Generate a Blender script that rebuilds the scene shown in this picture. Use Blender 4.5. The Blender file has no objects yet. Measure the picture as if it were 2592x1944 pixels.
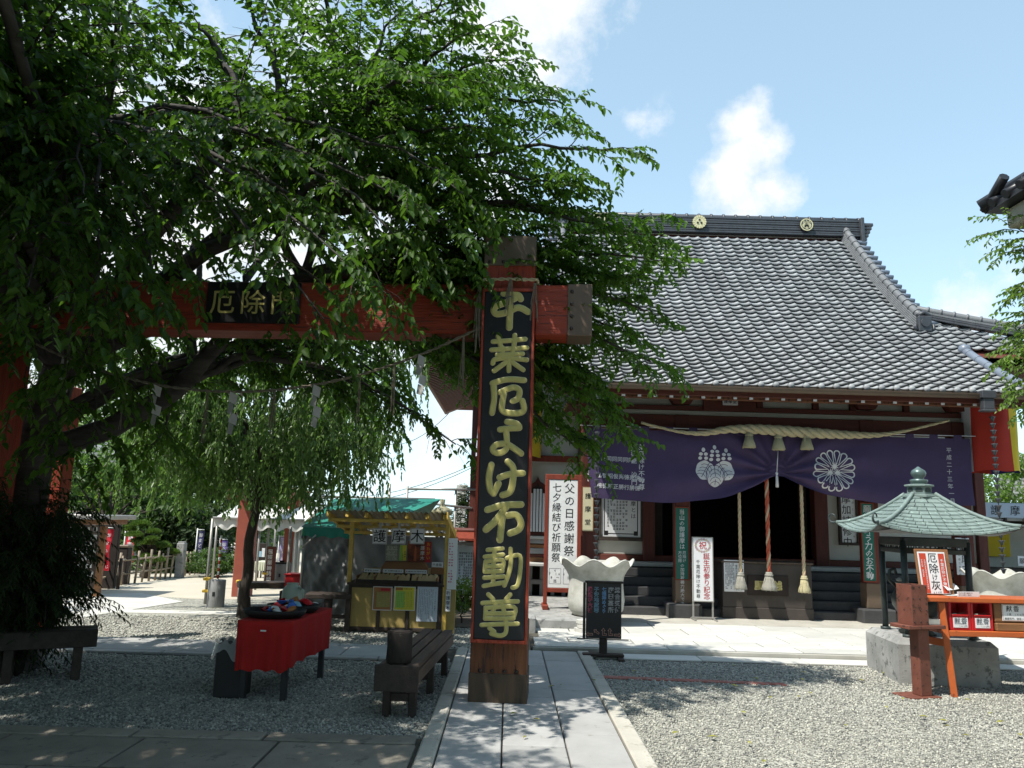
import bpy, bmesh, math, random
import numpy as np
from mathutils import Vector, Matrix
random.seed(5)
RNG = np.random.default_rng(11)
R = math.radians
S = bpy.context.scene
COL = S.collection

# ------------------------------------------------------------------ camera, sky, sun, exposure
PITCH, ROLL, EYE, FPX = R(9.6), R(1.6), 1.6, 2000.0
cam = bpy.data.cameras.new('camera')
cam.sensor_width = 36.0
cam.lens = FPX / 2592.0 * 36.0
cam.clip_start = 0.05
cam.clip_end = 2000.0
camo = bpy.data.objects.new('camera', cam)
COL.objects.link(camo)
camo.matrix_world = Matrix.Translation((0, 0, EYE)) @ Matrix.Rotation(math.pi / 2 + PITCH, 4, 'X') @ Matrix.Rotation(ROLL, 4, 'Z')
S.camera = camo

SUNV = Vector((-0.5, -0.36, 1.05)).normalized()          # towards the sun
world = bpy.data.worlds.new('World')
S.world = world
world.use_nodes = True
wn, wl = world.node_tree.nodes, world.node_tree.links
wn.clear()
w_out = wn.new('ShaderNodeOutputWorld')
w_bg = wn.new('ShaderNodeBackground')
w_bg.inputs['Strength'].default_value = 0.15
sky = wn.new('ShaderNodeTexSky')
sky.sky_type = 'NISHITA'
sky.sun_disc = False
sky.sun_elevation = math.asin(SUNV.z)
sky.sun_rotation = math.atan2(SUNV.x, SUNV.y) % (2 * math.pi)
sky.air_density = 1.0
sky.dust_density = 0.6
sky.ozone_density = 1.5
tc = wn.new('ShaderNodeTexCoord')


def wmath(op, a, b=None, c=None, clamp=False):
    n = wn.new('ShaderNodeMath')
    n.operation = op
    n.use_clamp = clamp
    for i, x in enumerate((a, b, c)):
        if x is None:
            continue
        if isinstance(x, (int, float)):
            n.inputs[i].default_value = x
        else:
            wl.new(x, n.inputs[i])
    return n.outputs[0]


def wnoise(scale, detail, rough=0.6, dist=0.0, vec=None):
    n = wn.new('ShaderNodeTexNoise')
    n.inputs['Scale'].default_value = scale
    n.inputs['Detail'].default_value = detail
    n.inputs['Roughness'].default_value = rough
    n.inputs['Distortion'].default_value = dist
    wl.new(vec if vec is not None else tc.outputs['Generated'], n.inputs['Vector'])
    return n.outputs['Fac']


def view_dir(x, y):
    """direction of a point of the photograph (2212 px wide) in the world"""
    a = (x * 1.17179 - 1296) / FPX
    b = (y * 1.17179 - 972) / FPX
    X = a * math.cos(ROLL) + b * math.sin(ROLL)
    u = -(b * math.cos(ROLL) - a * math.sin(ROLL))
    return Vector((X, math.cos(PITCH) - u * math.sin(PITCH), math.sin(PITCH) + u * math.cos(PITCH)))


# cumulus clouds: lumps at given directions, broken up by noise, plus a loose cloud field everywhere
n_fine = wnoise(14.0, 8, 0.62)
n_mid = wnoise(4.2, 7, 0.6, 0.2)
lump = None
for (x, y, rad, amp) in ((1600, 270, .045, .85), (1625, 340, .055, .95), (1590, 420, .062, .95), (1650, 400, .05, .85), (1550, 470, .04, .7), (1170, 20, .10, 1.0), (1120, -30, .12, 1.0),
                         (1230, -20, .07, .9), (1415, 300, .05, .24), (1375, 260, .035, .22), (2085, 690, .05, .85), (2060, 720, .05, .7), (2190, 610, .06, .3), (2150, 720, .07, .5),
                         (120, 420, .28, .9), (520, 560, .26, .9), (900, 640, .22, .8), (960, 820, .2, .7), (330, 800, .3, .9), (650, 250, .2, .6)):
    d = view_dir(x, y).normalized()
    cmb = wn.new('ShaderNodeVectorMath')
    cmb.operation = 'DISTANCE'
    wl.new(tc.outputs['Generated'], cmb.inputs[0])
    cmb.inputs[1].default_value = d
    v = wmath('MULTIPLY', wmath('SUBTRACT', 1.0, wmath('DIVIDE', cmb.outputs['Value'], rad * 1.25), clamp=True), amp)
    lump = v if lump is None else wmath('MAXIMUM', lump, v)
m1 = wmath('ADD', wmath('MULTIPLY', lump, 0.95), wmath('MULTIPLY', wmath('SUBTRACT', n_fine, 0.52), 1.5))
m1 = wmath('MULTIPLY', wmath('SUBTRACT', m1, 0.16), 2.1, clamp=True)
m1 = wmath('MULTIPLY', m1, wmath('MULTIPLY', lump, 6.0, clamp=True))
m2 = wmath('MULTIPLY', wmath('SUBTRACT', n_mid, 0.60), 5.0, clamp=True)
sep = wn.new('ShaderNodeSeparateXYZ')
wl.new(tc.outputs['Generated'], sep.inputs[0])
away = wmath('SUBTRACT', 1.0, wmath('MULTIPLY', wmath('MAXIMUM', wmath('ADD', wmath('MULTIPLY', sep.outputs[1], 1.0), wmath('MULTIPLY', sep.outputs[0], .9)), 0.0), 1.6, clamp=True))
mask = wmath('MAXIMUM', m1, wmath('MULTIPLY', wmath('MULTIPLY', m2, away), 0.8))
hz = wmath('POWER', wmath('SUBTRACT', 1.0, wmath('ABSOLUTE', sep.outputs[2]), clamp=True), 5.0)
haze_mix = wn.new('ShaderNodeMixRGB')
wl.new(wmath('ADD', wmath('MULTIPLY', hz, 0.55), 0.28), haze_mix.inputs[0])
wl.new(sky.outputs[0], haze_mix.inputs[1])
haze_mix.inputs[2].default_value = (5.0, 7.2, 7.9, 1)
cl_mix = wn.new('ShaderNodeMixRGB')
wl.new(mask, cl_mix.inputs[0])
wl.new(haze_mix.outputs[0], cl_mix.inputs[1])
shade = wn.new('ShaderNodeMixRGB')
wl.new(wmath('MULTIPLY', wmath('SUBTRACT', n_fine, 0.3), 2.2, clamp=True), shade.inputs[0])
shade.inputs[1].default_value = (4.3, 4.75, 5.1, 1)
shade.inputs[2].default_value = (5.9, 5.9, 5.9, 1)
wl.new(shade.outputs[0], cl_mix.inputs[2])
wl.new(cl_mix.outputs[0], w_bg.inputs['Color'])
wl.new(w_bg.outputs[0], w_out.inputs['Surface'])

sun = bpy.data.lights.new('sun', 'SUN')
sun.energy = 4.7
sun.angle = R(0.53)
sun.color = (1.0, 0.955, 0.88)
suno = bpy.data.objects.new('sun', sun)
COL.objects.link(suno)
suno.rotation_euler = (-SUNV).to_track_quat('-Z', 'Y').to_euler()
suno.location = (-20, -14, 40)

S.view_settings.view_transform = 'Standard'
S.view_settings.look = 'None'
S.view_settings.exposure = 0.42
S.view_settings.gamma = 1.0
S.view_settings.use_curve_mapping = False
S.cycles.max_bounces = 6
S.cycles.diffuse_bounces = 1
S.cycles.transparent_max_bounces = 6
S.cycles.use_denoising = True

# ------------------------------------------------------------------ helpers
WM = {}                                     # world matrix of every object that parents others


def A(x, y, Y):
    """the point of the place that the photograph shows at (x, y), at Y metres in front of the camera"""
    d = view_dir(x, y)
    t = Y / d.y
    return Vector((d.x * t, Y, EYE + d.z * t))


def G(x, y, z=0.0):
    """the same for a point on a level surface"""
    d = view_dir(x, y)
    t = (z - EYE) / d.z
    return Vector((d.x * t, d.y * t, z))


def zV(x, y, Y):
    return A(x, y, Y).z


def xV(x, y, Y):
    return A(x, y, Y).x


def thing(name, label, cat, loc=(0, 0, 0), rz=0.0, group=None, kind=None):
    o = bpy.data.objects.new(name, None)
    o.empty_display_size = 0.2
    COL.objects.link(o)
    o.location = loc
    o.rotation_euler = (0, 0, rz)
    WM[o.name] = Matrix.Translation(loc) @ Matrix.Rotation(rz, 4, 'Z')
    tag(o, label, cat, group, kind)
    return o


def tag(o, label=None, cat=None, group=None, kind=None):
    if label:
        o['label'] = label
    if cat:
        o['category'] = cat
    if group:
        o['group'] = group
    if kind:
        o['kind'] = kind
    return o


def link_mesh(name, me, m, parent=None, loc=None, M=None):
    o = bpy.data.objects.new(name, me)
    COL.objects.link(o)
    if m is not None and not me.materials:
        me.materials.append(m)
    if parent is not None:
        o.parent = parent
        WM[o.name] = WM[parent.name]
        if M is not None:
            o.matrix_local = M
            WM[o.name] = WM[parent.name] @ M
    elif loc is not None:
        o.location = loc
        WM[o.name] = Matrix.Translation(loc)
    elif M is not None:
        o.matrix_world = M
        WM[o.name] = M
    else:
        WM[o.name] = Matrix.Identity(4)
    return o


def dup(o, parent=None, loc=None, rz=None, label=None):
    c = o.copy()
    COL.objects.link(c)
    if parent is not None:
        c.parent = parent
    if loc is not None:
        c.location = loc
    if rz is not None:
        c.rotation_euler = (0, 0, rz)
    if label:
        c['label'] = label
    for ch in list(o.children):
        dup(ch, c)
    return c


_BOXF = None


class MB:
    def __init__(self, M=None):
        self.v = []
        self.f = []
        self.s = []
        self.M = M

    def add(self, vs, fs, smooth=False):
        n = len(self.v)
        if self.M is not None:
            vs = [self.M @ Vector(p) for p in vs]
        self.v.extend([tuple(p) for p in vs])
        self.f.extend([tuple(i + n for i in f) for f in fs])
        self.s.extend([smooth] * len(fs))
        return self

    def box(self, x0, x1, y0, y1, z0, z1, c=0.006, M=None):
        global _BOXF
        cx, cy, cz = (x0 + x1) / 2, (y0 + y1) / 2, (z0 + z1) / 2
        h = (abs(x1 - x0) / 2, abs(y1 - y0) / 2, abs(z1 - z0) / 2)
        c = min(c, min(h) * 0.45)
        idx = {}
        vs = []
        for sx in (-1, 1):
            for sy in (-1, 1):
                for sz in (-1, 1):
                    s = (sx, sy, sz)
                    for k in range(3):
                        p = [s[i] * (h[i] if i == k else h[i] - c) for i in range(3)]
                        idx[(s, k)] = len(vs)
                        vs.append(Vector(p))
        if _BOXF is None:
            F = []
            for k in range(3):
                a, b = [i for i in range(3) if i != k]
                for sg in (-1, 1):
                    q = []
                    for (u, w) in ((-1, -1), (1, -1), (1, 1), (-1, 1)):
                        s = [0, 0, 0]
                        s[k], s[a], s[b] = sg, u, w
                        q.append(idx[(tuple(s), k)])
                    F.append(q)
            for k in range(3):          # edges along axis k
                a, b = [i for i in range(3) if i != k]
                for u in (-1, 1):
                    for w in (-1, 1):
                        s0, s1 = [0, 0, 0], [0, 0, 0]
                        s0[k], s1[k] = -1, 1
                        s0[a] = s1[a] = u
                        s0[b] = s1[b] = w
                        s0, s1 = tuple(s0), tuple(s1)
                        F.append([idx[(s0, a)], idx[(s1, a)], idx[(s1, b)], idx[(s0, b)]])
            for sx in (-1, 1):
                for sy in (-1, 1):
                    for sz in (-1, 1):
                        F.append([idx[((sx, sy, sz), k)] for k in range(3)])
            # orient outwards on a unit box
            out = []
            for q in F:
                P = [vs[i] for i in q]
                nn = (P[1] - P[0]).cross(P[2] - P[0])
                ce = sum(P, Vector()) / len(P)
                out.append(tuple(q) if nn.dot(Vector((ce.x / h[0], ce.y / h[1], ce.z / h[2]))) > 0 else tuple(reversed(q)))
            _BOXF = out
        if M is None:
            vs = [p + Vector((cx, cy, cz)) for p in vs]
        else:
            vs = [M @ (p + Vector((cx, cy, cz))) for p in vs]
        return self.add(vs, _BOXF)

    def bar(self, p, q, w, h, c=0.004, up=(0, 0, 1)):
        """a square bar from p to q, w wide, h high"""
        p, q = Vector(p), Vector(q)
        d = q - p
        L = d.length
        y = d / L
        up = Vector(up)
        x = y.cross(up)
        if x.length < 1e-4:
            x = y.cross(Vector((1, 0, 0)))
        x.normalize()
        z = x.cross(y)
        M = Matrix((x, y, z)).transposed().to_4x4()
        M.translation = (p + q) / 2
        return self.box(-w / 2, w / 2, -L / 2, L / 2, -h / 2, h / 2, c, M)

    def tube(self, pts, r, n=8, cap=True, smooth=True):
        pts = [Vector(p) for p in pts]
        m = len(pts)
        rs = list(r) if hasattr(r, '__len__') else [r] * m
        vs = []
        ref = None
        for i, p in enumerate(pts):
            t = (pts[min(i + 1, m - 1)] - pts[max(i - 1, 0)])
            if t.length < 1e-9:
                t = Vector((0, 0, 1))
            t.normalize()
            if ref is None:
                ref = Vector((1, 0, 0)) if abs(t.x) < 0.8 else Vector((0, 1, 0))
            x = (ref - t * ref.dot(t)).normalized()
            ref = x
            y = t.cross(x)
            for k in range(n):
                a = 2 * math.pi * k / n
                vs.append(p + (x * math.cos(a) + y * math.sin(a)) * rs[i])
        fs = []
        for i in range(m - 1):
            for k in range(n):
                k2 = (k + 1) % n
                fs.append((i * n + k, i * n + k2, (i + 1) * n + k2, (i + 1) * n + k))
        self.add(vs, fs, smooth)
        if cap:
            N = len(self.v)
            self.f.append(tuple(N - len(vs) + k for k in reversed(range(n))))
            self.f.append(tuple(N - n + k for k in range(n)))
            self.s += [False, False]
        return self

    def lathe(self, prof, center=(0, 0, 0), n=24, smooth=True, wav=None):
        cx, cy, cz = center
        vs = []
        for (r, z) in prof:
            for k in range(n):
                a = 2 * math.pi * k / n
                rr, zz = (r, z) if wav is None else wav(r, z, a)
                vs.append((cx + rr * math.cos(a), cy + rr * math.sin(a), cz + zz))
        fs = []
        for i in range(len(prof) - 1):
            for k in range(n):
                k2 = (k + 1) % n
                fs.append((i * n + k, i * n + k2, (i + 1) * n + k2, (i + 1) * n + k))
        self.add(vs, fs, smooth)
        N0 = len(self.v) - len(vs)
        if prof[0][0] > 1e-5:
            self.f.append(tuple(N0 + k for k in reversed(range(n))))
            self.s.append(False)
        if prof[-1][0] > 1e-5:
            self.f.append(tuple(N0 + (len(prof) - 1) * n + k for k in range(n)))
            self.s.append(False)
        return self

    def prism(self, poly, a0, a1, axis='y'):
        """polygon (u, v) extruded along an axis: 'y' -> (u, a, v), 'x' -> (a, u, v), 'z' -> (u, v, a)"""
        def P(u, v, a):
            return (u, a, v) if axis == 'y' else (a, u, v) if axis == 'x' else (u, v, a)
        n = len(poly)
        vs = [P(u, v, a0) for u, v in poly] + [P(u, v, a1) for u, v in poly]
        fs = [tuple(range(n)), tuple(range(2 * n - 1, n - 1, -1))]
        fs += [(i, i + n, (i + 1) % n + n, (i + 1) % n) for i in range(n)]
        return self.add(vs, fs)

    def sheet(self, fn, nu, nv, smooth=True):
        vs = [fn(i / nu, j / nv) for j in range(nv + 1) for i in range(nu + 1)]
        fs = [(j * (nu + 1) + i, j * (nu + 1) + i + 1, (j + 1) * (nu + 1) + i + 1, (j + 1) * (nu + 1) + i) for j in range(nv) for i in range(nu)]
        return self.add(vs, fs, smooth)

    def mesh(self, name):
        me = bpy.data.meshes.new(name)
        me.from_pydata(self.v, [], self.f)
        if any(self.s):
            me.polygons.foreach_set('use_smooth', self.s)
        return me

    def build(self, name, m, parent=None, W=False, fix=False, kind=None, label=None):
        """link as one object; W: vertices are world coordinates"""
        if W and parent is not None:
            Mi = WM[parent.name].inverted()
            self.v = [tuple(Mi @ Vector(p)) for p in self.v]
        loc = None
        if parent is None and self.v:
            a = np.array(self.v)
            lo, hi = a.min(0), a.max(0)
            loc = Vector(((lo[0] + hi[0]) / 2, (lo[1] + hi[1]) / 2, lo[2]))
            self.v = [tuple(p) for p in (a - np.array(loc))]
        me = self.mesh(name)
        if fix:
            bm = bmesh.new()
            bm.from_mesh(me)
            bmesh.ops.recalc_face_normals(bm, faces=bm.faces)
            bm.to_mesh(me)
            bm.free()
        o = link_mesh(name, me, m, parent, loc)
        if kind:
            o['kind'] = kind
        if label:
            o['label'] = label
        return o


# ------------------------------------------------------------------ materials
def mat(name, col, rough=0.6, var=0.25, scale=5.0, col2=None, mixc=(0.42, 0.62), bump=0.0, bscale=30.0, stretch=(1, 1, 1), metal=0.0, spec=0.4, rnd=0.0, detail=6.0,
        bstretch=None, trans=0.0, wear=None, wear_amt=0.5):
    m = bpy.data.materials.new(name)
    m.use_nodes = True
    nt = m.node_tree
    n, l = nt.nodes, nt.links
    b = n['Principled BSDF']
    t = n.new('ShaderNodeTexCoord')
    mp = n.new('ShaderNodeMapping')
    mp.inputs['Scale'].default_value = stretch
    l.new(t.outputs['Object'], mp.inputs['Vector'])
    no = n.new('ShaderNodeTexNoise')
    no.inputs['Scale'].default_value = scale
    no.inputs['Detail'].default_value = detail
    no.inputs['Roughness'].default_value = 0.62
    l.new(mp.outputs[0], no.inputs['Vector'])
    cr = n.new('ShaderNodeValToRGB')
    cr.color_ramp.elements[0].position = mixc[0] - 0.12
    cr.color_ramp.elements[1].position = mixc[1] + 0.12
    c1 = tuple(max(0, x * (1 - var)) for x in col)
    c2 = tuple(min(1, x * (1 + var)) for x in col) if col2 is None else col2
    cr.color_ramp.elements[0].color = (*c1, 1)
    cr.color_ramp.elements[1].color = (*c2, 1)
    l.new(no.outputs['Fac'], cr.inputs['Fac'])
    out = cr.outputs[0]
    if wear is not None:
        n3 = n.new('ShaderNodeTexNoise')
        n3.inputs['Scale'].default_value = scale * 2.7
        n3.inputs['Detail'].default_value = 8
        n3.inputs['Roughness'].default_value = 0.7
        l.new(mp.outputs[0], n3.inputs['Vector'])
        r3 = n.new('ShaderNodeValToRGB')
        r3.color_ramp.elements[0].position = 0.66 - 0.2 * wear_amt
        r3.color_ramp.elements[1].position = 0.70 - 0.2 * wear_amt
        l.new(n3.outputs['Fac'], r3.inputs['Fac'])
        mx = n.new('ShaderNodeMixRGB')
        l.new(r3.outputs[0], mx.inputs[0])
        l.new(out, mx.inputs[1])
        mx.inputs[2].default_value = (*wear, 1)
        out = mx.outputs[0]
    if rnd > 0:
        oi = n.new('ShaderNodeObjectInfo')
        hv = n.new('ShaderNodeHueSaturation')
        mr = n.new('ShaderNodeMapRange')
        mr.inputs['To Min'].default_value = 1 - rnd
        mr.inputs['To Max'].default_value = 1 + rnd
        l.new(oi.outputs['Random'], mr.inputs['Value'])
        l.new(mr.outputs[0], hv.inputs['Value'])
        l.new(out, hv.inputs['Color'])
        out = hv.outputs[0]
    l.new(out, b.inputs['Base Color'])
    b.inputs['Roughness'].default_value = rough
    b.inputs['Metallic'].default_value = metal
    b.inputs['Specular IOR Level'].default_value = spec
    if trans:
        b.inputs['Transmission Weight'].default_value = trans
    if bump > 0:
        n2 = n.new('ShaderNodeTexNoise')
        n2.inputs['Scale'].default_value = bscale
        n2.inputs['Detail'].default_value = 5
        if bstretch is not None:
            mp2 = n.new('ShaderNodeMapping')
            mp2.inputs['Scale'].default_value = bstretch
            l.new(t.outputs['Object'], mp2.inputs['Vector'])
            l.new(mp2.outputs[0], n2.inputs['Vector'])
        else:
            l.new(mp.outputs[0], n2.inputs['Vector'])
        bp = n.new('ShaderNodeBump')
        bp.inputs['Strength'].default_value = bump
        bp.inputs['Distance'].default_value = 0.02
        l.new(n2.outputs['Fac'], bp.inputs['Height'])
        l.new(bp.outputs[0], b.inputs['Normal'])
    return m


def leaf_mat(name, c_dark, c_light, trl, rough=0.42, tw=0.45, spec=0.45):
    m = bpy.data.materials.new(name)
    m.use_nodes = True
    n, l = m.node_tree.nodes, m.node_tree.links
    b = n['Principled BSDF']
    at = n.new('ShaderNodeAttribute')
    at.attribute_name = 'tint'
    cr = n.new('ShaderNodeValToRGB')
    cr.color_ramp.elements[0].color = (*c_dark, 1)
    cr.color_ramp.elements[1].color = (*c_light, 1)
    l.new(at.outputs['Fac'], cr.inputs['Fac'])
    l.new(cr.outputs[0], b.inputs['Base Color'])
    b.inputs['Roughness'].default_value = rough
    b.inputs['Specular IOR Level'].default_value = spec
    tr = n.new('ShaderNodeBsdfTranslucent')
    mx2 = n.new('ShaderNodeMixRGB')
    mx2.blend_type = 'MULTIPLY'
    mx2.inputs[0].default_value = 0.0
    cr2 = n.new('ShaderNodeValToRGB')
    cr2.color_ramp.elements[0].color = (*[x * .7 for x in trl], 1)
    cr2.color_ramp.elements[1].color = (*[min(1, x * 1.35) for x in trl], 1)
    l.new(at.outputs['Fac'], cr2.inputs['Fac'])
    l.new(cr2.outputs[0], tr.inputs['Color'])
    ms = n.new('ShaderNodeMixShader')
    ms.inputs[0].default_value = tw
    l.new(b.outputs[0], ms.inputs[1])
    l.new(tr.outputs[0], ms.inputs[2])
    l.new(ms.outputs[0], n['Material Output'].inputs['Surface'])
    return m


K = {}
K['vermilion'] = mat('vermilion_paint', (.33, .05, .022), .55, .3, 2.2, bump=.6, bscale=9, stretch=(6, 6, .6), wear=(.12, .03, .02), wear_amt=.42)
K['vermilion_h'] = mat('vermilion_paint_beam', (.31, .046, .02), .55, .3, 2.2, bump=.6, bscale=9, stretch=(.5, 6, 6), wear=(.11, .028, .02), wear_amt=.42)
K['post_wood'] = mat('stained_post_wood', (.13, .045, .018), .7, .35, 1.6, col2=(.22, .085, .035), bump=.3, bscale=10, stretch=(5, 5, .5), wear=(.05, .025, .018), wear_amt=.6)
K['cap'] = mat('brown_sheet_metal', (.15, .108, .076), .5, .10, 3, metal=.15, bump=.05)
K['stud'] = mat('dark_stud', (.06, .05, .045), .35, .2, 8, metal=.6)
K['blackboard'] = mat('black_lacquer', (.014, .014, .016), .38, .25, 4, bump=.05)
K['gold'] = mat('gold_paint', (.52, .46, .15), .5, .10, 6)
K['gold_edge'] = mat('gold_outline', (.62, .58, .33), .5, .1, 6)
K['darkred'] = mat('dark_red_wood', (.105, .026, .017), .6, .3, 2.5, bump=.25, bscale=10, stretch=(5, 5, .7))
K['darkred_h'] = mat('dark_red_beam', (.115, .03, .02), .6, .3, 2.5, bump=.25, bscale=10, stretch=(.7, 5, 5), wear=(.16, .09, .045), wear_amt=.05)
K['redwood'] = mat('red_board', (.22, .04, .02), .6, .25, 3, bump=.2, bscale=10, stretch=(5, 5, .7))
K['plaster'] = mat('white_plaster', (.50, .50, .45), .85, .06, 3, bump=.08, bscale=60)
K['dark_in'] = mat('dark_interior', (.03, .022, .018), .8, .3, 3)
K['tile'] = mat('smoked_roof_tile', (.29, .30, .298), .50, .22, 7, rnd=.22, spec=.4, bump=.06, bscale=40)
K['tile_mid'] = mat('grey_ridge_tile', (.16, .167, .17), .5, .2, 6, spec=.4)
K['tile_dark'] = mat('dark_ridge_tile', (.055, .06, .066), .45, .25, 6, spec=.55, bump=.08, bscale=30)
K['tile_blue'] = mat('blue_grey_round_tile', (.17, .20, .245), .38, .15, 6, spec=.55)
K['emblem'] = mat('pale_gold_emblem', (.72, .64, .36), .45, .08, 10, metal=.2)
K['stone_step'] = mat('grey_step_stone', (.055, .055, .056), .8, .22, 6, bump=.2, bscale=60)
K['nosing'] = mat('pale_edge_stone', (.5, .5, .47), .75, .12, 6)
K['curtain'] = mat('purple_curtain', (.057, .036, .096), .75, .12, 3, bump=.08, bscale=150)
K['white_print'] = mat('white_print', (.62, .62, .62), .7, .05, 5)
K['cream_print'] = mat('cream_print', (.50, .52, .45), .7, .05, 5)
K['black_ink'] = mat('black_ink', (.012, .012, .013), .6, .1, 5)
K['red_ink'] = mat('red_ink', (.46, .022, .03), .6, .1, 5)
K['blue_ink'] = mat('blue_ink', (.05, .16, .55), .6, .1, 5)
K['lblue_ink'] = mat('pale_blue_ink', (.30, .55, .70), .6, .1, 5)
K['pink_ink'] = mat('pink_ink', (.62, .20, .30), .6, .1, 5)
K['arrow_ink'] = mat('arrow_outline_ink', (.50, .26, .2), .6, .1, 5)
K['grey_ink'] = mat('grey_ink', (.11, .12, .14), .6, .1, 5)
K['green_ink'] = mat('green_ink', (.08, .26, .10), .6, .1, 5)
K['white_board'] = mat('white_board', (.76, .77, .78), .5, .05, 3)
K['paper'] = mat('white_paper', (.80, .80, .78), .7, .06, 4, bump=.25, bscale=7)
K['cream_board'] = mat('cream_board', (.66, .62, .42), .6, .08, 4)
K['green_board'] = mat('green_board', (.015, .12, .088), .5, .12, 4)
K['rope'] = mat('straw_rope', (.52, .45, .27), .85, .18, 30, bump=.4, bscale=90)
K['straw'] = mat('pale_straw', (.50, .45, .27), .85, .22, 20, bump=.5, bscale=60, stretch=(8, 8, .6))
K['straw_grey'] = mat('greyed_straw', (.34, .33, .28), .85, .22, 20, bump=.5, bscale=60, stretch=(8, 8, .6))
K['rope_thin'] = mat('shade_darkened_rope', (.20, .175, .125), .85, .25, 30, bump=.4, bscale=90)  # straw colour darkened to carry the shade under the gate
K['red_rope'] = mat('red_cotton_strand', (.48, .10, .05), .8, .15, 20)
K['tan_rope'] = mat('tan_cotton_strand', (.55, .40, .26), .8, .15, 20)
K['darkwood'] = mat('dark_weathered_wood', (.045, .033, .027), .7, .35, 3, bump=.3, bscale=12, stretch=(5, .7, 5), rnd=.15)
K['box_wood'] = mat('offertory_box_wood', (.06, .05, .043), .65, .2, 3, bump=.15, bscale=20)
K['bench'] = mat('brown_bench_wood', (.085, .06, .045), .6, .3, 3, col2=(.12, .085, .06), bump=.3, bscale=14, stretch=(6, .6, 6), rnd=.15)
K['greenstone'] = mat('pot_stone', (.40, .40, .34), .8, .14, 5, col2=(.62, .62, .57), bump=.15, bscale=50, wear=(.36, .36, .30), wear_amt=.1)
K['concrete'] = mat('weathered_concrete', (.32, .325, .31), .85, .3, 3.5, col2=(.42, .42, .40), bump=.2, bscale=50, wear=(.15, .155, .15), wear_amt=.5)
K['patina'] = mat('copper_patina', (.19, .25, .232), .6, .16, 9, rnd=.08, wear=(.32, .42, .37), wear_amt=.35)
K['patina_dark'] = mat('dark_patina', (.05, .068, .066), .5, .25, 9, metal=.2)
K['bronze'] = mat('dark_bronze', (.05, .06, .055), .42, .3, 6, metal=.5)
K['dark_metal'] = mat('dark_iron', (.03, .032, .034), .45, .25, 6, metal=.4)
K['orange'] = mat('orange_paint', (.46, .105, .025), .5, .2, 4, wear=(.20, .05, .02), wear_amt=.25, bump=.1, bscale=20)
K['rust'] = mat('rusty_brown_steel', (.17, .06, .04), .6, .25, 6, wear=(.07, .03, .02), wear_amt=.45, bump=.1)
K['steel'] = mat('bright_steel', (.55, .55, .54), .3, .1, 6, metal=.85)
K['galv'] = mat('galvanised_pipe', (.34, .33, .31), .45, .15, 8, metal=.5)
K['red_plastic'] = mat('red_box_paint', (.52, .012, .016), .35, .1, 4)
K['brownwood'] = mat('brown_box_wood', (.24, .11, .045), .6, .25, 4, bump=.15, bscale=16, stretch=(.7, 5, 5))
K['red_cloth'] = mat('red_felt_cloth', (.40, .012, .010), .9, .12, 5, bump=.25, bscale=120)
K['white_plastic'] = mat('white_plastic', (.72, .72, .70), .5, .05, 4)
K['bag'] = mat('clear_bag_film', (.5, .52, .53), .35, .2, 6, trans=.7)
K['black_bin'] = mat('black_bin_plastic', (.012, .012, .013), .55, .2, 4)
K['jug'] = mat('pale_green_jug', (.42, .50, .40), .35, .08, 4, trans=.25)
K['yellow_wood'] = mat('yellow_stained_wood', (.60, .40, .085), .55, .18, 4, bump=.1, bscale=20, stretch=(5, .7, 5))
K['tan_panel'] = mat('tan_panel', (.42, .31, .105), .65, .12, 4)
K['poly'] = mat('corrugated_plastic', (.55, .50, .36), .35, .15, 3, trans=.45)
K['pinewood'] = mat('pale_tally_wood', (.66, .50, .27), .7, .15, 8)
K['grey_tarp'] = mat('silver_grey_tarp', (.23, .235, .24), .38, .2, 3, bump=.6, bscale=3.5)
K['green_tarp'] = mat('green_canvas', (.02, .21, .16), .6, .15, 4, bump=.2, bscale=6)
K['white_canvas'] = mat('white_canvas', (.66, .66, .62), .75, .08, 3, bump=.25, bscale=5)
K['yellow_print'] = mat('yellow_poster', (.70, .62, .05), .5, .1, 3)
K['lime_print'] = mat('lime_poster', (.36, .58, .10), .5, .1, 3)
K['orange_print'] = mat('orange_poster', (.42, .17, .05), .5, .3, 6)
K['fire_print'] = mat('fire_poster', (.10, .012, .008), .5, .4, 6, col2=(.55, .12, .02), mixc=(.52, .66))
K['flag_red'] = mat('red_flag_cloth', (.50, .012, .028), .8, .1, 3)
K['flag_violet'] = mat('violet_flag_cloth', (.15, .10, .34), .8, .12, 3)
K['flag_lilac'] = mat('faded_lilac_cloth', (.34, .30, .52), .8, .12, 3)
K['flag_navy'] = mat('navy_flag_cloth', (.045, .045, .11), .8, .12, 3)
K['ban_white'] = mat('white_banner_cloth', (.62, .66, .74), .8, .06, 3)
K['ban_red'] = mat('red_banner_cloth', (.45, .035, .02), .8, .1, 3)
K['ban_yellow'] = mat('yellow_banner_cloth', (.68, .50, .03), .8, .1, 3)
K['ban_blue'] = mat('blue_banner_cloth', (.03, .045, .20), .8, .1, 3)
K['redpost'] = mat('brick_red_post', (.33, .085, .055), .6, .15, 3, bump=.1)
K['bamboo'] = mat('weathered_bamboo', (.30, .245, .18), .7, .3, 6, rnd=.25, bump=.15)
K['dark_post'] = mat('burnt_post', (.03, .022, .018), .8, .4, 5)
K['cylinder'] = mat('grey_concrete_weight', (.30, .30, .30), .8, .15, 5, bump=.1)
K['clamp'] = mat('yellow_clamp', (.68, .42, .02), .5, .15, 6)
K['striped_red'] = mat('red_stripe', (.42, .05, .03), .6, .1, 5)
K['bark'] = mat('cherry_bark', (.045, .038, .033), .85, .35, 3, col2=(.10, .09, .08), bump=.8, bscale=5, stretch=(1, 1, 4))
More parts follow.
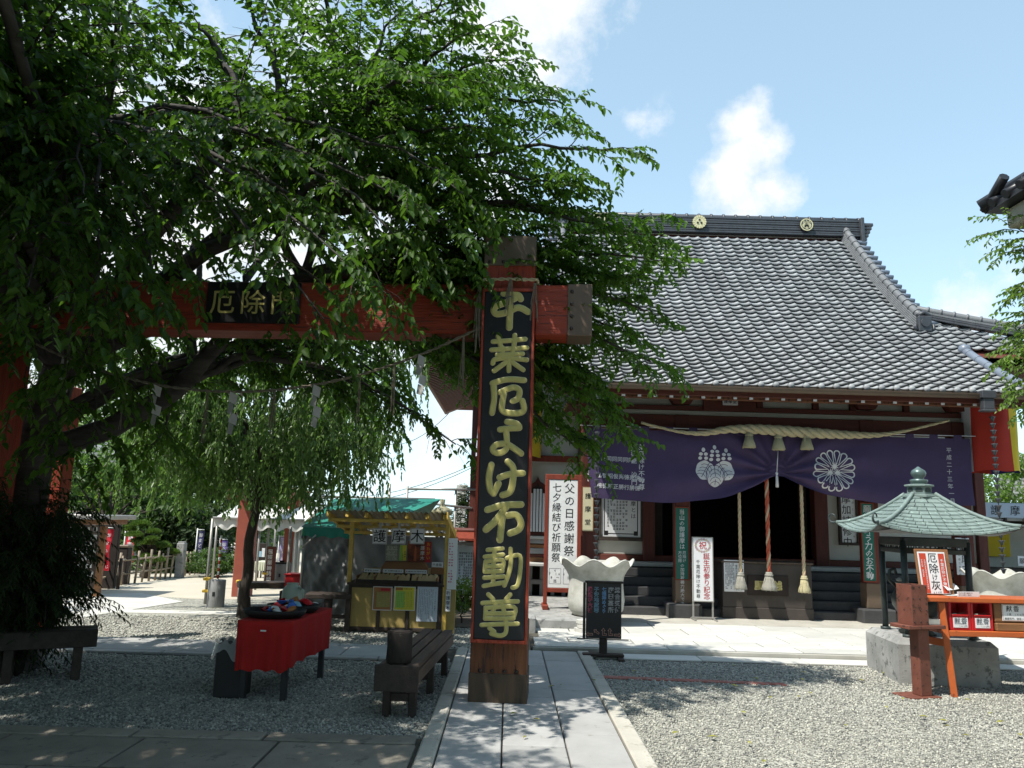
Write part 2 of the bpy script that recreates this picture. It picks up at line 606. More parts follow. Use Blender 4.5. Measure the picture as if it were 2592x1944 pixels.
K['bark2'] = mat('ribbed_bark', (.05, .04, .032), .9, .4, 5, bump=.8, bscale=8, stretch=(5, 5, .8))
K['twig'] = mat('dark_twig', (.04, .032, .026), .85, .3, 10)
K['leaf_near'] = leaf_mat('cherry_leaf', (.012, .038, .006), (.070, .140, .018), (.15, .32, .025), .48, .34, .25)
K['leaf_weep'] = leaf_mat('weeping_leaf', (.040, .085, .022), (.10, .17, .045), (.20, .36, .07), .36, .42)
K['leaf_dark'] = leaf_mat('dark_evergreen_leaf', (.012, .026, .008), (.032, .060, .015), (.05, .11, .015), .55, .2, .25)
K['leaf_mid'] = leaf_mat('garden_leaf', (.035, .075, .016), (.08, .14, .03), (.15, .30, .04), .5, .35)
K['leaf_bright'] = leaf_mat('bright_leaf', (.06, .12, .018), (.13, .21, .03), (.24, .42, .05), .45, .42)
K['needle'] = leaf_mat('pine_needle', (.045, .085, .015), (.12, .19, .03), (.16, .30, .04), .55, .3)
K['gravel'] = None
# ------------------------------------------------------------------ text and marks
_GLY = {}


def glyph(ch, off=0.0, res=2):
    if 0 < off < .03:
        off = min(off, .007)                       # thicker outlines of dense characters would cross themselves
    key = (ch, off, res)
    if key not in _GLY:
        c = bpy.data.curves.new('glyph', 'FONT')
        c.body = ch
        c.size = 1.0
        c.resolution_u = res
        c.offset = off
        o = bpy.data.objects.new('glyph', c)
        me = bpy.data.meshes.new_from_object(o)
        vs = [(v.co.x, v.co.y) for v in me.vertices]
        fs = [tuple(p.vertices) for p in me.polygons]
        if vs and ord(ch) < 0x2000:                     # narrow characters: centre on their own box
            xs = [v[0] for v in vs]
            cx = (min(xs) + max(xs)) / 2
            cy = .36
        else:
            cx, cy = .5, .37
        _GLY[key] = ([(x - cx, y - cy) for x, y in vs], fs)
        bpy.data.objects.remove(o)
        bpy.data.curves.remove(c)
        bpy.data.meshes.remove(me)
    return _GLY[key]


def put_char(mb, ch, x, z, size, y=-0.001, off=0.0, res=2, wx=1.0):
    vs, fs = glyph(ch, off, res)
    mb.add([(x + a * size * wx, y, z + b * size) for a, b in vs], fs)


def column(mb, text, x, z_top, size, pitch=None, y=-0.001, off=0.0, res=2, wx=1.0):
    """a vertical column of characters, top to bottom; front faces -y"""
    pitch = pitch or size * 1.02
    z = z_top - size / 2
    for ch in text:
        if ch not in '  ':
            put_char(mb, ch, x, z, size, y, off, res, wx)
        z -= pitch


def row(mb, text, x_left, z, size, pitch=None, y=-0.001, off=0.0, res=2):
    pitch = pitch or size * 1.02
    x = x_left + size / 2
    for ch in text:
        if ch not in '  ':
            put_char(mb, ch, x, z, size, y, off, res)
        x += pitch


def fine_print(mb, x0, x1, z0, z1, ncol, size, y=-0.001, fill=.85, seed=0, vertical=True):
    """columns (or rows) of print too small to read in the photograph: short ink strokes"""
    r = random.Random(seed)
    if vertical:
        for i in range(ncol):
            x = x1 - (i + .5) * (x1 - x0) / ncol
            end = z1 - (z1 - z0) * (1 if r.random() < .6 else r.uniform(.4, 1)) * 1.0
            z = z1
            while z - size > end:
                if r.random() < fill:
                    for q in range(2):
                        w = size * r.uniform(.5, .95)
                        zz = z - size * (.2 + .45 * q)
                        mb.add([(x - w / 2, y, zz - size * .09), (x + w / 2, y, zz - size * .09), (x + w / 2, y, zz + size * .09), (x - w / 2, y, zz + size * .09)], [(0, 1, 2, 3)])
                    dx = size * r.uniform(-.25, .25)
                    mb.add([(x + dx - size * .08, y, z - size * .9), (x + dx + size * .08, y, z - size * .9), (x + dx + size * .08, y, z - size * .1), (x + dx - size * .08, y, z - size * .1)], [(0, 1, 2, 3)])
                z -= size * 1.12
    else:
        for i in range(ncol):
            z = z1 - (i + .5) * (z1 - z0) / ncol
            x = x0
            while x + size < x1:
                if r.random() < fill:
                    w = size * r.uniform(.4, .9)
                    h = size * r.uniform(.35, .7)
                    mb.add([(x, y, z - h / 2), (x + w, y, z - h / 2), (x + w, y, z + h / 2), (x, y, z + h / 2)], [(0, 1, 2, 3)])
                x += size * 1.05


def quad(mb, x0, x1, z0, z1, y=-0.001):
    mb.add([(x0, y, z0), (x1, y, z0), (x1, y, z1), (x0, y, z1)], [(0, 1, 2, 3)])


def frame_lines(mb, x0, x1, z0, z1, t, y=-0.001):
    quad(mb, x0, x1, z1 - t, z1, y)
    quad(mb, x0, x1, z0, z0 + t, y)
    quad(mb, x0, x0 + t, z0 + t, z1 - t, y)
    quad(mb, x1 - t, x1, z0 + t, z1 - t, y)


# ------------------------------------------------------------------ ground
def gravel_material():
    m = bpy.data.materials.new('gravel')
    m.use_nodes = True
    n, l = m.node_tree.nodes, m.node_tree.links
    b = n['Principled BSDF']
    t = n.new('ShaderNodeTexCoord')
    v = n.new('ShaderNodeTexVoronoi')
    v.inputs['Scale'].default_value = 42
    v.inputs['Randomness'].default_value = 1
    l.new(t.outputs['Object'], v.inputs['Vector'])
    sp = n.new('ShaderNodeSeparateColor')
    l.new(v.outputs['Color'], sp.inputs[0])
    cr = n.new('ShaderNodeValToRGB')
    cr.color_ramp.elements[0].color = (.21, .21, .18, 1)
    cr.color_ramp.elements[1].color = (.57, .565, .48, 1)
    l.new(sp.outputs[0], cr.inputs['Fac'])
    no = n.new('ShaderNodeTexNoise')
    no.inputs['Scale'].default_value = 1.3
    no.inputs['Detail'].default_value = 6
    l.new(t.outputs['Object'], no.inputs['Vector'])
    mx = n.new('ShaderNodeMixRGB')
    mx.blend_type = 'MULTIPLY'
    mr = n.new('ShaderNodeMapRange')
    mr.inputs['From Min'].default_value = .35
    mr.inputs['From Max'].default_value = .65
    mr.inputs['To Min'].default_value = .72
    mr.inputs['To Max'].default_value = 1.0
    l.new(no.outputs['Fac'], mr.inputs['Value'])
    mx.inputs[0].default_value = 1
    l.new(cr.outputs[0], mx.inputs[1])
    l.new(mr.outputs[0], mx.inputs[2])
    l.new(mx.outputs[0], b.inputs['Base Color'])
    b.inputs['Roughness'].default_value = .85
    bp = n.new('ShaderNodeBump')
    bp.inputs['Strength'].default_value = .9
    bp.inputs['Distance'].default_value = .02
    bp.invert = True
    l.new(v.outputs['Distance'], bp.inputs['Height'])
    l.new(bp.outputs[0], b.inputs['Normal'])
    return m


K['gravel'] = gravel_material()
K['pebble'] = leaf_mat('pebble_stone', (.14, .142, .135), (.56, .555, .47), (.1, .1, .1), .75, 0.0, .3)
K['slab'] = mat('granite_slab', (.40, .40, .385), .75, .12, 2.5, rnd=.10, bump=.12, bscale=90, wear=(.30, .295, .27), wear_amt=.2)
K['kerb'] = mat('granite_kerb', (.46, .44, .38), .8, .14, 3, rnd=.10, bump=.15, bscale=80, wear=(.33, .31, .26), wear_amt=.3)
K['pave'] = mat('pale_paving', (.55, .545, .50), .75, .10, 2.5, rnd=.10, bump=.06, bscale=80)
K['riser'] = mat('paving_riser', (.42, .41, .36), .85, .15, 3)
K['brownslab'] = mat('brown_concrete_slab', (.26, .235, .19), .85, .22, 3, rnd=.12, bump=.2, bscale=70, wear=(.17, .155, .13), wear_amt=.35)
K['joint'] = mat('joint_soil', (.075, .07, .055), .95, .35, 8)
K['plaza'] = mat('beige_plaza', (.50, .46, .37), .85, .1, .9, bump=.1, bscale=60)
K['earth'] = mat('brown_earth', (.12, .10, .075), .9, .3, 3)  # dark brown soil of the planting bed

g = MB()
g.add([(-220, -60, 0), (220, -60, 0), (220, 420, 0), (-220, 420, 0)], [(0, 1, 2, 3)])
g.build('ground', K['gravel'], kind='structure', fix=True)
# the ground rolls up into low wooded land far away: see hill below

slab_cache = {}


def slab_at(name, parent, x0, x1, y0, y1, z0, z1, m, c=.008, jit=.0):
    key = (round(x1 - x0, 3), round(y1 - y0, 3), round(z1 - z0, 3), m.name)
    if key not in slab_cache:
        b = MB().box(-(x1 - x0) / 2, (x1 - x0) / 2, -(y1 - y0) / 2, (y1 - y0) / 2, 0, z1 - z0, c)
        slab_cache[key] = b.mesh(name)
        slab_cache[key].materials.append(m)
    o = link_mesh(name, slab_cache[key], None, parent)
    o.location = ((x0 + x1) / 2, (y0 + y1) / 2, z0 + random.uniform(-jit, jit))
    o.rotation_euler = (random.uniform(-jit, jit) * .4, random.uniform(-jit, jit) * .4, 0)
    return o


def flat(name, poly, z, m, th=.02):
    b = MB().prism(poly, z - th, z, 'z')
    me = b.mesh(name)
    bm = bmesh.new()
    bm.from_mesh(me)
    bmesh.ops.recalc_face_normals(bm, faces=bm.faces)
    bm.to_mesh(me)
    bm.free()
    o = link_mesh(name, me, m)
    o['kind'] = 'structure'
    return o


# main path of long granite slabs between two kerbs
path = flat('stone_path', [(-.56, 2.2), (1.02, 2.2), (1.02, 9.92), (-.56, 9.92)], .006, K['joint'])
for (x0, x1, off) in ((-.435, .0, .35), (.0, .45, .9), (.45, .87, .55)):
    y = 2.2 - off
    while y < 9.9:
        L = 1.52
        a, b = max(y, 2.2), min(y + L, 9.9)
        if b - a > .1:
            slab_at('path_slab', path, x0 + .006, x1 - .006, a + .005, b - .005, .0, .035, K['slab'], .006, .002)
        y += L
for (x0, x1) in ((-.56, -.44), (.875, 1.01)):
    y = 2.25
    i = 0
    while y < 9.85:
        L = (1.02, .94, 1.1, .98)[i % 4]
        slab_at('kerb_stone', path, x0, x1, y + .004, min(y + L, 9.9) - .004, .0, .05, K['kerb'], .012, .002)
        y += L
        i += 1
# path crossing in the foreground, brown concrete slabs with a border
cross = flat('foreground_path', [(-9.5, 2.2), (-.58, 2.2), (-.58, 6.06), (-9.5, 6.06)], .005, K['joint'])
x = -.60
i = 0
while x > -9.4:
    w = (1.08, .92, 1.15)[i % 3]
    slab_at('border_slab', cross, x - w + .012, x - .012, 5.86, 6.05, 0, .028, K['brownslab'], .008, .002)
    x -= w
    i += 1
for j, (y0, y1) in enumerate(((5.20, 5.85), (4.54, 5.19), (3.88, 4.53), (3.2, 3.87))):
    x = -.62 - (j % 2) * .42
    slab_at('path_slab', cross, x + .012 if j % 2 else -.7, -.6, y0, y1 - .012, 0, .022, K['brownslab'], .008, .002)
    while x > -9.4:
        slab_at('path_slab', cross, x - .93 + .01, x - .01, y0, y1 - .012, 0, .022, K['brownslab'], .008, .002)
        x -= .93
# second cross path behind the benches
cross2 = flat('rear_path', [(-7.5, 9.1), (-.58, 9.1), (-.58, 10.05), (-7.5, 10.05)], .005, K['joint'])
for j, (y0, y1) in enumerate(((9.11, 9.24), (9.25, 9.90), (9.91, 10.04))):
    x = -.6 - j * .3
    while x > -7.4:
        L = .95 if j == 1 else .8
        slab_at('path_slab' if j == 1 else 'border_slab', cross2, x - L + .008, x - .008, y0 + .004, y1 - .004, 0, .03, K['slab'], .008, .002)
        x -= L
# diagonal pale walk and a plaza, far left
diag = flat('pale_walk', [(-8.4, 11.5), (-6.2, 11.6), (-5.6, 14.2), (-6.9, 15.4), (-8.8, 14.2)], .008, K['pave'])
plaza = flat('plaza', [(-30, 15.2), (-6.6, 15.0), (-5.6, 14.7), (-2.9, 15.2), (-2.9, 40), (-30, 60)], .004, K['plaza'])
walk2 = flat('narrow_walk', [(-7.4, 12.35), (-3.2, 12.75), (-3.2, 13.1), (-7.4, 12.75)], .012, K['pave'])

# terrace of pale slabs in front of the hall
terr = flat('terrace', [(.32, 9.98), (13.5, 9.98), (13.5, 15.2), (.32, 15.2)], .052, K['joint'], .08)
rows = [(9.99, 10.34), (10.35, 10.70), (10.71, 11.27), (11.28, 11.86), (11.87, 12.47)]
for j, (y0, y1) in enumerate(rows):
    L = .82
    x = .36 - (j * .37) % L
    while x < 11.5:
        a, b = max(x, .36), min(x + L, 11.6)
        if b - a > .08:
            slab_at('paving_slab', terr, a + .009, b - .009, y0 + .007, y1 - .007, .03, .080, K['pave'], .004, .001)
        x += L
slab_at('concrete_strip', terr, 1.3, 11.6, 12.49, 15.1, .03, .082, K['kerb'], .004)
slab_at('riser', terr, .34, 11.6, 9.945, 9.984, -.01, .07, K['riser'], .006)
edge = flat('terrace_edge', [(1.05, 9.60), (11.6, 9.62), (11.6, 9.94), (1.05, 9.94)], .006, K['joint'])
x = 1.06
while x < 11:
    slab_at('edge_slab', edge, x + .005, x + 1.25 - .005, 9.61, 9.935, 0, .022, K['pave'], .005, .001)
    x += 1.25
# reddish strip lying in the gravel
flat('edging_strip', [(.98, 8.47), (2.86, 8.36), (2.86, 8.46), (.98, 8.60)], .012, mat('faded_red_strip', (.36, .13, .10), .8, .25, 6, wear=(.36, .33, .3), wear_amt=.5), .02)
# raised concrete platform left of the terrace
plat = MB().box(.30, 1.30, 11.55, 15.05, 0, .20, .015)
plat.box(.30, .42, 11.2, 11.55, 0, .26, .015)
plat.build('concrete_platform', K['concrete'], kind='structure')
flat('planting_bed', [(-1.6, 11.9), (.25, 11.9), (.25, 14.9), (-1.6, 14.9)], .02, K['earth'])
# rough stones stepping up to the platform
st = thing('stepping_stone', 'flat pale stones stacked beside the left wavy stone pot', 'stone', (1.15, 11.3, .08))
for i in range(3):
    b = MB()
    n = 9
    rr = [.16 + random.uniform(-.02, .02) for k in range(n)]
    poly = [(rr[k] * 1.25 * math.cos(2 * math.pi * k / n) + .02 * i, rr[k] * math.sin(2 * math.pi * k / n)) for k in range(n)]
    b.prism(poly, i * .055, i * .055 + .048, 'z')
    b.build('stone', K['pave'], st, fix=True)

# loose pebbles: real stones where the camera is close enough to see them
def pebbles(name, regions, seed):
    r = np.random.default_rng(seed)
    base = np.array([(1, 0, 0), (0, 1, 0), (-1, 0, 0), (0, -1, 0), (0, 0, 1), (0, 0, -.5), ], float)
    fc = np.array([(0, 1, 4), (1, 2, 4), (2, 3, 4), (3, 0, 4), (1, 0, 5), (2, 1, 5), (3, 2, 5), (0, 3, 5)])
    V, F, T = [], [], []
    n0 = 0
    for (poly, cnt, smin, smax) in regions:
        (xa, ya), (xb, yb) = poly
        P = np.stack([r.uniform(xa, xb, cnt), r.uniform(ya, yb, cnt)], 1)
        ok = ~((P[:, 0] > -.58) & (P[:, 0] < 1.03) & (P[:, 1] < 9.95))
        P = P[ok]
        m = len(P)
        s = r.uniform(smin, smax, m)[:, None, None] * r.uniform(.65, 1.2, (m, 1, 3)) * np.array([1, 1, .72])
        jit = 1 + r.uniform(-.25, .25, (m, 6, 3))
        ang = r.uniform(0, 6.28, m)
        c, sn = np.cos(ang), np.sin(ang)
        q = base[None] * jit * s
        x = q[..., 0] * c[:, None] - q[..., 1] * sn[:, None]
        y = q[..., 0] * sn[:, None] + q[..., 1] * c[:, None]
        z = q[..., 2] + s[..., 2] * .15
        tilt = r.uniform(-.5, .5, (m, 1))
        z = z + tilt * x
        w = np.stack([x + P[:, None, 0], y + P[:, None, 1], z], -1)
        V.append(w.reshape(-1, 3))
        F.append((fc[None] + (np.arange(m) * 6)[:, None, None] + n0).reshape(-1, 3))
        T.append(np.repeat(np.clip(r.normal(.45, .28, m), 0, 1), 6))
        n0 += m * 6
    V, F, T = np.concatenate(V), np.concatenate(F), np.concatenate(T)
    me = bpy.data.meshes.new(name)
    me.vertices.add(len(V))
    me.vertices.foreach_set('co', V.ravel())
    me.loops.add(F.size)
    me.loops.foreach_set('vertex_index', F.ravel().astype(np.int32))
    me.polygons.add(len(F))
    me.polygons.foreach_set('loop_start', np.arange(0, F.size, 3, dtype=np.int32))
    me.polygons.foreach_set('loop_total', np.full(len(F), 3, dtype=np.int32))
    me.update(calc_edges=True)
    a = me.attributes.new('tint', 'FLOAT', 'POINT')
    a.data.foreach_set('value', T.astype(np.float32))
    o = link_mesh(name, me, K['pebble'])
    o['kind'] = 'stuff'
    o['label'] = 'grey and pale loose gravel covering the temple yard'
    return o


pebbles('gravel', [((( 1.03, 4.6), (4.6, 6.6)), 14000, .007, .016), (((1.03, 6.6), (6.5, 9.58)), 28000, .008, .018),
                   (((-5.2, 6.07), (-.58, 7.8)), 22000, .008, .020), (((-7, 7.8), (-.58, 9.08)), 10000, .010, .022), (((-7, 10.06), (-.2, 12.3)), 10000, .010, .024)], 3)
# a few fallen leaves
fl = MB()
for i in range(46):
    x, y = random.uniform(-.4, 5.2), random.uniform(5.2, 9.4)
    a = random.uniform(0, 6.28)
    L = random.uniform(.025, .05)
    z = .05 if x < 1.02 else .03
    c, s = math.cos(a) * L, math.sin(a) * L
    fl.add([(x - c, y - s, z), (x + s * .45, y - c * .45, z + .012), (x + c, y + s, z + .004), (x - s * .45, y + c * .45, z + .01)], [(0, 1, 2), (0, 2, 3)])
o = fl.build('fallen_leaves', mat('fallen_yellow_leaf', (.42, .36, .05), .6, .35, 30, col2=(.30, .34, .06)), kind='stuff')
o['label'] = 'small yellow leaves scattered over path and gravel'
# ------------------------------------------------------------------ the hall
XC = 4.55                                       # axis of the hall
YR, ZR = 18.4, 8.57                             # ridge line of the roof surface
YE = 12.3                                       # porch eave
YM = 14.1                                       # main eave
YP, YW = 13.4, 15.1                             # plane of the porch posts, of the front wall
ZT = .08                                        # terrace level


def roof_z(Y):
    s = (YR - Y) / 6.1
    return ZR - 4.83 * (.6 * s + .4 * (1 - (1 - s) ** 2))


hall = thing('temple_hall', 'temple hall with sweeping grey tiled roof, dark red timber and white plaster walls', 'temple', (XC, YP, 0))

# roof deck (solid, under the tiles)
HK, HV, HE = 3.68, 3.78, 6.47                   # half widths: porch, gable verge, main eave


def half_width(Y):
    if Y < YM:
        return HK
    if Y < 15.5:
        return 3.5 + (15.5 - Y) / 1.4 * (HE - 3.5)
    return HV


def deck(parent):
    Ys = [YE + i * (YM - YE) / 8 for i in range(9)]
    b = MB()

    def strip(Ys, hw, dz0, dz1):
        vs = []
        for Y in Ys:
            w = hw(Y)
            z = roof_z(Y)
            vs += [(XC - w, Y, z - dz0), (XC + w, Y, z - dz0), (XC + w, Y, z - dz1), (XC - w, Y, z - dz1)]
        fs = []
        for i in range(len(Ys) - 1):
            for k in range(4):
                a, c = i * 4 + k, i * 4 + (k + 1) % 4
                fs.append((a, c, c + 4, a + 4))
        fs += [(3, 2, 1, 0), tuple((len(Ys) - 1) * 4 + k for k in range(4))]
        b.add(vs, fs)
    strip([YE + .05 + i * (YM - .05 - YE) / 8 for i in range(9)], lambda Y: HK - .04, .05, .17)
    strip([YM + i * 1.4 / 6 for i in range(7)], lambda Y: half_width(max(Y, YM)) - .05, .05, .19)
    strip([15.5 + i * 2.9 / 12 for i in range(13)], lambda Y: HV - .1, .05, .2)
    # back slope and side slopes
    zb = 4.85
    hw = HV - .1
    b.add([(XC - hw, YR, ZR - .06), (XC + hw, YR, ZR - .06), (XC + HE, 23.2, zb), (XC - HE, 23.2, zb),
           (XC - hw, YR, ZR - .22), (XC + hw, YR, ZR - .22), (XC + HE, 23.2, zb - .15), (XC - HE, 23.2, zb - .15)],
          [(0, 1, 2, 3), (7, 6, 5, 4), (0, 3, 7, 4), (1, 5, 6, 2), (3, 2, 6, 7)])
    for s in (-1, 1):
        e, t = XC + s * (HE - .02), XC + s * 3.45
        zt, ze = roof_z(15.5) - .05, roof_z(YM) - .05
        f = [(0, 1, 2, 3), (7, 6, 5, 4), (0, 3, 7, 4), (1, 5, 6, 2), (3, 2, 6, 7), (0, 4, 5, 1)]
        b.add([(t, 15.5, zt), (t, 21.5, zt), (e, 23.2, ze), (e, YM, ze), (t, 15.5, zt - .15), (t, 21.5, zt - .15), (e, 23.2, ze - .14), (e, YM, ze - .14)], f)
        # gable wall
        b.add([(t + s * .1, 15.5, zt - .1), (t + s * .1, 21.3, zt - .1), (t + s * .1, YR, ZR - .1)], [(0, 1, 2)])
    return b.build('roof_deck', K['darkred_h'], parent, W=True, fix=True)


deck(hall)

# pan tiles
TW, TL = .238, .190


def tile_mesh(n=8):
    b = MB()
    prof = []
    for i in range(n + 1):
        u = i / n
        x = (u - .5) * TW * 1.04
        if u < .72:
            z = -.017 * math.sin(math.pi * u / .72) ** .8
        else:
            z = .019 * math.sin(math.pi * (u - .72) / .28)
        prof.append((x, z))
    L = TL * 1.18
    vs = [(x, 0, z + .044) for x, z in prof] + [(x, L, z) for x, z in prof] + [(x, .034, z + .004) for x, z in prof]
    m = n + 1
    fs = [(i, i + 1, m + i + 1, m + i) for i in range(n)]
    fr = [(2 * m + i, 2 * m + i + 1, i + 1, i) for i in range(n)]
    b.add(vs, fs + fr)
    b.s = [True] * n + [False] * n
    return b.mesh('roof_tile')


tm = tile_mesh()
tm.materials.append(K['tile'])
slots = []                                       # (Y, x, z, pitch)
Y = YE - .03
while Y < YR - .25:
    z = roof_z(Y) + .012
    dy = .01
    sl = math.atan2(roof_z(Y + dy) - roof_z(Y - dy), 2 * dy)
    w = HV if Y > 15.5 else (HK if Y < YM - .05 else half_width(Y))
    k = int((w - TW * .45) / TW)
    for i in range(-k, k + 1):
        slots.append((Y, XC + i * TW, z, sl))
    Y += TL * math.cos(sl)
tv = np.array([v.co[:] for v in tm.vertices])
tf = [tuple(p.vertices) for p in tm.polygons]


def tile_matrix(s):
    return Matrix.Translation((s[1], s[0], s[2])) @ Matrix.Rotation(s[3] + random.uniform(-.012, .012), 4, 'X') @ Matrix.Rotation(random.uniform(-.012, .012), 4, 'Z')


vis = [s for s in slots if s[1] > 1.9]           # beyond that the branches cover the roof
vis.sort(key=lambda s: (s[1] ** 2 * .0 + s[0]))
near = vis[:300]
nearset = set(map(id, near))
Hi = WM[hall.name].inverted()
for s in near:
    link_mesh('roof_tile', tm, None, hall, M=Hi @ tile_matrix(s))
rest = MB()
for s in slots:
    if id(s) in nearset:
        continue
    Mx = np.array(tile_matrix(s))
    v = tv @ Mx[:3, :3].T + Mx[:3, 3]
    n0 = len(rest.v)
    rest.v.extend(map(tuple, v))
    rest.f.extend([tuple(i + n0 for i in f) for f in tf])
    rest.s.extend([True] * 8 + [False] * 8)
# per tile brightness differs through object random only on single tiles; the joined field gets its own noise
K['tile_field'] = mat('smoked_roof_tile_field', (.29, .30, .298), .50, .30, 2.0, spec=.4, wear=(.19, .195, .19), wear_amt=.35, bump=.06, bscale=40)
nt_ = K['tile_field'].node_tree
pb_ = nt_.nodes['Principled BSDF']
src = pb_.inputs['Base Color'].links[0].from_socket
ge, mr, hs = nt_.nodes.new('ShaderNodeNewGeometry'), nt_.nodes.new('ShaderNodeMapRange'), nt_.nodes.new('ShaderNodeHueSaturation')
mr.inputs['To Min'].default_value, mr.inputs['To Max'].default_value = .74, 1.2
nt_.links.new(ge.outputs['Random Per Island'], mr.inputs['Value'])
nt_.links.new(mr.outputs[0], hs.inputs['Value'])
nt_.links.new(src, hs.inputs['Color'])
nt_.links.new(hs.outputs[0], pb_.inputs['Base Color'])
rest.build('roof_tiles', K['tile_field'], hall, W=True, kind='stuff')

# round eave ends
ecap = MB().lathe([(.0, -.02), (.045, -.018), (.05, 0), (.05, .05)], n=10).mesh('eave_tile_end')
ecap.materials.append(K['tile'])
k = int((HK - TW * .45) / TW)
for i in range(-k, k + 1):
    M_ = Matrix.Translation((XC + i * TW + TW * .36, YE - .05, roof_z(YE) + .035)) @ Matrix.Rotation(-math.pi / 2, 4, 'X')
    link_mesh('eave_tile_end', ecap, None, hall, M=Hi @ M_)

# main ridge: courses of thin tiles, cap with little round tiles, end ornaments
RX0, RX1 = 1.06, 8.36
for i in range(7):
    zz = ZR - .04 + i * .062
    ins = .012 * (i % 2)
    MB().box(RX0 - .03 * i / 7, RX1 + .03 * i / 7, YR - .21 + ins + .008 * i, YR + .21 - ins - .008 * i, zz, zz + .05, .008).build('ridge_course', K['tile_dark'], hall, W=True)
rc = MB().tube([(RX0 - .05, YR, ZR + .40), ((RX0 + RX1) / 2, YR, ZR + .395), (RX1 + .08, YR, ZR + .41)], .085, 10)
x = RX0 + .1
while x < RX1:
    rc.tube([(x - .025, YR, ZR + .40), (x + .025, YR, ZR + .40)], .105, 10)
    x += .30
rc.build('ridge_cap', K['tile_dark'], hall, W=True)
for x, s in ((RX0, -1), (RX1, 1)):
    b = MB()
    for i in range(5):
        b.box(x + s * .02, x + s * (.10 + .05 * i), YR - .26 + .02 * i, YR + .26 - .02 * i, ZR - .16 + i * .10, ZR - .16 + i * .10 + .08, .012)
    b.box(x - .04, x + .04, YR - .28, YR + .28, ZR - .2, ZR + .42, .01)
    b.build('ridge_end', K['tile_dark'], hall, W=True)


def crest_paulownia(mb, s, y, part=None):
    """five-seven paulownia in the x-z plane; part 'white' (lobes and leaves) or 'veins' (lines on top), None = white"""
    def disc(cx, cz, rx, rz, n=14):
        mb.add([(s * (cx + rx * math.cos(2 * math.pi * k / n)), y, s * (cz + rz * math.sin(2 * math.pi * k / n))) for k in range(n)], [tuple(range(n))])

    def leaf_poly(cx, cz, w, h, rot, grow=0.0):
        P = []
        n = 40
        for k in range(n):
            a = 2 * math.pi * k / n
            rr = 1 + .055 * abs(math.sin(a * 3.5 + .6)) - .12 * max(0, math.sin(a)) ** 6
            u, v = (w * rr + grow) * math.cos(a), (h * rr + grow) * math.sin(a)
            P.append((s * (cx + u * math.cos(rot) - v * math.sin(rot)), y, s * (cz + u * math.sin(rot) + v * math.cos(rot))))
        return P
    L3 = ((-.235, -.10, .225, .245, -.55), (.235, -.10, .225, .245, .55), (0, -.235, .20, .27, 0))
    if part == 'veins':
        def line(p, q, t):
            d = math.hypot(q[0] - p[0], q[1] - p[1])
            nx, nz = -(q[1] - p[1]) / d * t, (q[0] - p[0]) / d * t
            mb.add([(s * (p[0] + nx), y, s * (p[1] + nz)), (s * (p[0] - nx), y, s * (p[1] - nz)), (s * (q[0] - nx), y, s * (q[1] - nz)), (s * (q[0] + nx), y, s * (q[1] + nz))], [(0, 1, 2, 3)])
        for (cx, cz, w, h, rot) in L3:
            def T(u, v):
                return (cx + u * math.cos(rot) - v * math.sin(rot), cz + u * math.sin(rot) + v * math.cos(rot))
            line(T(0, h * .9), T(0, -h * .85), .007)
            for k in range(4):
                v0 = h * (.65 - .38 * k)
                for q in (-1, 1):
                    line(T(0, v0), T(q * w * .45, v0 - h * .16), .006)
                    line(T(q * w * .45, v0 - h * .16), T(q * w * .66, v0 - h * .42), .006)
        P = leaf_poly(*L3[2], .018)
        Q = leaf_poly(*L3[2])
        n = len(P)
        mb.add(P + Q, [(i, (i + 1) % n, (i + 1) % n + n, i + n) for i in range(n)])
        return
    for (cx, top, rows_) in ((-.285, .40, 2), (0, .47, 3), (.285, .40, 2)):
        disc(cx, top, .045, .055)
        for j in range(rows_):
            zz = top - .105 - .10 * j
            for q in (-1, 1):
                disc(cx + q * (.062 + .012 * j), zz, .05, .042, 10)
    for a in L3:
        mb.add(leaf_poly(*a), [tuple(range(40))])


def crest_chrys(mb, s, y, t=.035, npet=16, star=True):
    """sixteen-petal outline flower with three small stars inside"""
    for k in range(npet):
        a = 2 * math.pi * (k + .5) / npet
        w = math.pi / npet
        outer, inner = [], []
        R0, R1 = .13, .415
        for (rr, lst) in ((0, outer), (t, inner)):
            lst.append((R0 + rr * 1.4, 0.0))
            hw = R1 * math.tan(w) * .97 - rr
            lst.append((R1, -hw))
            for q in range(1, 6):
                b = -math.pi / 2 + math.pi * q / 6
                lst.append((R1 + hw * math.cos(b), hw * math.sin(b)))
            lst.append((R1, hw))
        P = [(s * (u * math.cos(a) - v * math.sin(a)), y, s * (u * math.sin(a) + v * math.cos(a))) for u, v in outer + inner]
        m = len(outer)
        mb.add(P, [(i, (i + 1) % m, (i + 1) % m + m, i + m) for i in range(m)])
    if star:
        for (cx, cz) in ((0, .10), (-.085, -.05), (.085, -.05)):
            pts = []
            for q in range(20):
                rr = (.11, .045)[q % 2]
                b = math.pi / 2 + math.pi * q / 10
                pts.append((s * (cx + rr * math.cos(b)), y, s * (cz + rr * math.sin(b))))
            mb.add(pts + [(s * cx, y, s * cz)], [(i, (i + 1) % 20, 20) for i in range(20)])


